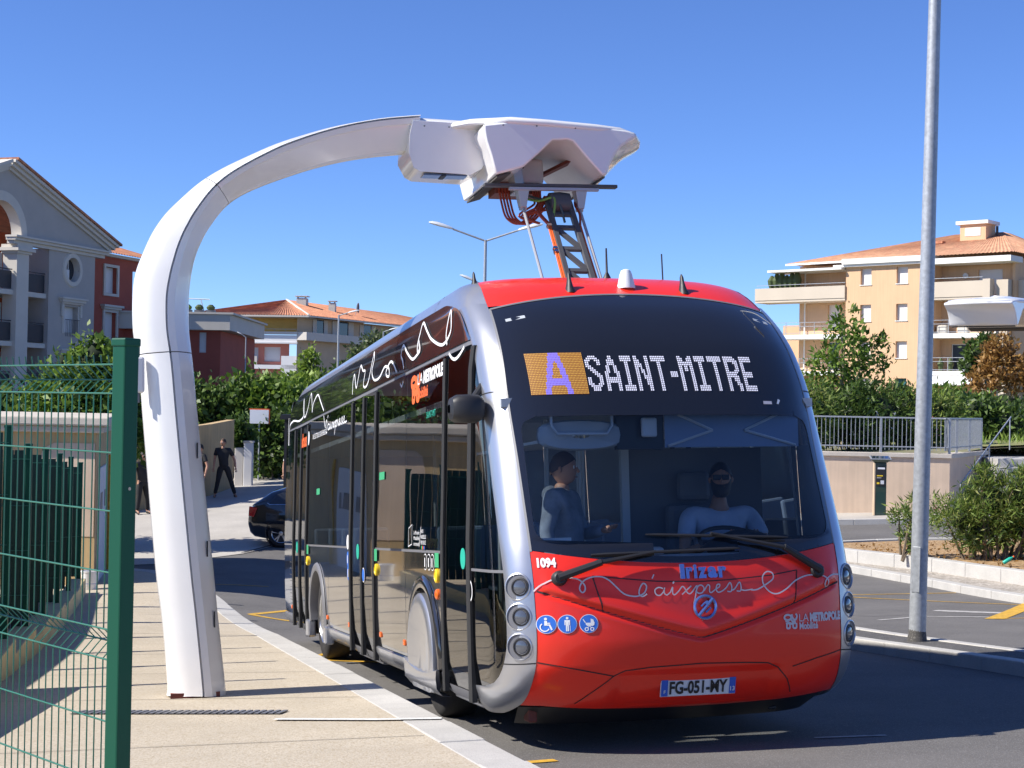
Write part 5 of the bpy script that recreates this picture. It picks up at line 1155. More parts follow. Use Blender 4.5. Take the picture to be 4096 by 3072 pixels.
def window(parent, u0, u1, z0, z1, y, m='shutter_white', kind='shutter', rows=0):
    o = bpy.data.objects.new('window', None); link(o, parent)
    s_ = 1 if True else -1
    MB().box(u0, u1, y - .01, y + .01, z0, z1).build('shutter' if kind == 'shutter' else 'pane', m, o)
    if kind == 'shutter':
        MB().box(u0, u1, y - .02, y + .02, z0, z0 + .06).build('sill_bar', 'stone_trim', o)
    else:
        for a, b_, c, d_ in ((u0, u0 + .06, z0, z1), (u1 - .06, u1, z0, z1), (u0 + .06, u1 - .06, z0, z0 + .06), (u0 + .06, u1 - .06, z1 - .06, z1)): MB().box(a, b_, y - .03, y + .03, c, d_).build('frame', 'shutter_white', o)
    return o
def tiled(mb, a, b_, c, d_, n=None, amp=.05, pitch=.25):
    """corrugated sheet between eave a-b and ridge d-c (corner vectors): ribs run up the slope"""
    a, b_, c, d_ = map(Vector, (a, b_, c, d_)); L_ = (b_ - a).length; n = n or max(4, int(L_ / pitch)); rows = [[], []]; nr = (b_ - a).cross(d_ - a).normalized()
    if nr.z < 0: nr = -nr
    for k in range(n * 2 + 1):
        t = k / (n * 2); o_ = nr * (amp if k % 2 else 0); rows[0].append(tuple(a.lerp(b_, t) + o_)); rows[1].append(tuple(d_.lerp(c, t) + o_))
    return mb.grid(rows)
# ------------------------------------------------------------------ building with the pediment (left)
dL = Vector((.30, .954, 0)).normalized(); mL = Matrix(((dL.x, -dL.y, 0, -24), (dL.y, dL.x, 0, 80), (0, 0, 1, 0), (0, 0, 0, 1)))
pb = empty('pediment_building', mat=mL, label='grey and red apartment block with a classical pediment and loggias', cat='building')
mb = MB(); holes_wall(mb, 1.25, 5.5, -1, 10.55, [(2.68, 3.93, 6.3, 7.66), (2.75, 4.0, 8.96, 10.22), (2.68, 3.93, 3.4, 5.0)], 0, .35); mb.box(5.2, 5.5, .02, 4, -1, 10.5); mb.box(1.25, 1.55, .02, 3, -1, 10.5); mb.build('grey_bay', 'render_grey', pb)
window(pb, 2.68, 3.93, 6.3, 7.66, .3); window(pb, 2.68, 3.93, 3.4, 5.0, .3)
for zc in (7.66, 5.0):
    mb = MB(); mb.box(2.35, 4.3, -.12, .0, zc + .12, zc + .22); mb.box(2.25, 4.4, -.22, .0, zc + .222, zc + .36); mb.box(2.15, 4.5, -.30, .0, zc + .362, zc + .46); mb.build('window_cornice', 'stone_trim', pb)
    for u_ in (2.38, 4.05): MB().box(u_, u_ + .18, -.12, 0, zc - .55, zc + .11).build('bracket', 'stone_trim', pb, bevel=.03)
    for u_ in (2.5, 3.93): MB().box(u_, u_ + .17, -.04, 0, zc - 1.4, zc + .05).build('window_jamb', 'stone_trim', pb)
    for k in range(9): MB().tube([(2.72 + k * .15, -.12, zc - 1.55), (2.72 + k * .15, -.12, zc - .7)], .012, 4).build('baluster', 'rail_dark', pb)
    MB().bar((2.65, -.12, zc - .68), (3.98, -.12, zc - .68), .03).build('handrail', 'rail_dark', pb)
# oval window
ov = bpy.data.objects.new('oval_window', None); link(ov, pb)
n_ = 28; rows = [[(3.375 + rx * math.cos(2 * math.pi * k / n_), y, 9.59 + rz * math.sin(2 * math.pi * k / n_)) for k in range(n_)] for rx, rz, y in ((.92, .92, .0), (.86, .86, -.07), (.64, .64, -.07), (.60, .60, .34))]
MB().grid(rows, close_u=True).build('surround', 'stone_trim', ov, smooth=True, angle=30)
rows = [[(3.375 + rx * math.cos(2 * math.pi * k / n_), -.004, 9.59 + rz * math.sin(2 * math.pi * k / n_)) for k in range(n_)] for rx, rz in ((.90, .90), (.62, .62))]
MB().grid(rows, close_u=True).build('surround_face', 'render_grey', ov)
MB().add([(3.375 + .60 * math.cos(2 * math.pi * k / n_), .3, 9.59 + .6 * math.sin(2 * math.pi * k / n_)) for k in range(n_)], [tuple(range(n_))]).build('pane', 'pane_dark', ov); MB().box(3.35, 3.4, .25, .3, 9.0, 10.18).build('mullion', 'shutter_white', ov); MB().box(3.0, 3.4, .2, .26, 9.05, 9.6).build('casement', 'shutter_white', ov)
# entablature and pediment with the arch
mb = MB(); mb.box(-1.9, 6.3, -.10, .3, 10.45, 10.62); mb.box(-2.0, 6.45, -.25, .3, 10.622, 10.76); mb.box(-2.05, 6.6, -.36, .3, 10.762, 10.86); mb.build('entablature', 'stone_trim', pb)
ap = (-2.4, 14.0); er = (6.75, 10.88)
arc = [(-2.84 + 1.58 * math.cos(t), 10.86 + 1.58 * math.sin(t)) for t in np.linspace(0, math.pi / 2 + .3, 22)]
poly = [(-1.26, 10.86), er, ap, (-3.3, 13.7), (-3.3, 12.4)] + arc[::-1][:-1]
MB().prism(poly, .0, .5).build('tympanum', 'render_grey', pb)
rows = []
for t in np.linspace(0, math.pi / 2 + .3, 24): rows.append([(-2.84 + r * math.cos(t), y, 10.86 + r * math.sin(t)) for r, y in ((2.05, 0), (2.05, -.08), (1.57, -.08), (1.57, .5))])
MB().grid(rows).build('archivolt', 'stone_trim', pb, smooth=True, angle=30)
for k, (o0, o1, yy) in enumerate(((0, .16, -.12), (.162, .34, -.28), (.342, .50, -.42))):
    d_ = Vector((er[0] - ap[0], er[1] - ap[1])).normalized(); n2 = Vector((-d_.y, d_.x)); a, b_ = Vector(ap) - d_ * .1, Vector(er) + d_ * (.1 + .12 * k)
    q = [a + n2 * o0, b_ + n2 * o0, b_ + n2 * o1, a + n2 * o1]; MB().prism([(p.x, p.y) for p in q], yy, .5).build('raking_cornice', 'stone_trim', pb)
    dl_ = Vector((-d_.x, d_.y)); n3 = Vector((d_.y * -1 * -1, d_.x)); a, b_ = Vector(ap), Vector(ap) + dl_ * 1.4
    n3 = Vector((-n2.x, n2.y)); q = [a + n3 * o0, b_ + n3 * o0, b_ + n3 * o1, a + n3 * o1]; MB().prism([(p.x, p.y) for p in q][::-1], yy, .5).build('raking_cornice', 'stone_trim', pb)
d_ = Vector((er[0] - ap[0], er[1] - ap[1])).normalized(); n2 = Vector((-d_.y, d_.x))
a0 = Vector(ap) + n2 * .52; b0 = Vector(er) + d_ * .5 + n2 * .52; MB().hexa([(a0.x, -.5, a0.y), (b0.x, -.5, b0.y), (b0.x, 9, b0.y), (a0.x, 9, a0.y), (a0.x, -.5, a0.y + .12), (b0.x, -.5, b0.y + .12), (b0.x, 9, b0.y + .12), (a0.x, 9, a0.y + .12)]).build('gable_roof', 'tile_roof', pb)
# giant column, loggias
mb = MB(); mb.box(-1.55, -.55, -.05, .75, -1, 10.0); mb.build('column', 'stone_trim', pb); mb = MB(); mb.box(-1.65, -.45, -.15, .8, 10.002, 10.12); mb.box(-1.8, -.3, -.28, .85, 10.122, 10.28); mb.box(-1.65, -.4, -.15, .8, 10.282, 10.448); mb.build('capital', 'stone_trim', pb)
for zf in (7.95, 5.42, 2.9): MB().box(-9, 1.24, .12, 2.4, zf, zf + .24).build('balcony_slab', 'stone_trim', pb)
MB().box(-9, 1.24, 2.4, 2.6, -1, 11.3).build('loggia_wall', 'render_orange', pb)
for zf in (8.2, 5.67, 3.15):
    for u_ in (-5.2, -2.75, -.3): window(pb, u_, u_ + .95, zf, zf + 2.05, 2.36)
    for (u0, u1) in ((-9, -1.6), (-.5, 1.2)):
        MB().bar((u0, .2, zf + 1.0), (u1, .2, zf + 1.0), .05).build('handrail', 'rail_dark', pb); MB().box(u0, u1, .21, .23, zf + .05, zf + .92).build('railing_panel', 'rail_dark', pb)
# red wing and rear wing
mb = MB(); holes_wall(mb, 6.75, 14, -1, 10.75, [(8.1, 9.3, 8.75, 10.2), (8.1, 9.3, 6.0, 7.7), (8.1, 9.3, 3.3, 5.0), (11, 12.2, 8.75, 10.2), (11, 12.2, 6, 7.7)], 1.0, .3); mb.box(6.6, 6.75, 1.02, 6, -1, 10.7); mb.build('red_wing', 'render_red', pb)
MB().box(5.51, 6.6, 3.0, 3.2, -1, 10.6).build('stair_recess', 'near_black', pb)  # near-black back sheet stands in for the dark of the deep recess
for zz in (8.75, 6.0, 3.3):
    h_ = 1.45 if zz > 8 else 1.7; window(pb, 8.1, 9.3, zz, zz + h_, 1.25)
    for a, b_, c, d2 in ((7.92, 8.1, zz - .15, zz + h_ + .15), (9.3, 9.48, zz - .15, zz + h_ + .15), (8.1, 9.3, zz + h_, zz + h_ + .15), (8.1, 9.3, zz - .15, zz)): MB().box(a, b_, .92, .998, c, d2).build('window_surround', 'stone_trim', pb)
mb = MB(); mb.box(7.8, 9.6, .80, .99, 7.86, 7.98); mb.box(7.7, 9.7, .7, .99, 7.982, 8.1); mb.build('window_cornice', 'stone_trim', pb)
MB().box(6.6, 14, .70, 1.0, 10.75, 10.9).build('eave', 'stone_trim', pb)
mb = MB(); tiled(mb, (6.4, .4, 10.9), (14, .4, 10.9), (14, 5.5, 12.3), (6.4, 5.5, 12.3), pitch=.28, amp=.06); mb.build('wing_roof', 'tile_roof', pb)
MB().box(-14, 1.2, 7, 12, -1, 12.2).build('rear_wing', 'render_orange', pb); mb = MB(); tiled(mb, (-14, 6.5, 12.1), (1.5, 6.5, 12.1), (1.5, 11, 13.6), (-14, 11, 13.6), pitch=.28, amp=.06); mb.build('rear_roof', 'tile_roof', pb); MB().box(-14, 1.3, 6.6, 7.0, 11.9, 12.1).build('rear_eave', 'stone_trim', pb)
window(pb, -2.6, -1.2, 10.9, 11.7, 6.96, 'pane_dark', 'pane')
# ------------------------------------------------------------------ yellow building with hipped tile roof (middle)
yb = empty('yellow_building', (-18.9, 140, 0), math.radians(-7), label='yellow and red apartment house with hipped tile roof and white balconies', cat='building')
sdv = Vector((.33, .944)); 
mb = MB(); holes_wall(mb, -8.9, 0, 8.9, 10.35, [(-6.9, -5.2, 8.9, 10.0)], 1.6, .4); mb.build('upper_wall', 'render_yellow', yb)
mb = MB(); holes_wall(mb, -8.9, -.9, 4.0, 8.2, [(-6.85, -6.35, 6.4, 7.65), (-4.3, -3.7, 6.4, 7.65), (-3.2, -1.7, 6.4, 7.7)], .9, .3); mb.build('lower_wall', 'render_pinkred', yb)
for u0, u1, z0, z1 in ((-6.85, -6.35, 6.4, 7.65), (-4.3, -3.7, 6.4, 7.65), (-3.2, -1.7, 6.4, 7.7)): window(yb, u0, u1, z0, z1, 1.1)
MB().box(-9, .0, -.0, .15, 8.12, 8.72).build('balcony_parapet', 'render_white', yb); MB().box(-9, .05, -.08, 1.6, 7.98, 8.12).build('balcony_slab', 'render_white', yb); MB().box(-9, .05, -.1, .2, 8.78, 9.02).build('balcony_coping', 'stone_trim', yb)
for k in range(10): MB().tube([(-8.8 + k * .97, .05, 9.02), (-8.8 + k * .97, .05, 9.25)], .015, 4).build('rail_post', 'galv', yb)
MB().bar((-8.9, .05, 9.25), (-.05, .05, 9.25), .03).build('handrail', 'galv', yb)
MB().box(-6.6, -5.55, .2, .6, 3.5, 6.9).build('white_pier', 'render_white', yb); MB().box(-9, .0, .1, 1.0, 5.75, 6.1).build('balcony_slab', 'render_white', yb); MB().box(-9, -6.6, .15, .22, 6.1, 6.85).build('railing_panel', 'stone_trim', yb); MB().box(-5.5, -3.6, .15, .22, 6.1, 6.85).build('railing_panel', 'stone_trim', yb); MB().box(-1.4, 0, .1, .5, 4.0, 6.9).build('white_pier', 'render_white', yb)
MB().box(-6.0, -5.6, .3, 1.2, 6.9, 8.0).build('divider', 'near_black', yb)
for u0 in (-6.9, ): MB().hexa([(-7.1, .1, 9.75), (-5.0, .1, 9.75), (-5.0, 1.5, 10.15), (-7.1, 1.5, 10.15), (-7.1, .1, 9.80), (-5.0, .1, 9.80), (-5.0, 1.5, 10.2), (-7.1, 1.5, 10.2)]).build('awning', 'shutter_white', yb)
def sp_(t, o_, z): p = sdv * t + Vector((sdv.y, -sdv.x)) * o_; return (p.x, p.y, z)
mb = MB(); q = [sp_(0, 0, -2), sp_(34, 0, -2), sp_(34, 0, 10.35), sp_(0, 0, 10.35)]; mb.add(q, [(0, 1, 2, 3)]); mb.build('side_wall', 'render_tan', yb)
for t0, z0, w, h_ in ((3.0, 8.95, 1.2, 1.3), (6.5, 8.95, 1.8, 1.35), (11, 8.6, 1.4, 1.6), (19, 8.0, 1.6, 1.9), (27, 8.2, 1.6, 1.8), (11, 5.6, 1.4, 1.7), (19, 5.2, 1.6, 1.8), (24, 5.2, 1.6, 1.8)):
    o = bpy.data.objects.new('window', None); link(o, yb); MB().hexa([sp_(t0, .02, z0), sp_(t0 + w, .02, z0), sp_(t0 + w, -.2, z0), sp_(t0, -.2, z0), sp_(t0, .02, z0 + h_), sp_(t0 + w, .02, z0 + h_), sp_(t0 + w, -.2, z0 + h_), sp_(t0, -.2, z0 + h_)]).build('pane', 'pane_dark', o)
    for tt in (t0 - w * .5, t0 + w): MB().hexa([sp_(tt, .08, z0), sp_(tt + w * .5, .08, z0), sp_(tt + w * .5, .025, z0), sp_(tt, .025, z0), sp_(tt, .08, z0 + h_), sp_(tt + w * .5, .08, z0 + h_), sp_(tt + w * .5, .025, z0 + h_), sp_(tt, .025, z0 + h_)]).build('shutter', 'stone_trim', o)
MB().hexa([sp_(0, 1.0, 8.3), sp_(9, 1.0, 8.3), sp_(9, 0.03, 8.3), sp_(0, .03, 8.3), sp_(0, 1.0, 9.0), sp_(9, 1.0, 9.0), sp_(9, .03, 9.0), sp_(0, .03, 9.0)]).build('side_balcony', 'stone_trim', yb)
e0, e1, e2 = (-10.2, -.6, 10.42), (1.2, -.6, 10.42), sp_(36, 1.2, 10.42); rg0, rg1 = (-3.0, 7.5, 12.25), (3.0, 30, 12.25)
mb = MB(); tiled(mb, e0, e1, rg0, rg0, pitch=.24, amp=.08); mb.build('roof_slope', 'tile_roof', yb); mb = MB(); tiled(mb, e1, e2, rg1, rg0, pitch=.24, amp=.08); mb.build('roof_slope', 'tile_roof', yb)
mb = MB(); mb.add([e0, rg0, rg1, (-6, 34, 10.42)], [(0, 1, 2, 3)]); mb.build('roof_slope', 'tile_roof', yb)
MB().bar(e0[:2] + (10.36,), e1[:2] + (10.36,), .2, .14).build('gutter', 'stone_trim', yb); MB().bar(e1[:2] + (10.36,), e2[:2] + (10.36,), .2, .14).build('gutter', 'stone_trim', yb)
mb = MB(); mb.add([e0[:2] + (10.28,), e1[:2] + (10.28,), (1.2, 34, 10.28), (-10, 34, 10.28)], [(0, 1, 2, 3)]); mb.build('soffit', 'stone_trim', yb)
MB().tube([e1, (rg0[0], rg0[1], rg0[2] + .05)], .12, 6).build('hip_tiles', 'stone_trim', yb)
for x_, y_, z_, w in ((-1.5, 7.0, 11.9, .9), (.9, 9, 11.6, .6)): c_ = bpy.data.objects.new('chimney', None); link(c_, yb); MB().box(x_ - w / 2, x_ + w / 2, y_, y_ + w, z_ - .6, z_ + .55).build('stack', 'stone_trim', c_); MB().box(x_ - w * .65, x_ + w * .65, y_ - .1, y_ + w + .1, z_ + .68, z_ + .76).build('cap', 'stone_trim', c_); [MB().box(x_ + sx * w * .4 - .05, x_ + sx * w * .4 + .05, y_ + .1, y_ + .3, z_ + .55, z_ + .68).build('cap_leg', 'stone_trim', c_) for sx in (-1, 1)]
MB().lathe([(.02, 0), (.35, .05), (.5, .16)], c=(2.6, 12, 11.9), axis='x', n=14, caps=False).build('satellite_dish', 'bus_grey', yb); MB().tube([(2.5, 12, 11.0), (2.6, 12, 11.9)], .03, 5).build('dish_mast', 'galv', yb)
# ------------------------------------------------------------------ pink brick-red house with flat grey roof
pk = empty('pink_building', (-17.6, 90, 0), label='dark red house with a pale flat roof terrace beside the mast', cat='building')
mb = MB(); holes_wall(mb, -6, 1.15, -2, 6.85, [(-.05, .35, 5.6, 6.75)], 0, .2); mb.box(1.0, 1.15, .02, 12, -2, 6.85); mb.build('wall', 'render_red', pk); window(pk, -.05, .35, 5.6, 6.75, .15)
MB().box(-6, 1.75, -.5, 12, 6.87, 7.75).build('roof_parapet', 'stone_trim', pk); MB().box(-6, 1.95, -.6, 12, 7.752, 7.86).build('roof_edge', 'stone_trim', pk)
for k, x_ in enumerate((-.7, -.05, .6)): pl = bpy.data.objects.new('flower_box', None); link(pl, pk); MB().box(x_ - .25, x_ + .25, -.3, .0, 7.862, 8.0).build('box', 'bus_grey', pl); MB().lathe([(.05, 7.95), (.22, 8.05), (.25, 8.15), (.1, 8.3)], c=(x_, -.15, 0), n=7).build('plant', 'leaf_olive' if k else 'leaf_light', pl)
for a, b_ in (((-.9, 0, 7.9), (-.9, 0, 8.7)), ((.2, 0, 7.9), (.0, 0, 8.6)), ((-1.3, 0, 8.65), (.5, 0, 8.6))): MB().tube([a, b_], .03, 5).build('drying_rack', 'white_vinyl', pk)
# ------------------------------------------------------------------ retaining wall, railing, stairs (right)
rw = empty('retaining_wall', (12.0, 43.75, 0), label='peach rendered retaining wall with pale coping behind the parking meter', cat='wall')
w0, w1, w2 = Vector((-4.0, 46.4)), Vector((12.0, 43.75)), Vector((14.4, 48.5)); ZC = 1.86
def rl(p, z): return (p.x - 12.0, p.y - 43.75, z)
for a, b_ in ((w0, w1), (w1, w2)):
    u = (b_ - a).normalized(); n_ = Vector((-u.y, u.x)) * .3; q = [a, b_, b_ + n_, a + n_]
    MB().hexa([rl(p, -.6) for p in q] + [rl(p, ZC - .12) for p in q]).build('wall_section', 'wall_pink', rw)
    o_ = Vector((-u.y, u.x)) * .06; q = [a - o_, b_ - o_ + u * .05, b_ + n_ + o_, a + n_ + o_]; MB().hexa([rl(p, ZC - .12) for p in q] + [rl(p, ZC) for p in q]).build('coping', 'coping', rw, bevel=.012)
ral = empty('railing', (12.0, 43.75, 0), label='grey metal railing with thin bars on top of the retaining wall', cat='railing')
for a, b_ in ((w0 + Vector((6, -.994)), w1), (w1, w2)):
    u = (b_ - a).normalized(); c = Vector((-u.y, u.x)) * .15; L_ = (b_ - a).length
    MB().bar(rl(a + c, ZC + .97), rl(b_ + c, ZC + .97), .06, .04).build('top_rail', 'galv', ral); MB().bar(rl(a + c, ZC + .17), rl(b_ + c, ZC + .17), .03, .03).build('bottom_rail', 'galv', ral)
    k = 0; t = L_
    while t > 0:
        p = a + u * t + c
        if k % 16 == 0: MB().box(p.x - 12.0 - .03, p.x - 12.0 + .03, p.y - 43.75 - .03, p.y - 43.75 + .03, ZC, ZC + .95).build('post', 'galv', ral)
        else: MB().bar(rl(p, ZC + .08), rl(p, ZC + .95), .016).build('bar', 'galv', ral)
        t -= .115; k += 1
hr = [rl(w1 + Vector((.25, -.15)), .95), rl(w1 + Vector((.35, .15)), 1.05), rl(w2 + Vector((.55, -.6)), 2.9)]
MB().tube([hr[0], hr[1], hr[2]], .022, 6).build('stair_handrail', 'galv', ral)
for t in (.55, .98): p = Vector(hr[1]).lerp(Vector(hr[2]), t); MB().tube([(p.x, p.y, p.z), (p.x, p.y, p.z - .95)], .018, 6).build('stair_post', 'galv', ral)
# raised terrace behind the wall, steps
sheet('terrace', [(-3.8, 46.5), (11.9, 43.9), (14.3, 48.6), (26, 54), (44, 74), (60, 110), (60, 150), (-2, 150), (-4, 60)], 1.66, 'soil', label='raised planted terrace behind the retaining wall', cat='terrace', step=4)
sheet('dry_meadow', [(14.5, 48.9), (26, 54.2), (30, 62), (24, 66), (13, 58), (12.4, 52)], 1.72, 'drygrass', label='dry weedy grass on the terrace by the stairs', cat='grass', step=2)
stp = empty('stone_steps', (13.4, 44.2, 0), label='pale stone steps climbing beside the retaining wall', cat='steps')
for k in range(8): MB().box(-.35 + k * .16, 5, -.6 + k * .42, 8, -.2 + k * .235, .035 + k * .235).build('step', 'granite', stp, bevel=.01)
# parking meter with solar panel
pm = empty('parking_meter', (9.95, 43.1, H(9.95, 43.1) + .13), math.radians(-6), label='dark green parking meter with a tilted solar panel', cat='parking meter')
mat('meter_green', (.015, .045, .035), .3, coat=.5); mat('solar', (.02, .025, .05), .1, coat=1)
MB().box(-.16, .16, -.12, .12, 0, 1.42).build('cabinet', 'meter_green', pm, bevel=.02); MB().box(-.17, -.14, -.13, .13, 0.0, 1.40).build('side_panel', 'render_tan', pm); MB().box(-.13, .13, -.14, -.115, .80, 1.30).build('front_panel', 'black_plastic', pm, bevel=.01)
for x0, x1, z0, z1, m_ in ((-.08, .11, 1.24, 1.29, 'white_vinyl'), (-.1, .06, 1.05, 1.08, 'yellow_btn'), (.0, .09, .84, .94, 'white_in'), (-.1, -.03, .84, .89, 'yellow_btn'), (-.1, .02, 1.0, 1.02, 'white_worn')): MB().box(x0, x1, -.146, -.1405, z0, z1).build('sticker', m_, pm)
MB().hexa([(-.17, -.14, 1.42), (.17, -.14, 1.42), (.17, .14, 1.42), (-.17, .14, 1.42), (-.27, -.22, 1.50), (.27, -.22, 1.50), (.27, .20, 1.56), (-.27, .20, 1.56)]).build('hood', 'meter_green', pm); MB().hexa([(-.27, -.22, 1.502), (.27, -.22, 1.502), (.27, .20, 1.562), (-.27, .20, 1.562), (-.27, -.22, 1.52), (.27, -.22, 1.52), (.27, .20, 1.59), (-.27, .20, 1.59)]).build('solar_frame', 'galv', pm); MB().hexa([(-.24, -.19, 1.52), (.24, -.19, 1.52), (.24, .17, 1.585), (-.24, .17, 1.585), (-.24, -.19, 1.53), (.24, -.19, 1.53), (.24, .17, 1.592), (-.24, .17, 1.592)]).build('solar_panel', 'solar', pm)
# pavement sign for the tobacconist
tb = empty('pavement_sign', (7.0, 41.6, H(7.0, 41.6) + .13), math.radians(-10), label='yellow and white pavement sign seen through the bus cab', cat='sign')
MB().box(-.3, .3, -.02, .02, .15, 1.35).build('board', 'white_vinyl', tb); MB().box(-.3, .3, -.026, -.02, .15, .30).build('band', 'yellow_btn', tb); MB().box(-.3, .3, -.026, -.02, 1.12, 1.35).build('band', 'yellow_btn', tb); MB().box(-.34, .34, -.2, .2, 0, .04).build('foot', 'galv', tb); MB().tube([(0, .03, .04), (0, .03, .3)], .02).build('stem', 'galv', tb)
MB().add([(-.22, -.027, .72), (-.13, -.027, 1.08), (-.04, -.027, .72), (-.13, -.027, .36)], [(0, 1, 2, 3)]).build('lozenge', 'bus_red', tb)
V_, F_ = text2d('TABAC', .10, .30, bold=.004); put('lettering', [(y, -x) for x, y in V_], F_, lambda x, y: (-.165 + x, -.029, .88 + y), 'white_vinyl', tb)
for k in range(4): MB().box(.03, .24, -.027, -.02, .42 + k * .16, .53 + k * .16).build('print', ('plate_blue', 'bus_red', 'bus_grey', 'green_sign')[k], tb)
# ------------------------------------------------------------------ lamp pole on the refuge
lp0 = W(6.12, 4.98, .12); lp = empty('lamp_pole', tuple(lp0), label='tall galvanised lamp pole standing on the narrow refuge', cat='lamp post')
tilt = Matrix.Rotation(math.radians(.75), 4, 'Y')
prof = [(.092, 0), (.092, .05), (.090, 1.5), (.062, 8.2), (.060, 8.3)]
o = MB().lathe(prof, n=24, caps=True).build('shaft', 'galv', lp, smooth=True); o.matrix_local = tilt
o = MB().box(-.045, .045, -.094, -.086, .55, 1.05).build('access_door', 'galv', lp, bevel=.004); o.matrix_local = tilt @ Matrix.Rotation(math.radians(-35), 4, 'Z')
MB().lathe([(.11, 0), (.105, .03), (.096, .10), (.090, .14)], n=18, caps=False).build('base_mastic', 'asphalt_dark', lp, smooth=True)
arm_ = MB().tube([(0, 0, 8.2), (.3, -.3, 8.5), (1.2, -1.1, 8.75)], .035, 8).build('arm', 'galv', lp, smooth=True); arm_.matrix_local = tilt
MB().box(1.0, 1.7, -1.35, -1.05, 8.7, 8.82).build('luminaire', 'white_in', lp, bevel=.04).matrix_local = tilt
# ------------------------------------------------------------------ street lamps far behind
def lantern(parent, p, d, s=1.0, tiltz=.15):
    d = Vector(d).normalized(); r = Vector((-d.y, d.x, 0)).normalized(); q = []
    for t, w, h_ in ((-.02, .05, .05), (.05, .09, .07), (.3, .13, .10), (.6, .15, .12), (.82, .12, .09), (.95, .05, .04)):
        c = Vector(p) + d * (t * s); q.append([tuple(c + r * (w * s * math.cos(a)) + Vector((0, 0, 1)) * (h_ * s * (math.sin(a) if math.sin(a) > 0 else .35 * math.sin(a)))) for a in np.linspace(0, 2 * math.pi, 13)[:-1]])
    mb = MB(); mb.grid(q, close_u=True); mb.add(q[0], [tuple(range(12))]); mb.add(q[-1], [tuple(range(12))]); mb.build('lantern', 'white_in', parent, smooth=True)
def street_lamp(x, y, ztop, arms, label, r=.07, ground=None):
    o = empty('street_lamp', (x, y, H(x, y) if ground is None else ground), label=label, cat='street lamp', group='street lamps beyond the bus'); g = o.location.z
    MB().lathe([(r * 1.2, 0), (r, 1), (r * .6, ztop - g)], n=10).build('pole', 'galv', o, smooth=True)
    for dx, dy, dz, s in arms:
        e = Vector((dx, dy, ztop - g + dz)); MB().tube([(0, 0, ztop - g - .03), tuple(e)], .03, 6).build('arm', 'galv', o, smooth=True); lantern(o, e, (dx, dy, dz * .8 if dz else .12), s)
    return o
def px(x, y, z): return ((x - 2048) / 6400 * z, z)
x_, y_ = px(1932, 945, 46); street_lamp(x_, y_, 7.72, [(-.95, 0, .30, .75), (.95, 0, .30, .75)], 'double armed street lamp rising behind the bus roof')
x_, y_ = px(1925, 1130, 72); street_lamp(x_, y_, 8.35, [(-.25, 0, .12, .9), (2.0, 0, .2, .9)], 'farther double street lamp whose heads just clear the bus roof')
x_, y_ = px(1350, 1248, 75); street_lamp(x_, y_, 7.05, [(.45, 0, .12, .55)], 'single street lamp standing against the yellow house')
x_, y_ = px(980, 1345, 88); street_lamp(x_, y_, 6.45, [(-.2, 0, .12, .35)], 'small street lamp in front of the white balconies', .05)
x_, y_ = px(1530, 1322, 95); street_lamp(x_, y_, 7.2, [(.35, 0, .1, .6)], 'street lamp peeping over the bus roof right of the yellow house')
# ------------------------------------------------------------------ peach apartment building (right)
dR = Vector((-.75, .66, 0)).normalized(); mR = Matrix(((dR.x, -dR.y, 0, 26.5), (dR.y, dR.x, 0, 117), (0, 0, 1, 0), (0, 0, 0, 1)))
rb = empty('peach_building', mat=mR, label='peach rendered apartment building with pale balconies and tile roof', cat='building')
WU = ((.37, 1.26), (-2.55, -1.65)); WZ = ((12.27, 13.49), (9.58, 10.8), (6.87, 8.08), (4.2, 5.4)); hl_ = [(a, b_, c, d_) for a, b_ in WU for c, d_ in WZ]
mb = MB(); holes_wall(mb, -4.42, 2.47, -1, 13.8, hl_, 0, -.3); mb.box(2.17, 2.47, -6, -.02, -1, 13.8); mb.box(-4.42, -4.12, -6, -.02, -1, 13.8); mb.build('central_block', 'render_peach', rb)
for (a, b_, c, d_) in hl_: window(rb, a, b_, c, d_, -.24, 'pane_teal' if (c < 5 and a < 0) else 'shutter_white'); MB().box(a - .05, b_ + .05, -.24, .06, c - .06, c - .003).build('window_sill', 'render_white', rb)
MB().box(-4.6, 2.6, -1.5, .45, 13.8, 14.2).build('fascia', 'render_white', rb); MB().box(-4.7, 3.4, -1.5, .30, 13.62, 13.795).build('fascia_lower', 'render_white', rb)
# left wing
mb = MB(); holes_wall(mb, 2.48, 7.3, -1, 14.0, [(2.5, 3.3, 12.2, 13.4), (4.0, 5.0, 9.0, 11.0), (4.0, 5.0, 6.0, 8.2)], -1.8, -.3); mb.box(7.3, 7.5, -8, -1.8, -1, 14.0); mb.build('left_wing', 'render_peach', rb)
window(rb, 2.5, 3.3, 12.2, 13.4, -2.0); window(rb, 4.0, 5.0, 9.0, 11.0, -2.0); window(rb, 4.0, 5.0, 6.0, 8.2, -2.0, 'pane_dark', 'pane')
MB().box(2.48, 10.3, -1.79, .1, 11.17, 11.35).build('balcony_slab', 'balcony_beige', rb); MB().box(2.48, 10.3, .0, .15, 11.352, 12.28).build('balcony_parapet', 'balcony_beige', rb); MB().box(10.15, 10.3, -4, -.002, 11.352, 12.28).build('balcony_parapet', 'balcony_beige', rb); MB().bar((2.5, .05, 12.5), (10.2, .05, 12.5), .04).build('handrail', 'galv', rb)
for zf in (8.35, 5.6):
    MB().box(2.48, 8.9, -1.79, .1, zf, zf + .32).build('balcony_slab', 'render_white', rb)
    for dz in (.45, .95, 1.25): MB().bar((2.5, .02, zf + dz), (8.8, .02, zf + dz), .035).build('handrail', 'galv', rb)
    for k in range(6): MB().bar((2.6 + k * 1.24, .02, zf + .32), (2.6 + k * 1.24, .02, zf + 1.25), .04).build('rail_post', 'galv', rb)
MB().box(2.6, 9.0, -1.8, .5, 13.45, 13.62).build('canopy_slab', 'render_white', rb)
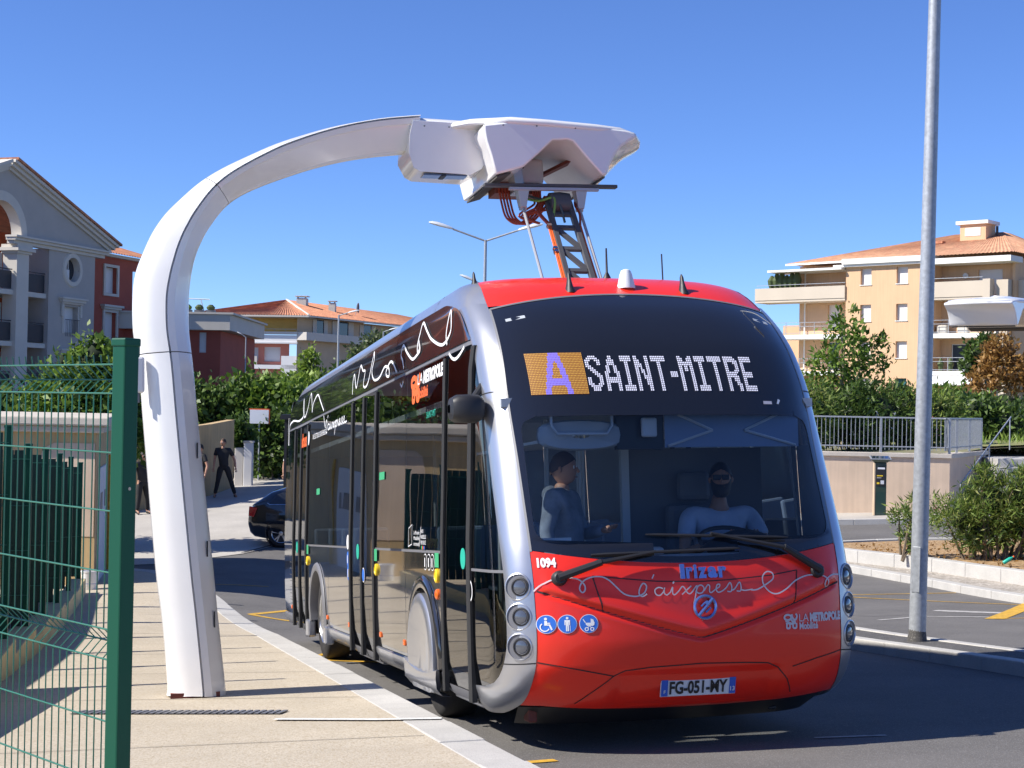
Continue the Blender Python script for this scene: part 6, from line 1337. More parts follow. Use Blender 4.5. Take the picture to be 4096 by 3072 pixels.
for u_ in (6.9,): MB().tube([(u_, -1.6, -1), (u_, -1.6, 13.9)], .06, 6).build('downpipe', 'render_white', rb)
# right loggias
mb = MB(); holes_wall(mb, -10.0, -4.43, -1, 13.9, [(-9.0, -7.2, 11.3, 13.15), (-6.6, -5.7, 8.6, 10.6), (-9.3, -8.0, 8.6, 10.6), (-6.4, -5.2, 5.95, 7.9)], -1.6, -.25); mb.build('loggia_wall', 'render_peach', rb)
window(rb, -9.0, -7.2, 11.3, 13.15, -1.75); window(rb, -6.6, -5.7, 8.6, 10.6, -1.75); window(rb, -9.3, -8.0, 8.6, 10.6, -1.75); window(rb, -6.4, -5.2, 5.95, 7.9, -1.75, 'pane_dark', 'pane')
MB().box(-8.6, -4.43, -1.59, .1, 10.98, 11.15).build('balcony_slab', 'balcony_beige', rb); MB().box(-8.35, -4.43, .0, .15, 11.152, 12.25).build('balcony_parapet', 'balcony_beige', rb); MB().bar((-8.3, .05, 12.5), (-4.45, .05, 12.5), .04).build('handrail', 'galv', rb)
MB().box(-8.9, -8.36, -.5, .2, -1, 12.35).build('pier', 'balcony_beige', rb); MB().box(-9.95, -9.1, -1.2, -.4, -1, 12.3).build('pier', 'balcony_beige', rb)
for zf in (8.27, 5.6):
    MB().box(-8.35, -4.43, -1.59, .1, zf, zf + .32).build('balcony_slab', 'render_white', rb)
    for dz in (.42, 1.0, 1.27): MB().bar((-8.3, .02, zf + dz), (-4.45, .02, zf + dz), .035).build('handrail', 'galv', rb)
    for k in range(4): MB().bar((-8.2 + k * 1.22, .02, zf + .32), (-8.2 + k * 1.22, .02, zf + 1.27), .04).build('rail_post', 'galv', rb)
for k in range(2): MB().box(-7.0 + k * 1.6, -6.2 + k * 1.6, -.9, -.4, 8.62, 9.2).build('balcony_chair', 'stone_trim', rb, bevel=.1)
for k in range(5): MB().lathe([(.14, 0), (.18, .3), (.25, .5), (.05, .95)], c=(-8.0 + k * .75, -.4, 5.93), n=7).build('pot_plant', 'leaf_olive', rb)
MB().hexa([(-7.9, 1.3, 4.9), (-4.5, 1.3, 4.9), (-4.5, .1, 5.5), (-7.9, .1, 5.5), (-7.9, 1.3, 4.95), (-4.5, 1.3, 4.95), (-4.5, .1, 5.55), (-7.9, .1, 5.55)]).build('awning', 'render_white', rb)
MB().box(-10.5, -4.4, -1.5, .45, 13.5, 13.9).build('fascia', 'render_white', rb)
MB().box(-10.2, -10.0, -14, -1.0, -1, 13.9).build('side_wall', 'render_peach', rb); MB().box(-10.6, -10.21, -13, -1.5, 11.0, 12.3).build('side_balcony', 'balcony_beige', rb)
for zz in (8.6, 5.8): MB().box(-10.22, -10.205, -6, -4.6, zz, zz + 1.4).build('side_window', 'pane_dark', rb)
MB().lathe([(.2, 0), (.2, .16), (.05, .22)], c=(-6.3, -1.55, 12.75), axis='y', n=12).build('wall_lamp', 'render_white', rb)
# hipped roof, chimney block
mb = MB(); tiled(mb, (8.0, -.6, 14.15), (-10.7, .5, 14.1), (-6.7, -6.5, 16.3), (-3.0, -6.5, 16.3), amp=.05, pitch=.3); mb.build('roof_slope', 'tile_roof_pale', rb); mb = MB(); tiled(mb, (-10.7, .5, 14.1), (-10.7, -15, 14.1), (-6.7, -8, 16.3), (-6.7, -6.5, 16.3), amp=.05, pitch=.3); mb.build('roof_slope', 'tile_roof_pale', rb)
mb = MB(); mb.add([(8.0, -.6, 14.15), (-3.0, -6.5, 16.3), (-6.7, -6.5, 16.3), (-6.7, -8, 16.3), (-10.7, -15, 14.1), (8, -15, 14.1)], [(0, 1, 2, 3, 4, 5)]); mb.build('roof_slope', 'tile_roof_pale', rb)
MB().bar((8.0, -.55, 14.08), (2.6, -.2, 14.08), .14).build('gutter', 'render_white', rb)
MB().box(-6.5, -4.5, -5.8, -4.2, 15.2, 16.75).build('chimney', 'render_peach', rb); MB().box(-6.75, -4.25, -6.0, -4.0, 16.752, 17.0).build('chimney_cap', 'render_white', rb); MB().box(-6.1, -4.9, -4.19, -4.17, 15.9, 16.5).build('louvre', 'render_white', rb); MB().tube([(-7.0, -5, 15.4), (-7.0, -5, 16.6)], .1, 8).build('flue', 'rail_dark', rb)
MB().box(-3.4, -2.6, -4.2, -3.6, 15.42, 15.6).build('roof_vent', 'tile_roof', rb)
for k in range(6): MB().lathe([(.15, 0), (.3, .4), (.35, .7), (.1, 1.1 + .2 * (k % 3))], c=(9.2 - k * .45, -.5, 12.2), n=7).build('balcony_shrub', 'leaf_olive', rb)
MB().box(7.5, 14, -14, -10, -1, 10.0).build('rear_block', 'render_peach', rb)
# ------------------------------------------------------------------ plants
def leaf_mesh(name, parent, P, L_, w, m, up=.25, out=None, droop=0.0, jitter=.35):
    """one diamond leaf per point"""
    n = len(P); d = RNG.normal(size=(n, 3)); d[:, 2] += up
    if out is not None: d += out * 1.0
    d[:, 2] -= droop; d /= np.linalg.norm(d, axis=1)[:, None] + 1e-9
    q = RNG.normal(size=(n, 3)); q[:, 2] += .6; r = np.cross(d, q); r /= np.linalg.norm(r, axis=1)[:, None] + 1e-9; nn = np.cross(r, d)
    l = L_ * (1 + jitter * RNG.normal(size=n).clip(-1.5, 1.5))[:, None]; ww = w * l / L_
    V = np.empty((n, 4, 3)); V[:, 0] = P; V[:, 1] = P + d * l * .45 + r * ww * .5 + nn * ww * .12; V[:, 2] = P + d * l - nn * ww * .1; V[:, 3] = P + d * l * .45 - r * ww * .5 + nn * ww * .12
    return mesh_np(name, V.reshape(-1, 3), np.arange(n * 4).reshape(n, 4), m, parent)
def blob_points(blobs, n, clumps=26, spread=.22, shell=.55):
    vol = np.array([b_[3] * b_[4] * b_[5] for b_ in blobs]) ** .75; cnt = (n * vol / vol.sum()).astype(int); P = []; O_ = []
    for (cx, cy, cz, rx, ry, rz), c in zip(blobs, cnt):
        K = max(5, int(clumps * (rx * ry * rz) ** .4)); u = RNG.normal(size=(K, 3)); u /= np.linalg.norm(u, axis=1)[:, None]; rad = shell + (1 - shell) * RNG.random(K) ** .6; cc = u * rad[:, None]
        k = RNG.integers(0, K, c); g = RNG.normal(size=(c, 3)) * spread; p = cc[k] + g; P.append(p * np.array([rx, ry, rz]) + np.array([cx, cy, cz])); O_.append(u[k])
    return np.vstack(P), np.vstack(O_)
def core(name, parent, blobs, k, m):  # solid blobs added inside a crown to block light and see-through
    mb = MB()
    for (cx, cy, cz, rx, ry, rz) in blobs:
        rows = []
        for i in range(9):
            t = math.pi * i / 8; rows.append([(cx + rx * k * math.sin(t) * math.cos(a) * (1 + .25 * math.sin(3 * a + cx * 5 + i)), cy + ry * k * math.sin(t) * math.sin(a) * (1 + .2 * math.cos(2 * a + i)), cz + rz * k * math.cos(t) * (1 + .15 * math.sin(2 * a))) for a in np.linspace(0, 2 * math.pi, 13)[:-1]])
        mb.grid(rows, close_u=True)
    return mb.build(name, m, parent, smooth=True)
mat('core_dark', (.018, .030, .010), .95, var=.4, scale=6)  # near-black colour for the added light-blocking cores
def shrub(name, x, y, blobs, n, L_, w, m, label, catg='shrub', trunk=None, g=None, clumps=26, spread=.22, kc=.62, stems=5, flowers=None, group=None, shell=.55, up=.25):
    z = H(x, y) if g is None else g; root = empty(name, (x, y, z), label=label, cat=catg, group=group)
    P, O_ = blob_points(blobs, n, clumps, spread, shell); leaf_mesh('crown', root, P, L_, w, m, up=up, out=O_ * .8)
    if kc: core('light_block_core', root, blobs, kc, 'core_dark')  # unseen dark core, added so no light passes through the crown
    bx_ = [b_ for b_ in blobs]
    mb = MB()
    if trunk:
        r, h_, mt = trunk; mb.tube([(0, 0, -.1), (.02, .01, h_ * .4), (-.02, .0, h_)], [r * 1.25, r, r * .7], 8)
        for k in range(stems):
            b_ = bx_[k % len(bx_)]; e = (b_[0] + RNG.normal() * b_[3] * .3, b_[1] + RNG.normal() * b_[4] * .3, b_[2] + b_[5] * .4 * RNG.random()); s_ = h_ * (.55 + .4 * RNG.random())
            mb.tube([(0, 0, s_), (e[0] * .5, e[1] * .5, s_ + (e[2] - s_) * .6), e], [r * .55, r * .35, r * .12], 5)
        mb.build('trunk', mt, root, smooth=True)
    else:
        for k in range(stems):
            b_ = bx_[k % len(bx_)]; a = RNG.random() * 6.28; x0, y0 = .25 * math.cos(a), .2 * math.sin(a); e = (b_[0] + RNG.normal() * b_[3] * .35, b_[1] + RNG.normal() * b_[4] * .35, b_[2] + b_[5] * .5 * RNG.random())
            mb.tube([(x0 + b_[0] * .45, y0 + b_[1] * .45, -.05), ((x0 + e[0]) * .55 + b_[0] * .2, (y0 + e[1]) * .55, e[2] * .55), e], [.03, .022, .008], 5)
        mb.build('stems', 'bark', root, smooth=True)
    if flowers:
        fm, fn, fs = flowers; P, O_ = blob_points(blobs, fn, clumps, .05, .92); leaf_mesh('blossom', root, np.repeat(P, 5, axis=0) + RNG.normal(size=(len(P) * 5, 3)) * fs * .5, fs, fs * .8, fm)
    return root
# left: laurel behind the substation
shrub('laurel_tree', -9.9, 36.6, [(.1, 0, 3.3, 1.15, 1.0, 1.1), (-.9, .2, 2.8, .9, .9, .9), (.95, 0, 3.0, .8, .8, 1.0), (.35, 0, 4.35, .45, .45, .65), (-.35, 0, 4.2, .35, .4, .5), (1.0, 0, 4.3, .28, .3, .6)], 9000, .17, .10, 'leaf_laurel', 'glossy laurel tree rising behind the ochre substation', 'tree', trunk=(.10, 2.6, 'bark'), clumps=46, spread=.20)
shrub('laurel_tree', -12.6, 37.5, [(0, 0, 2.6, 1.3, 1.1, 1.1), (.9, 0, 3.0, .7, .7, .7)], 4500, .17, .10, 'leaf_dark', 'darker laurel tree at the far left behind the fences', 'tree', trunk=(.10, 2.0, 'bark'), clumps=40)
# middle: hedges and trees behind the garden wall
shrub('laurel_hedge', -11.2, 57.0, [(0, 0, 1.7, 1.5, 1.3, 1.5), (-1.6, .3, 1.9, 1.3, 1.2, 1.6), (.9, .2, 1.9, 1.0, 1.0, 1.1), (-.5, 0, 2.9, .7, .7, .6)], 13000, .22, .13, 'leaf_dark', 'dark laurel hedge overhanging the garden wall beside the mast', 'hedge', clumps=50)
shrub('laurel_hedge', -9.35, 57.6, [(0, 0, 1.7, 1.2, 1.1, 1.5), (1.2, .2, 1.9, 1.0, 1.0, 1.2), (.2, .3, 2.2, .9, .9, .8), (1.5, 0, 2.3, .6, .7, .6)], 13000, .24, .14, 'leaf_laurel', 'bright laurel hedge with large leaves around the notice board', 'hedge', clumps=60)
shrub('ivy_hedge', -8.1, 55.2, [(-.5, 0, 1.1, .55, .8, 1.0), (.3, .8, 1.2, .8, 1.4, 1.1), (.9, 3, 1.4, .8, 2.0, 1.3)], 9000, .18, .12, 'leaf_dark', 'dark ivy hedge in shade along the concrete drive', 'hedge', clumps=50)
shrub('ivy_bush', -9.0, 52.9, [(0, 0, 1.75, .40, .4, .50), (.2, .3, 1.2, .32, .4, .6)], 3500, .15, .11, 'leaf_dark', 'clump of ivy hanging over the pale gate pillar', 'shrub')
shrub('pale_hedge', -7.4, 61.5, [(0, 0, 2.0, 1.3, 1.3, 1.3), (1.6, .5, 2.2, 1.2, 1.2, 1.1), (-1.2, 0, 2.5, .9, 1, .9), (3.2, 1, 2.3, 1.2, 1.2, 1.0)], 11000, .22, .12, 'leaf_light', 'light green hedge just behind the back of the bus roof', 'hedge', clumps=60)
shrub('olive_tree', -12.6, 78.0, [(0, 0, 2.5, 1.4, 1.4, 1.1), (1.2, 0, 2.9, 1.0, 1.0, .9), (-1.2, 0, 2.5, .9, 1, .8), (.4, 0, 3.5, .6, .7, .5)], 6500, .20, .06, 'leaf_olive', 'silvery olive tree in front of the white balconies', 'tree', trunk=(.12, 2.5, 'bark'), clumps=60, kc=.5)
shrub('young_tree', -9.9, 80.0, [(0, 0, 2.9, .9, 1.0, 1.1), (-.3, 0, 4.4, .4, .5, .9), (.9, 0, 3.2, .7, .8, .7), (-.8, 0, 3.4, .4, .5, .5)], 3800, .24, .12, 'leaf_light', 'slender light green tree standing before the yellow house', 'tree', trunk=(.10, 3.0, 'bark'), clumps=50, kc=.4)
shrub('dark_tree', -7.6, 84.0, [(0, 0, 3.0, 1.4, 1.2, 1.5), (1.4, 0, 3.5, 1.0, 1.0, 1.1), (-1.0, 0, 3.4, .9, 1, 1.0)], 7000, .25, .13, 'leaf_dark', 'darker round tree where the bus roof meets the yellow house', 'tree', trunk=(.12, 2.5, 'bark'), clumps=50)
shrub('feathery_tree', -8.0, 98.0, [(0, 0, 5.8, 1.2, 1.0, .9), (-1.1, 0, 5.3, .8, .8, .7), (1.0, 0, 5.0, .9, .8, .8)], 4000, .26, .12, 'leaf_olive', 'feathery tree against the side wall of the yellow house', 'tree', trunk=(.12, 4.5, 'bark'), clumps=40, kc=.4)
# right: young tree, small trees, hedges on the terrace
TZ = 1.72
shrub('young_tree', 10.75, 52.0, [(0, 0, 3.2, .85, .85, 1.05), (-.5, 0, 2.5, .75, .75, .75), (.6, 0, 2.2, .7, .7, .6), (1.0, 0, 3.0, .55, .5, .5), (.1, 0, 4.2, .45, .45, .5), (1.25, 0, 3.55, .25, .3, .25), (-.8, 0, 1.9, .6, .6, .5)], 2300, .20, .085, 'leaf_laurel', 'young leafy tree with a slim trunk in front of the peach building', 'tree', trunk=(.055, 2.4, 'bark_pale'), g=TZ, clumps=30, spread=.20, kc=0, stems=14)
shrub('small_tree', 23.4, 80.0, [(0, 0, 4.3, .75, .7, .8), (-.5, 0, 3.6, .5, .5, .4), (.6, 0, 3.5, .6, .6, .5)], 3200, .24, .12, 'leaf_dark', 'small dark green tree before the balcony awning', 'tree', trunk=(.07, 3.3, 'bark'), g=TZ, clumps=26, kc=.5)
shrub('brown_tree', 22.0, 71.0, [(0, 0, 3.3, 1.0, .9, .9), (-.3, 0, 4.1, .6, .6, .7), (.8, 0, 3.0, .8, .7, .7), (-.9, 0, 2.7, .7, .6, .5)], 3600, .22, .10, 'leaf_brown', 'young tree with withered brown leaves by the right edge', 'tree', trunk=(.06, 2.6, 'bark_pale'), g=TZ, clumps=30, kc=0, stems=10)
pole_ = empty('tree_stake', (22.45, 70.6, TZ), label='pale wooden stake supporting the withered brown tree', cat='stake'); MB().tube([(0, 0, -.1), (.02, 0, 2.6)], .06, 8).build('shaft', 'bark_pale', pole_, smooth=True)
HB = [(5.0, 46.0, 'oleander hedge behind the bus cab on the terrace', None), (8.0, 48.0, 'dense oleander hedge behind the railing nearest the bus', None), (10.6, 49.6, 'white flowering oleander hedge under the slim young tree', 'petal_white'), (12.6, 51.2, 'oleander hedge with pink flowers behind the lamp pole', 'petal_pink')]
for k, (x_, y_, lb, fl) in enumerate(HB): shrub('oleander_hedge', x_, y_, [(0, 0, .75, 1.3, .8, .75), (-.9, 0, 1.1, .8, .7, .75), (.9, .2, 1.15, .9, .7, .8), (0, .3, 1.45, .8, .7, .6)], 7000, .20, .05, 'leaf_oleander' if k % 2 else 'leaf_dark', lb, 'hedge', g=TZ, clumps=50, flowers=(fl, 26, .09) if fl else None)
HB2 = [(13.5, 56.5, 'shaggy green shrub on the terrace under the brown shutters', 'leaf_laurel', 1.0), (16.6, 58.5, 'upright green shrub left of the meadow on the terrace', 'leaf_dark', 1.05), (19.6, 62.0, 'low dry shrub at the foot of the small dark tree', 'leaf_olive', .8), (24.0, 64.0, 'green shrub behind the withered tree by the right edge', 'leaf_dark', 1.0), (17.8, 66.0, 'tall green shrub below the awning of the peach building', 'leaf_laurel', 1.35), (13.0, 62.0, 'broad green shrub before the ground floor windows', 'leaf_laurel', 1.2), (9.0, 60.0, 'broad shrub beside the bus pillar on the terrace', 'leaf_dark', 1.2), (22.5, 74.0, 'wide shrub row below the pale piers of the peach building', 'leaf_dark', 1.3)]
for (x_, y_, lb, m_, k) in HB2: shrub('terrace_shrub', x_, y_, [(0, 0, .6 * k, 1.6, 1.0, .7 * k), (1.3, 0, .8 * k, 1.1, .9, .7 * k), (-1.3, 0, .8 * k, 1.1, .9, .75 * k), (.3, 0, 1.3 * k, .9, .8, .55 * k)], 4200, .24, .09, m_, lb, 'shrub', g=TZ, clumps=46)
# foreground oleander on the mulch bed
shrub('oleander_bush', 8.95, 29.7, [(-.55, .1, .75, .55, .5, .45), (.05, 0, 1.05, .60, .5, .5), (.55, .0, 1.15, .55, .5, .5), (1.05, .0, .95, .6, .5, .55), (-.15, .1, .55, .5, .5, .35), (.55, .1, .55, .6, .5, .4), (1.5, 0, .8, .5, .5, .5), (-.2, 0, 1.45, .25, .25, .25), (.75, 0, 1.55, .28, .25, .22)], 15000, .135, .022, 'leaf_oleander', 'large sunlit oleander bush on the mulch bed at the right', 'bush', g=H(8.95, 29.7) + .31, clumps=70, spread=.20, kc=.42, stems=26, flowers=('petal_pink', 12, .05), up=.5)
shrub('oleander_sprig', 7.55, 30.2, [(0, 0, .70, .30, .28, .40), (.05, 0, .35, .2, .2, .2), (.1, 0, 1.0, .14, .14, .2)], 900, .135, .024, 'leaf_oleander', 'thin oleander sprig standing left of the lamp pole', 'bush', g=H(7.55, 30.2) + .31, clumps=18, spread=.2, kc=0, stems=8, up=.5)
# weeds, litter
P = np.stack([RNG.uniform(14, 27, 5000), RNG.uniform(50, 66, 5000), np.zeros(5000)], -1); keep = P[:, 1] < 50.5 + (P[:, 0] - 13) * 1.0; P = P[keep]; P[:, 2] = HG(P[:, 0], P[:, 1]) + 1.72
o = leaf_mesh('weeds', None, P, .28, .03, 'leaf_light', up=3.0); tag(o, 'dry weeds and grass blades on the terrace', 'grass', kind='stuff')
P = np.stack([RNG.uniform(7, 11, 1500), RNG.uniform(27, 33, 1500), np.zeros(1500)], -1); keep = (P[:, 0] > 7.2 + (31.2 - P[:, 1]) * .42); P = P[keep]; P[:, 2] = HG(P[:, 0], P[:, 1]) + .32
o = leaf_mesh('dead_leaves', None, P, .07, .03, 'leaf_brown', up=0.0); tag(o, 'dead leaves scattered over the mulch bed', 'leaves', kind='stuff')
bt = empty('green_bottle', (8.75, 28.35, H(8.75, 28.35) + .38), 0, label='small green plastic bottle lying against the kerb', cat='bottle')
b1 = MB().lathe([(.03, 0), (.035, .01), (.035, .14), (.015, .18), (.013, .20)], n=10).build('body', 'teal_sign', bt, smooth=True); b2 = MB().lathe([(.016, .2), (.016, .225)], n=8).build('cap', 'orange_vinyl', bt); rot = Matrix.Rotation(1.0, 4, 'Y'); b1.matrix_local = rot; b2.matrix_local = rot
# ------------------------------------------------------------------ people
mat('skin', (.42, .22, .14), .55, var=.08, scale=8); mat('skin_tan', (.30, .15, .09), .55); mat('hair_dark', (.02, .014, .01), .7); mat('hair_brown', (.06, .035, .02), .7)
mat('cloth_black', (.018, .018, .02), .85, var=.2, scale=10, bump=.2, bscale=20); mat('cloth_navy', (.03, .04, .07), .85, var=.2, scale=10); mat('cloth_grey', (.20, .23, .28), .85, var=.35, scale=7, bump=.4, bscale=14); mat('cloth_blue', (.34, .40, .52), .85, var=.12, scale=8); mat('cloth_white', (.62, .62, .62), .85, var=.1, scale=8); mat('shoe', (.02, .018, .016), .6); mat('lens_dark', (.01, .01, .012), .35, spec=.2)
def skin_obj(name, chains, m, parent, root=0, sub=2):
    """chains: list of [(x,y,z,r),...]; points closer than 1 mm are shared"""
    V_, R_, E_ = [], [], []; idx = {}
    def vid(p):
        k = (round(p[0], 3), round(p[1], 3), round(p[2], 3))
        if k not in idx: idx[k] = len(V_); V_.append(p[:3]); R_.append(p[3])
        return idx[k]
    for ch in chains:
        ids = [vid(p) for p in ch]; E_ += [(a, b_) for a, b_ in zip(ids, ids[1:]) if a != b_]
    me = bpy.data.meshes.new(name); me.from_pydata(V_, E_, []); me.materials.append(M[m]); o = bpy.data.objects.new(name, me); link(o, parent)
    o.modifiers.new('skin', 'SKIN'); sv = me.skin_vertices[0].data
    for k, r in enumerate(R_): sv[k].radius = (r, r); sv[k].use_root = (k == root)
    s_ = o.modifiers.new('sub', 'SUBSURF'); s_.levels = sub; s_.render_levels = sub; o.modifiers['skin'].use_smooth_shade = True
    return o
def person(M4, J, cl, label, hair='hair_dark', skin='skin', beard=False, glasses=False, catg='person', headturn=0.0, sleeves='short', hood=False, legs=True):
    """J: joint positions in local metres, y forward is -y (faces -y)"""
    root = empty('person', mat=M4, label=label, cat=catg)
    j = {k: Vector(v) for k, v in J.items()}; pel, che, nec, hd = j['pelvis'], j['chest'], j['neck'], j['head']
    def q(v, r): return (v.x, v.y, v.z, r)
    sp1 = pel.lerp(che, .5); ch = [[q(pel, .10), q(sp1, .09), q(che, .10), q(nec, .056), q(nec.lerp(hd, .35), .055)]]
    for s_ in 'lr':
        if 'hip' + s_ in j:
            ch.append([q(pel, .10), q(j['hip' + s_], .08), q(j['hip' + s_].lerp(j['knee' + s_], .5), .082), q(j['knee' + s_], .056), q(j['knee' + s_].lerp(j['ank' + s_], .35), .056), q(j['ank' + s_], .038), q(j['toe' + s_], .036)])
        ch.append([q(che, .10), q(j['sho' + s_], .058), q(j['sho' + s_].lerp(j['elb' + s_], .5), .050), q(j['elb' + s_], .040), q(j['elb' + s_].lerp(j['wri' + s_], .4), .040), q(j['wri' + s_], .026)])
    skin_obj('body', ch, skin, root)
    # clothes
    up = [[q(pel + Vector((0, 0, -.06)), .155), q(pel + Vector((0, 0, .06)), .152), q(sp1, .152), q(che, .165), q(che.lerp(nec, .8), .08)]]
    for s_ in 'lr':
        e = j['sho' + s_].lerp(j['elb' + s_], .62) if sleeves == 'short' else j['wri' + s_]
        arm_ = [q(che, .165), q(j['sho' + s_], .080), q(j['sho' + s_].lerp(j['elb' + s_], .5), .066)]
        arm_ += [q(e, .068)] if sleeves == 'short' else [q(j['elb' + s_], .058), q(e, .042)]
        up.append(arm_)
    skin_obj('shirt', up, cl[0], root)
    if 'hipl' in j and legs:
        lo = [[q(pel + Vector((0, 0, .10)), .14), q(pel, .148)]]
        for s_ in 'lr': lo.append([q(pel, .148), q(j['hip' + s_], .108), q(j['hip' + s_].lerp(j['knee' + s_], .5), .095), q(j['knee' + s_], .074), q(j['knee' + s_].lerp(j['ank' + s_], .5), .066), q(j['ank' + s_] + Vector((0, 0, .02)), .058)])
        skin_obj('trousers', lo, cl[1], root)
        for s_ in 'lr':
            a, t = j['ank' + s_], j['toe' + s_]; skin_obj('shoe', [[(a.x, a.y + .03, a.z - .02, .048), (a.x, a.y, a.z - .02, .05), q(a.lerp(t, .6) + Vector((0, 0, -.01)), .046), q(t, .036)]], 'shoe', root, sub=1)
    # head: egg with brow, nose, chin, ears
    hm = bpy.data.objects.new('head', None); link(hm, root); hm.location = hd; hm.rotation_euler = (0, 0, headturn)
    rows = []
    for i in range(15):
        t = math.pi * i / 14; row = []
        for k in range(20):
            a = 2 * math.pi * k / 20; x_ = .076 * math.sin(t) * math.cos(a); y_ = .096 * math.sin(t) * math.sin(a); z_ = .118 * math.cos(t)
            f = max(0, -math.sin(a)) * math.sin(t)
            if z_ < -.02: x_ *= 1 - .9 * (-.02 - z_) / .118 * .45; y_ *= 1 - .25 * (-.02 - z_) / .118
            if z_ < -.06 and f > .5: y_ -= .012
            if -.005 < z_ < .03 and .75 < f: y_ += .008
            if -.045 < z_ < -.0 and f > .985: y_ -= .022
            row.append((x_, y_, z_))
        rows.append(row)
    MB().grid(rows, close_u=True).build('face', skin, hm, smooth=True, angle=180)
    skin_obj('nose', [[(0, -.092, .012, .008), (0, -.106, -.016, .012), (0, -.112, -.03, .013)]], skin, hm, sub=1)
    MB().box(-.024, .024, -.094, -.082, -.062, -.054).build('mouth', 'skin_tan', hm, bevel=.003)
    for s_ in (-1, 1):
        skin_obj('ear', [[(s_ * .074, .0, .02, .012), (s_ * .080, .004, -.0, .016), (s_ * .076, .0, -.028, .010)]], skin, hm, sub=1)
        MB().lathe([(.012, 0), (.010, -.005), (.002, -.008)], c=(s_ * .031, -.083, .012), axis='y', n=8).build('eye', 'white_vinyl', hm, smooth=True); MB().lathe([(.006, 0), (.002, -.002)], c=(s_ * .031, -.0905, .012), axis='y', n=6).build('pupil', 'black_plastic', hm)
        if glasses: MB().box(s_ * .031 - .027, s_ * .031 + .027, -.108, -.100, -.008, .030).build('sunglass_lens', 'lens_dark', hm, bevel=.006)
    rows = []
    for i in range(9):
        t = math.pi * .62 * i / 8; row = []
        for k in range(20):
            a = 2 * math.pi * k / 20; back = .5 + .5 * math.sin(a); tt = t * (.52 + .48 * back ** .7); row.append((.084 * math.sin(tt) * math.cos(a), .004 + .104 * math.sin(tt) * math.sin(a), .004 + .124 * math.cos(tt)))
        rows.append(row)
    MB().grid(rows, close_u=True).build('hair', hair, hm, smooth=True, angle=180)
    if beard:
        rows = [[(.070 * math.cos(a) * w, -.02 + .092 * math.sin(a) * w2, z_) for a in np.linspace(math.pi * 1.02, math.pi * 1.98, 13)] for w, w2, z_ in ((1.10, .55, .0), (1.06, .70, -.04), (.98, .98, -.072), (.82, 1.04, -.11), (.45, .8, -.135))]
        MB().grid(rows).build('beard', hair, hm, smooth=True, angle=180)
    if hood: skin_obj('hood', [[q(che + Vector((-.08, .08, .12)), .06), q(nec + Vector((0, .09, -.02)), .075), q(che + Vector((.08, .08, .12)), .06)]], cl[0], root)
    # hands with five fingers
    for s_ in 'lr':
        w, e = j['wri' + s_], j['elb' + s_]; d = (w - e).normalized(); side = Vector((1, 0, 0)) if abs(d.x) < .8 else Vector((0, 1, 0)); side = (side - d * side.dot(d)).normalized(); pn = d.cross(side)
        palm = w + d * .05; ch = [[q(w - d * .02, .024), q(w + d * .02, .027), q(palm, .031), q(palm + d * .03, .030)]]
        skin_obj('hand', ch, skin, root, sub=1)
        for k, (off, ln) in enumerate(((-.027, .062), (-.009, .072), (.009, .068), (.026, .052))):
            b_ = palm + d * .035 + side * off; k1 = b_ + d * ln * .5 + pn * .006; k2 = k1 + d * ln * .45 + pn * .018; skin_obj('finger', [[q(b_, .0095), q(k1, .009), q(k2, .0075)]], skin, root, sub=1)
        b_ = palm - side * .026 - d * .02; skin_obj('thumb', [[q(b_, .011), q(b_ - side * .022 + d * .028, .010), q(b_ - side * .026 + d * .055, .008)]], skin, root, sub=1)
    return root
def stand(spread=.11, lean=0.0, hgt=1.78, arm=(.10, .02)):
    k = hgt / 1.78; J = dict(pelvis=(0, 0, .95), chest=(lean, .0, 1.30), neck=(lean, .01, 1.50), head=(lean, -.015, 1.655), hipl=(.095, 0, .90), kneel=(.09 + spread * .5, -.02, .50), ankl=(.09 + spread, .02, .08), toel=(.10 + spread * 1.1, -.14, .035), hipr=(-.095, 0, .90), kneer=(-.09 - spread * .3, -.02, .50), ankr=(-.09 - spread * .6, .02, .08), toer=(-.12 - spread * .6, -.14, .035),
              shol=(.20 + lean, .01, 1.43), elbl=(.26 + arm[0], .05, 1.14), wril=(.27 + arm[0] * 1.3, -.04, .90), shor=(-.20 + lean, .01, 1.43), elbr=(-.27, .05, 1.15), wrir=(-.28 - arm[1], -.04, .90))
    return {a: tuple(c * k for c in b_) for a, b_ in J.items()}
def at(x, y, rz, dz=0.0): return Matrix.Translation((x, y, H(x, y) + .012 + dz)) @ Matrix.Rotation(rz, 4, 'Z')
person(at(-8.63, 48.2, .25), stand(.26, -.03, 1.78, (.06, .02)), ('cloth_black', 'cloth_black'), 'man in black polo and trousers standing by the garden wall', 'hair_brown', headturn=-.8)
person(at(-8.99, 46.4, -.9), stand(.1, 0, 1.74), ('cloth_black', 'cloth_grey'), 'person in dark top half hidden behind the mast', 'hair_dark')
person(at(-10.15, 44.2, .8), stand(.1, 0, 1.72, (.16, .1)), ('cloth_black', 'cloth_black'), 'dark dressed person almost hidden behind the green post', 'hair_dark')
person(at(-6.17, 45.5, .4), stand(.1, 0, 1.75), ('cloth_white', 'cloth_navy'), 'person in pale shirt showing one arm beside the bus rear', 'hair_dark')
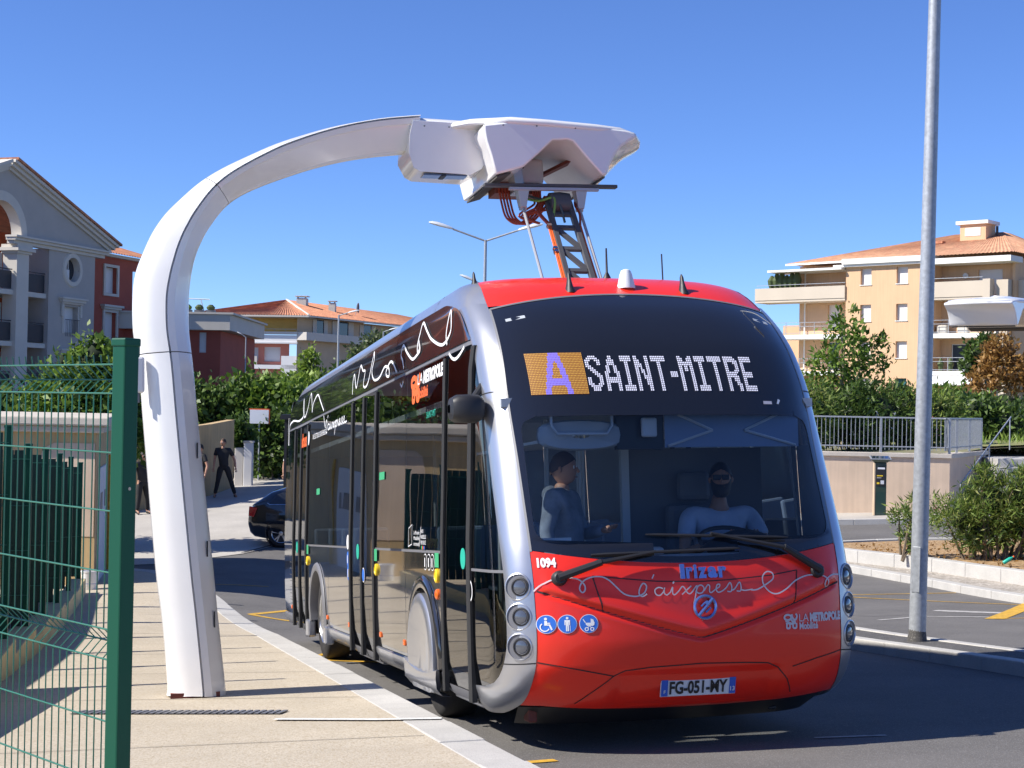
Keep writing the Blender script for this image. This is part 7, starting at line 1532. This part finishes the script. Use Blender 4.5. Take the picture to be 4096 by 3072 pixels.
# in the bus
drv = dict(pelvis=(0, .08, .98), chest=(0, .06, 1.32), neck=(0, .04, 1.54), head=(0, .0, 1.83), hipl=(.10, .04, .96), kneel=(.16, -.38, .98), ankl=(.16, -.45, .55), toel=(.16, -.58, .50), hipr=(-.10, .04, .96), kneer=(-.16, -.38, .98), ankr=(-.16, -.45, .55), toer=(-.16, -.58, .50), shol=(.225, .05, 1.50), elbl=(.34, -.10, 1.26), wril=(.16, -.31, 1.36), shor=(-.225, .05, 1.50), elbr=(-.34, -.10, 1.26), wrir=(-.16, -.31, 1.36))
drv['chest'] = (0, .05, 1.42); drv['neck'] = (0, .03, 1.645); drv['head'] = (0, -.015, 1.80); drv['shol'] = (.235, .04, 1.555); drv['shor'] = (-.235, .04, 1.555)
dr_ = person(BUSM @ Matrix.Translation((.60, .98, .0)), drv, ('cloth_blue', 'cloth_navy'), 'bearded bus driver in a pale blue shirt and sunglasses', 'hair_dark', 'skin_tan', True, True, headturn=-.35)
ps = {k: (v[0], v[1], v[2] + .40) for k, v in stand(.06, 0, 1.60).items()}; ps['wril'] = (.12, -.26, 1.45); ps['elbl'] = (.27, -.05, 1.42)
person(BUSM @ Matrix.Translation((-.60, .98, .0)) @ Matrix.Rotation(.95, 4, 'Z'), ps, ('cloth_grey', 'cloth_navy'), 'passenger in a grey hooded top standing inside the bus door', 'hair_brown', 'skin', sleeves='long', hood=True)
# ------------------------------------------------------------------ black car beyond the bus
mat('car_black', (.012, .012, .016), .12, coat=1.0); mat('tail_red', (.45, .02, .02), .2, coat=.8)
car = empty('black_car', mat=Matrix.Translation((-6.05, 37.0, H(-4.5, 37.5) + .0)) @ Matrix.Rotation(math.radians(-1.5), 4, 'Y') @ Matrix.Rotation(.03, 4, 'Z'), label='black hatchback waiting behind the bus, its rear half showing', cat='car')
stn = [(0, .50, .62, .70), (.04, .36, .92, .78), (.15, .26, .98, .84), (.45, .20, 1.03, .88), (1.0, .19, 1.0, .90), (2.0, .19, .96, .90), (3.0, .19, .92, .90), (3.7, .22, .82, .86), (4.1, .30, .70, .76), (4.22, .40, .55, .6)]
rows = []
for x_, z0, z1, hw in stn:
    zc = z0 + (z1 - z0) * .45; rows.append([(x_, .9 - hw * k, z) for k, z in ((1 * .82, z0), (.96, z0 + .08), (1.0, zc), (.985, z0 + (z1 - z0) * .75), (.94, z1 - .02), (.80, z1), (0, z1 + .01))] + [(x_, .9 + hw * k, z) for k, z in ((.80, z1), (.94, z1 - .02), (.985, z0 + (z1 - z0) * .75), (1.0, zc), (.96, z0 + .08), (.82, z0))])
mb = MB(); mb.grid(rows, close_u=True); mb.add(rows[0], [tuple(range(13))]); mb.add(rows[-1], [tuple(range(13))]); mb.build('body', 'car_black', car, smooth=True, angle=50)
cab = [(.12, .98, 1.0, .80, .80), (.55, .98, 1.28, .80, .68), (1.1, .98, 1.43, .80, .62), (1.9, .96, 1.46, .80, .62), (2.6, .93, 1.32, .80, .68), (3.2, .90, .95, .80, .78)]
rows = [[(x_, .9 - w0_, z0), (x_, .9 - (w0_ * .5 + w1_ * .5) - .02, (z0 + z1) / 2), (x_, .9 - w1_, z1 - .03), (x_, .9 - w1_ * .8, z1), (x_, .9, z1 + .015), (x_, .9 + w1_ * .8, z1), (x_, .9 + w1_, z1 - .03), (x_, .9 + (w0_ * .5 + w1_ * .5) + .02, (z0 + z1) / 2), (x_, .9 + w0_, z0)] for x_, z0, z1, w0_, w1_ in cab]
MB().grid(rows).build('cabin', 'car_black', car, smooth=True, angle=60)
for pts in ([(.50, 1.02), (.66, 1.22), (.98, 1.33), (.98, 1.02)], [(1.04, 1.02), (1.04, 1.345), (1.85, 1.38), (1.85, 1.0)], [(1.91, 1.0), (1.91, 1.375), (2.45, 1.28), (2.9, 1.0)]):
    f = lambda x_, z_: (x_, .9 - (.82 - (z_ - .98) * .36) - .012, z_); w_ = MB().add([f(*p_) for p_ in pts], [tuple(range(len(pts)))]).build('side_window', 'pane_dark', car)
MB().tube([(.46, .07, 1.04), (.52, .075, 1.0), (1.9, .07, .985), (2.95, .065, .975)], .012, 6).build('chrome_trim', 'chrome', car, smooth=True)
MB().tube([(1.0, .062, .86), (1.2, .058, .86)], .014, 6).build('door_handle', 'chrome', car); MB().hexa([(.015, .14, .74), (.14, .02, .72), (.16, .04, .72), (.03, .2, .74), (.03, .16, .96), (.22, .045, .93), (.24, .06, .93), (.05, .22, .96)]).build('tail_light', 'tail_red', car, bevel=.01)
MB().box(.9, 2.9, -.012, .0, .28, .34).build('sill_trim', 'chrome', car)
for x_ in (.78, 3.35):
    for yy, sg in ((.06, 1), (1.74, -1)):
        wh = bpy.data.objects.new('wheel', None); link(wh, car); wh.location = (x_, yy, .33); wh.rotation_euler = (0, 0, 0 if sg > 0 else math.pi)
        MB().lathe([(.23, -.01), (.25, -.025), (.30, -.02), (.325, .01), (.33, .06), (.33, .16), (.30, .2), (.2, .2)], axis='y', n=28, caps=False).build('tyre', 'tyre', wh, smooth=True)
        MB().lathe([(.232, -.012), (.222, -.018), (.21, .0), (.2, .09), (.05, .10)], axis='y', n=24).build('rim', 'black_plastic', wh, smooth=True)
        for k in range(5):
            t = 2 * math.pi * k / 5 + .3
            for dt in (-.16, .16): MB().bar((.05 * math.cos(t), -.012, .05 * math.sin(t)), (.215 * math.cos(t + dt), -.012, .215 * math.sin(t + dt)), .03, .02, (0, 1, 0)).build('spoke', 'alu', wh)
        MB().lathe([(.055, -.02), (.05, -.03), (.01, -.034)], axis='y', n=12).build('hub', 'alu', wh, smooth=True); MB().lathe([(.225, -.022), (.217, -.026), (.208, -.018)], axis='y', n=28, caps=False).build('rim_lip', 'alu', wh, smooth=True)
    MB().lathe([(.37, -.0), (.345, -.02), (.342, .06)], c=(x_, .035, .35), axis='y', n=28, caps=False).build('arch_trim', 'black_plastic', car, smooth=True)
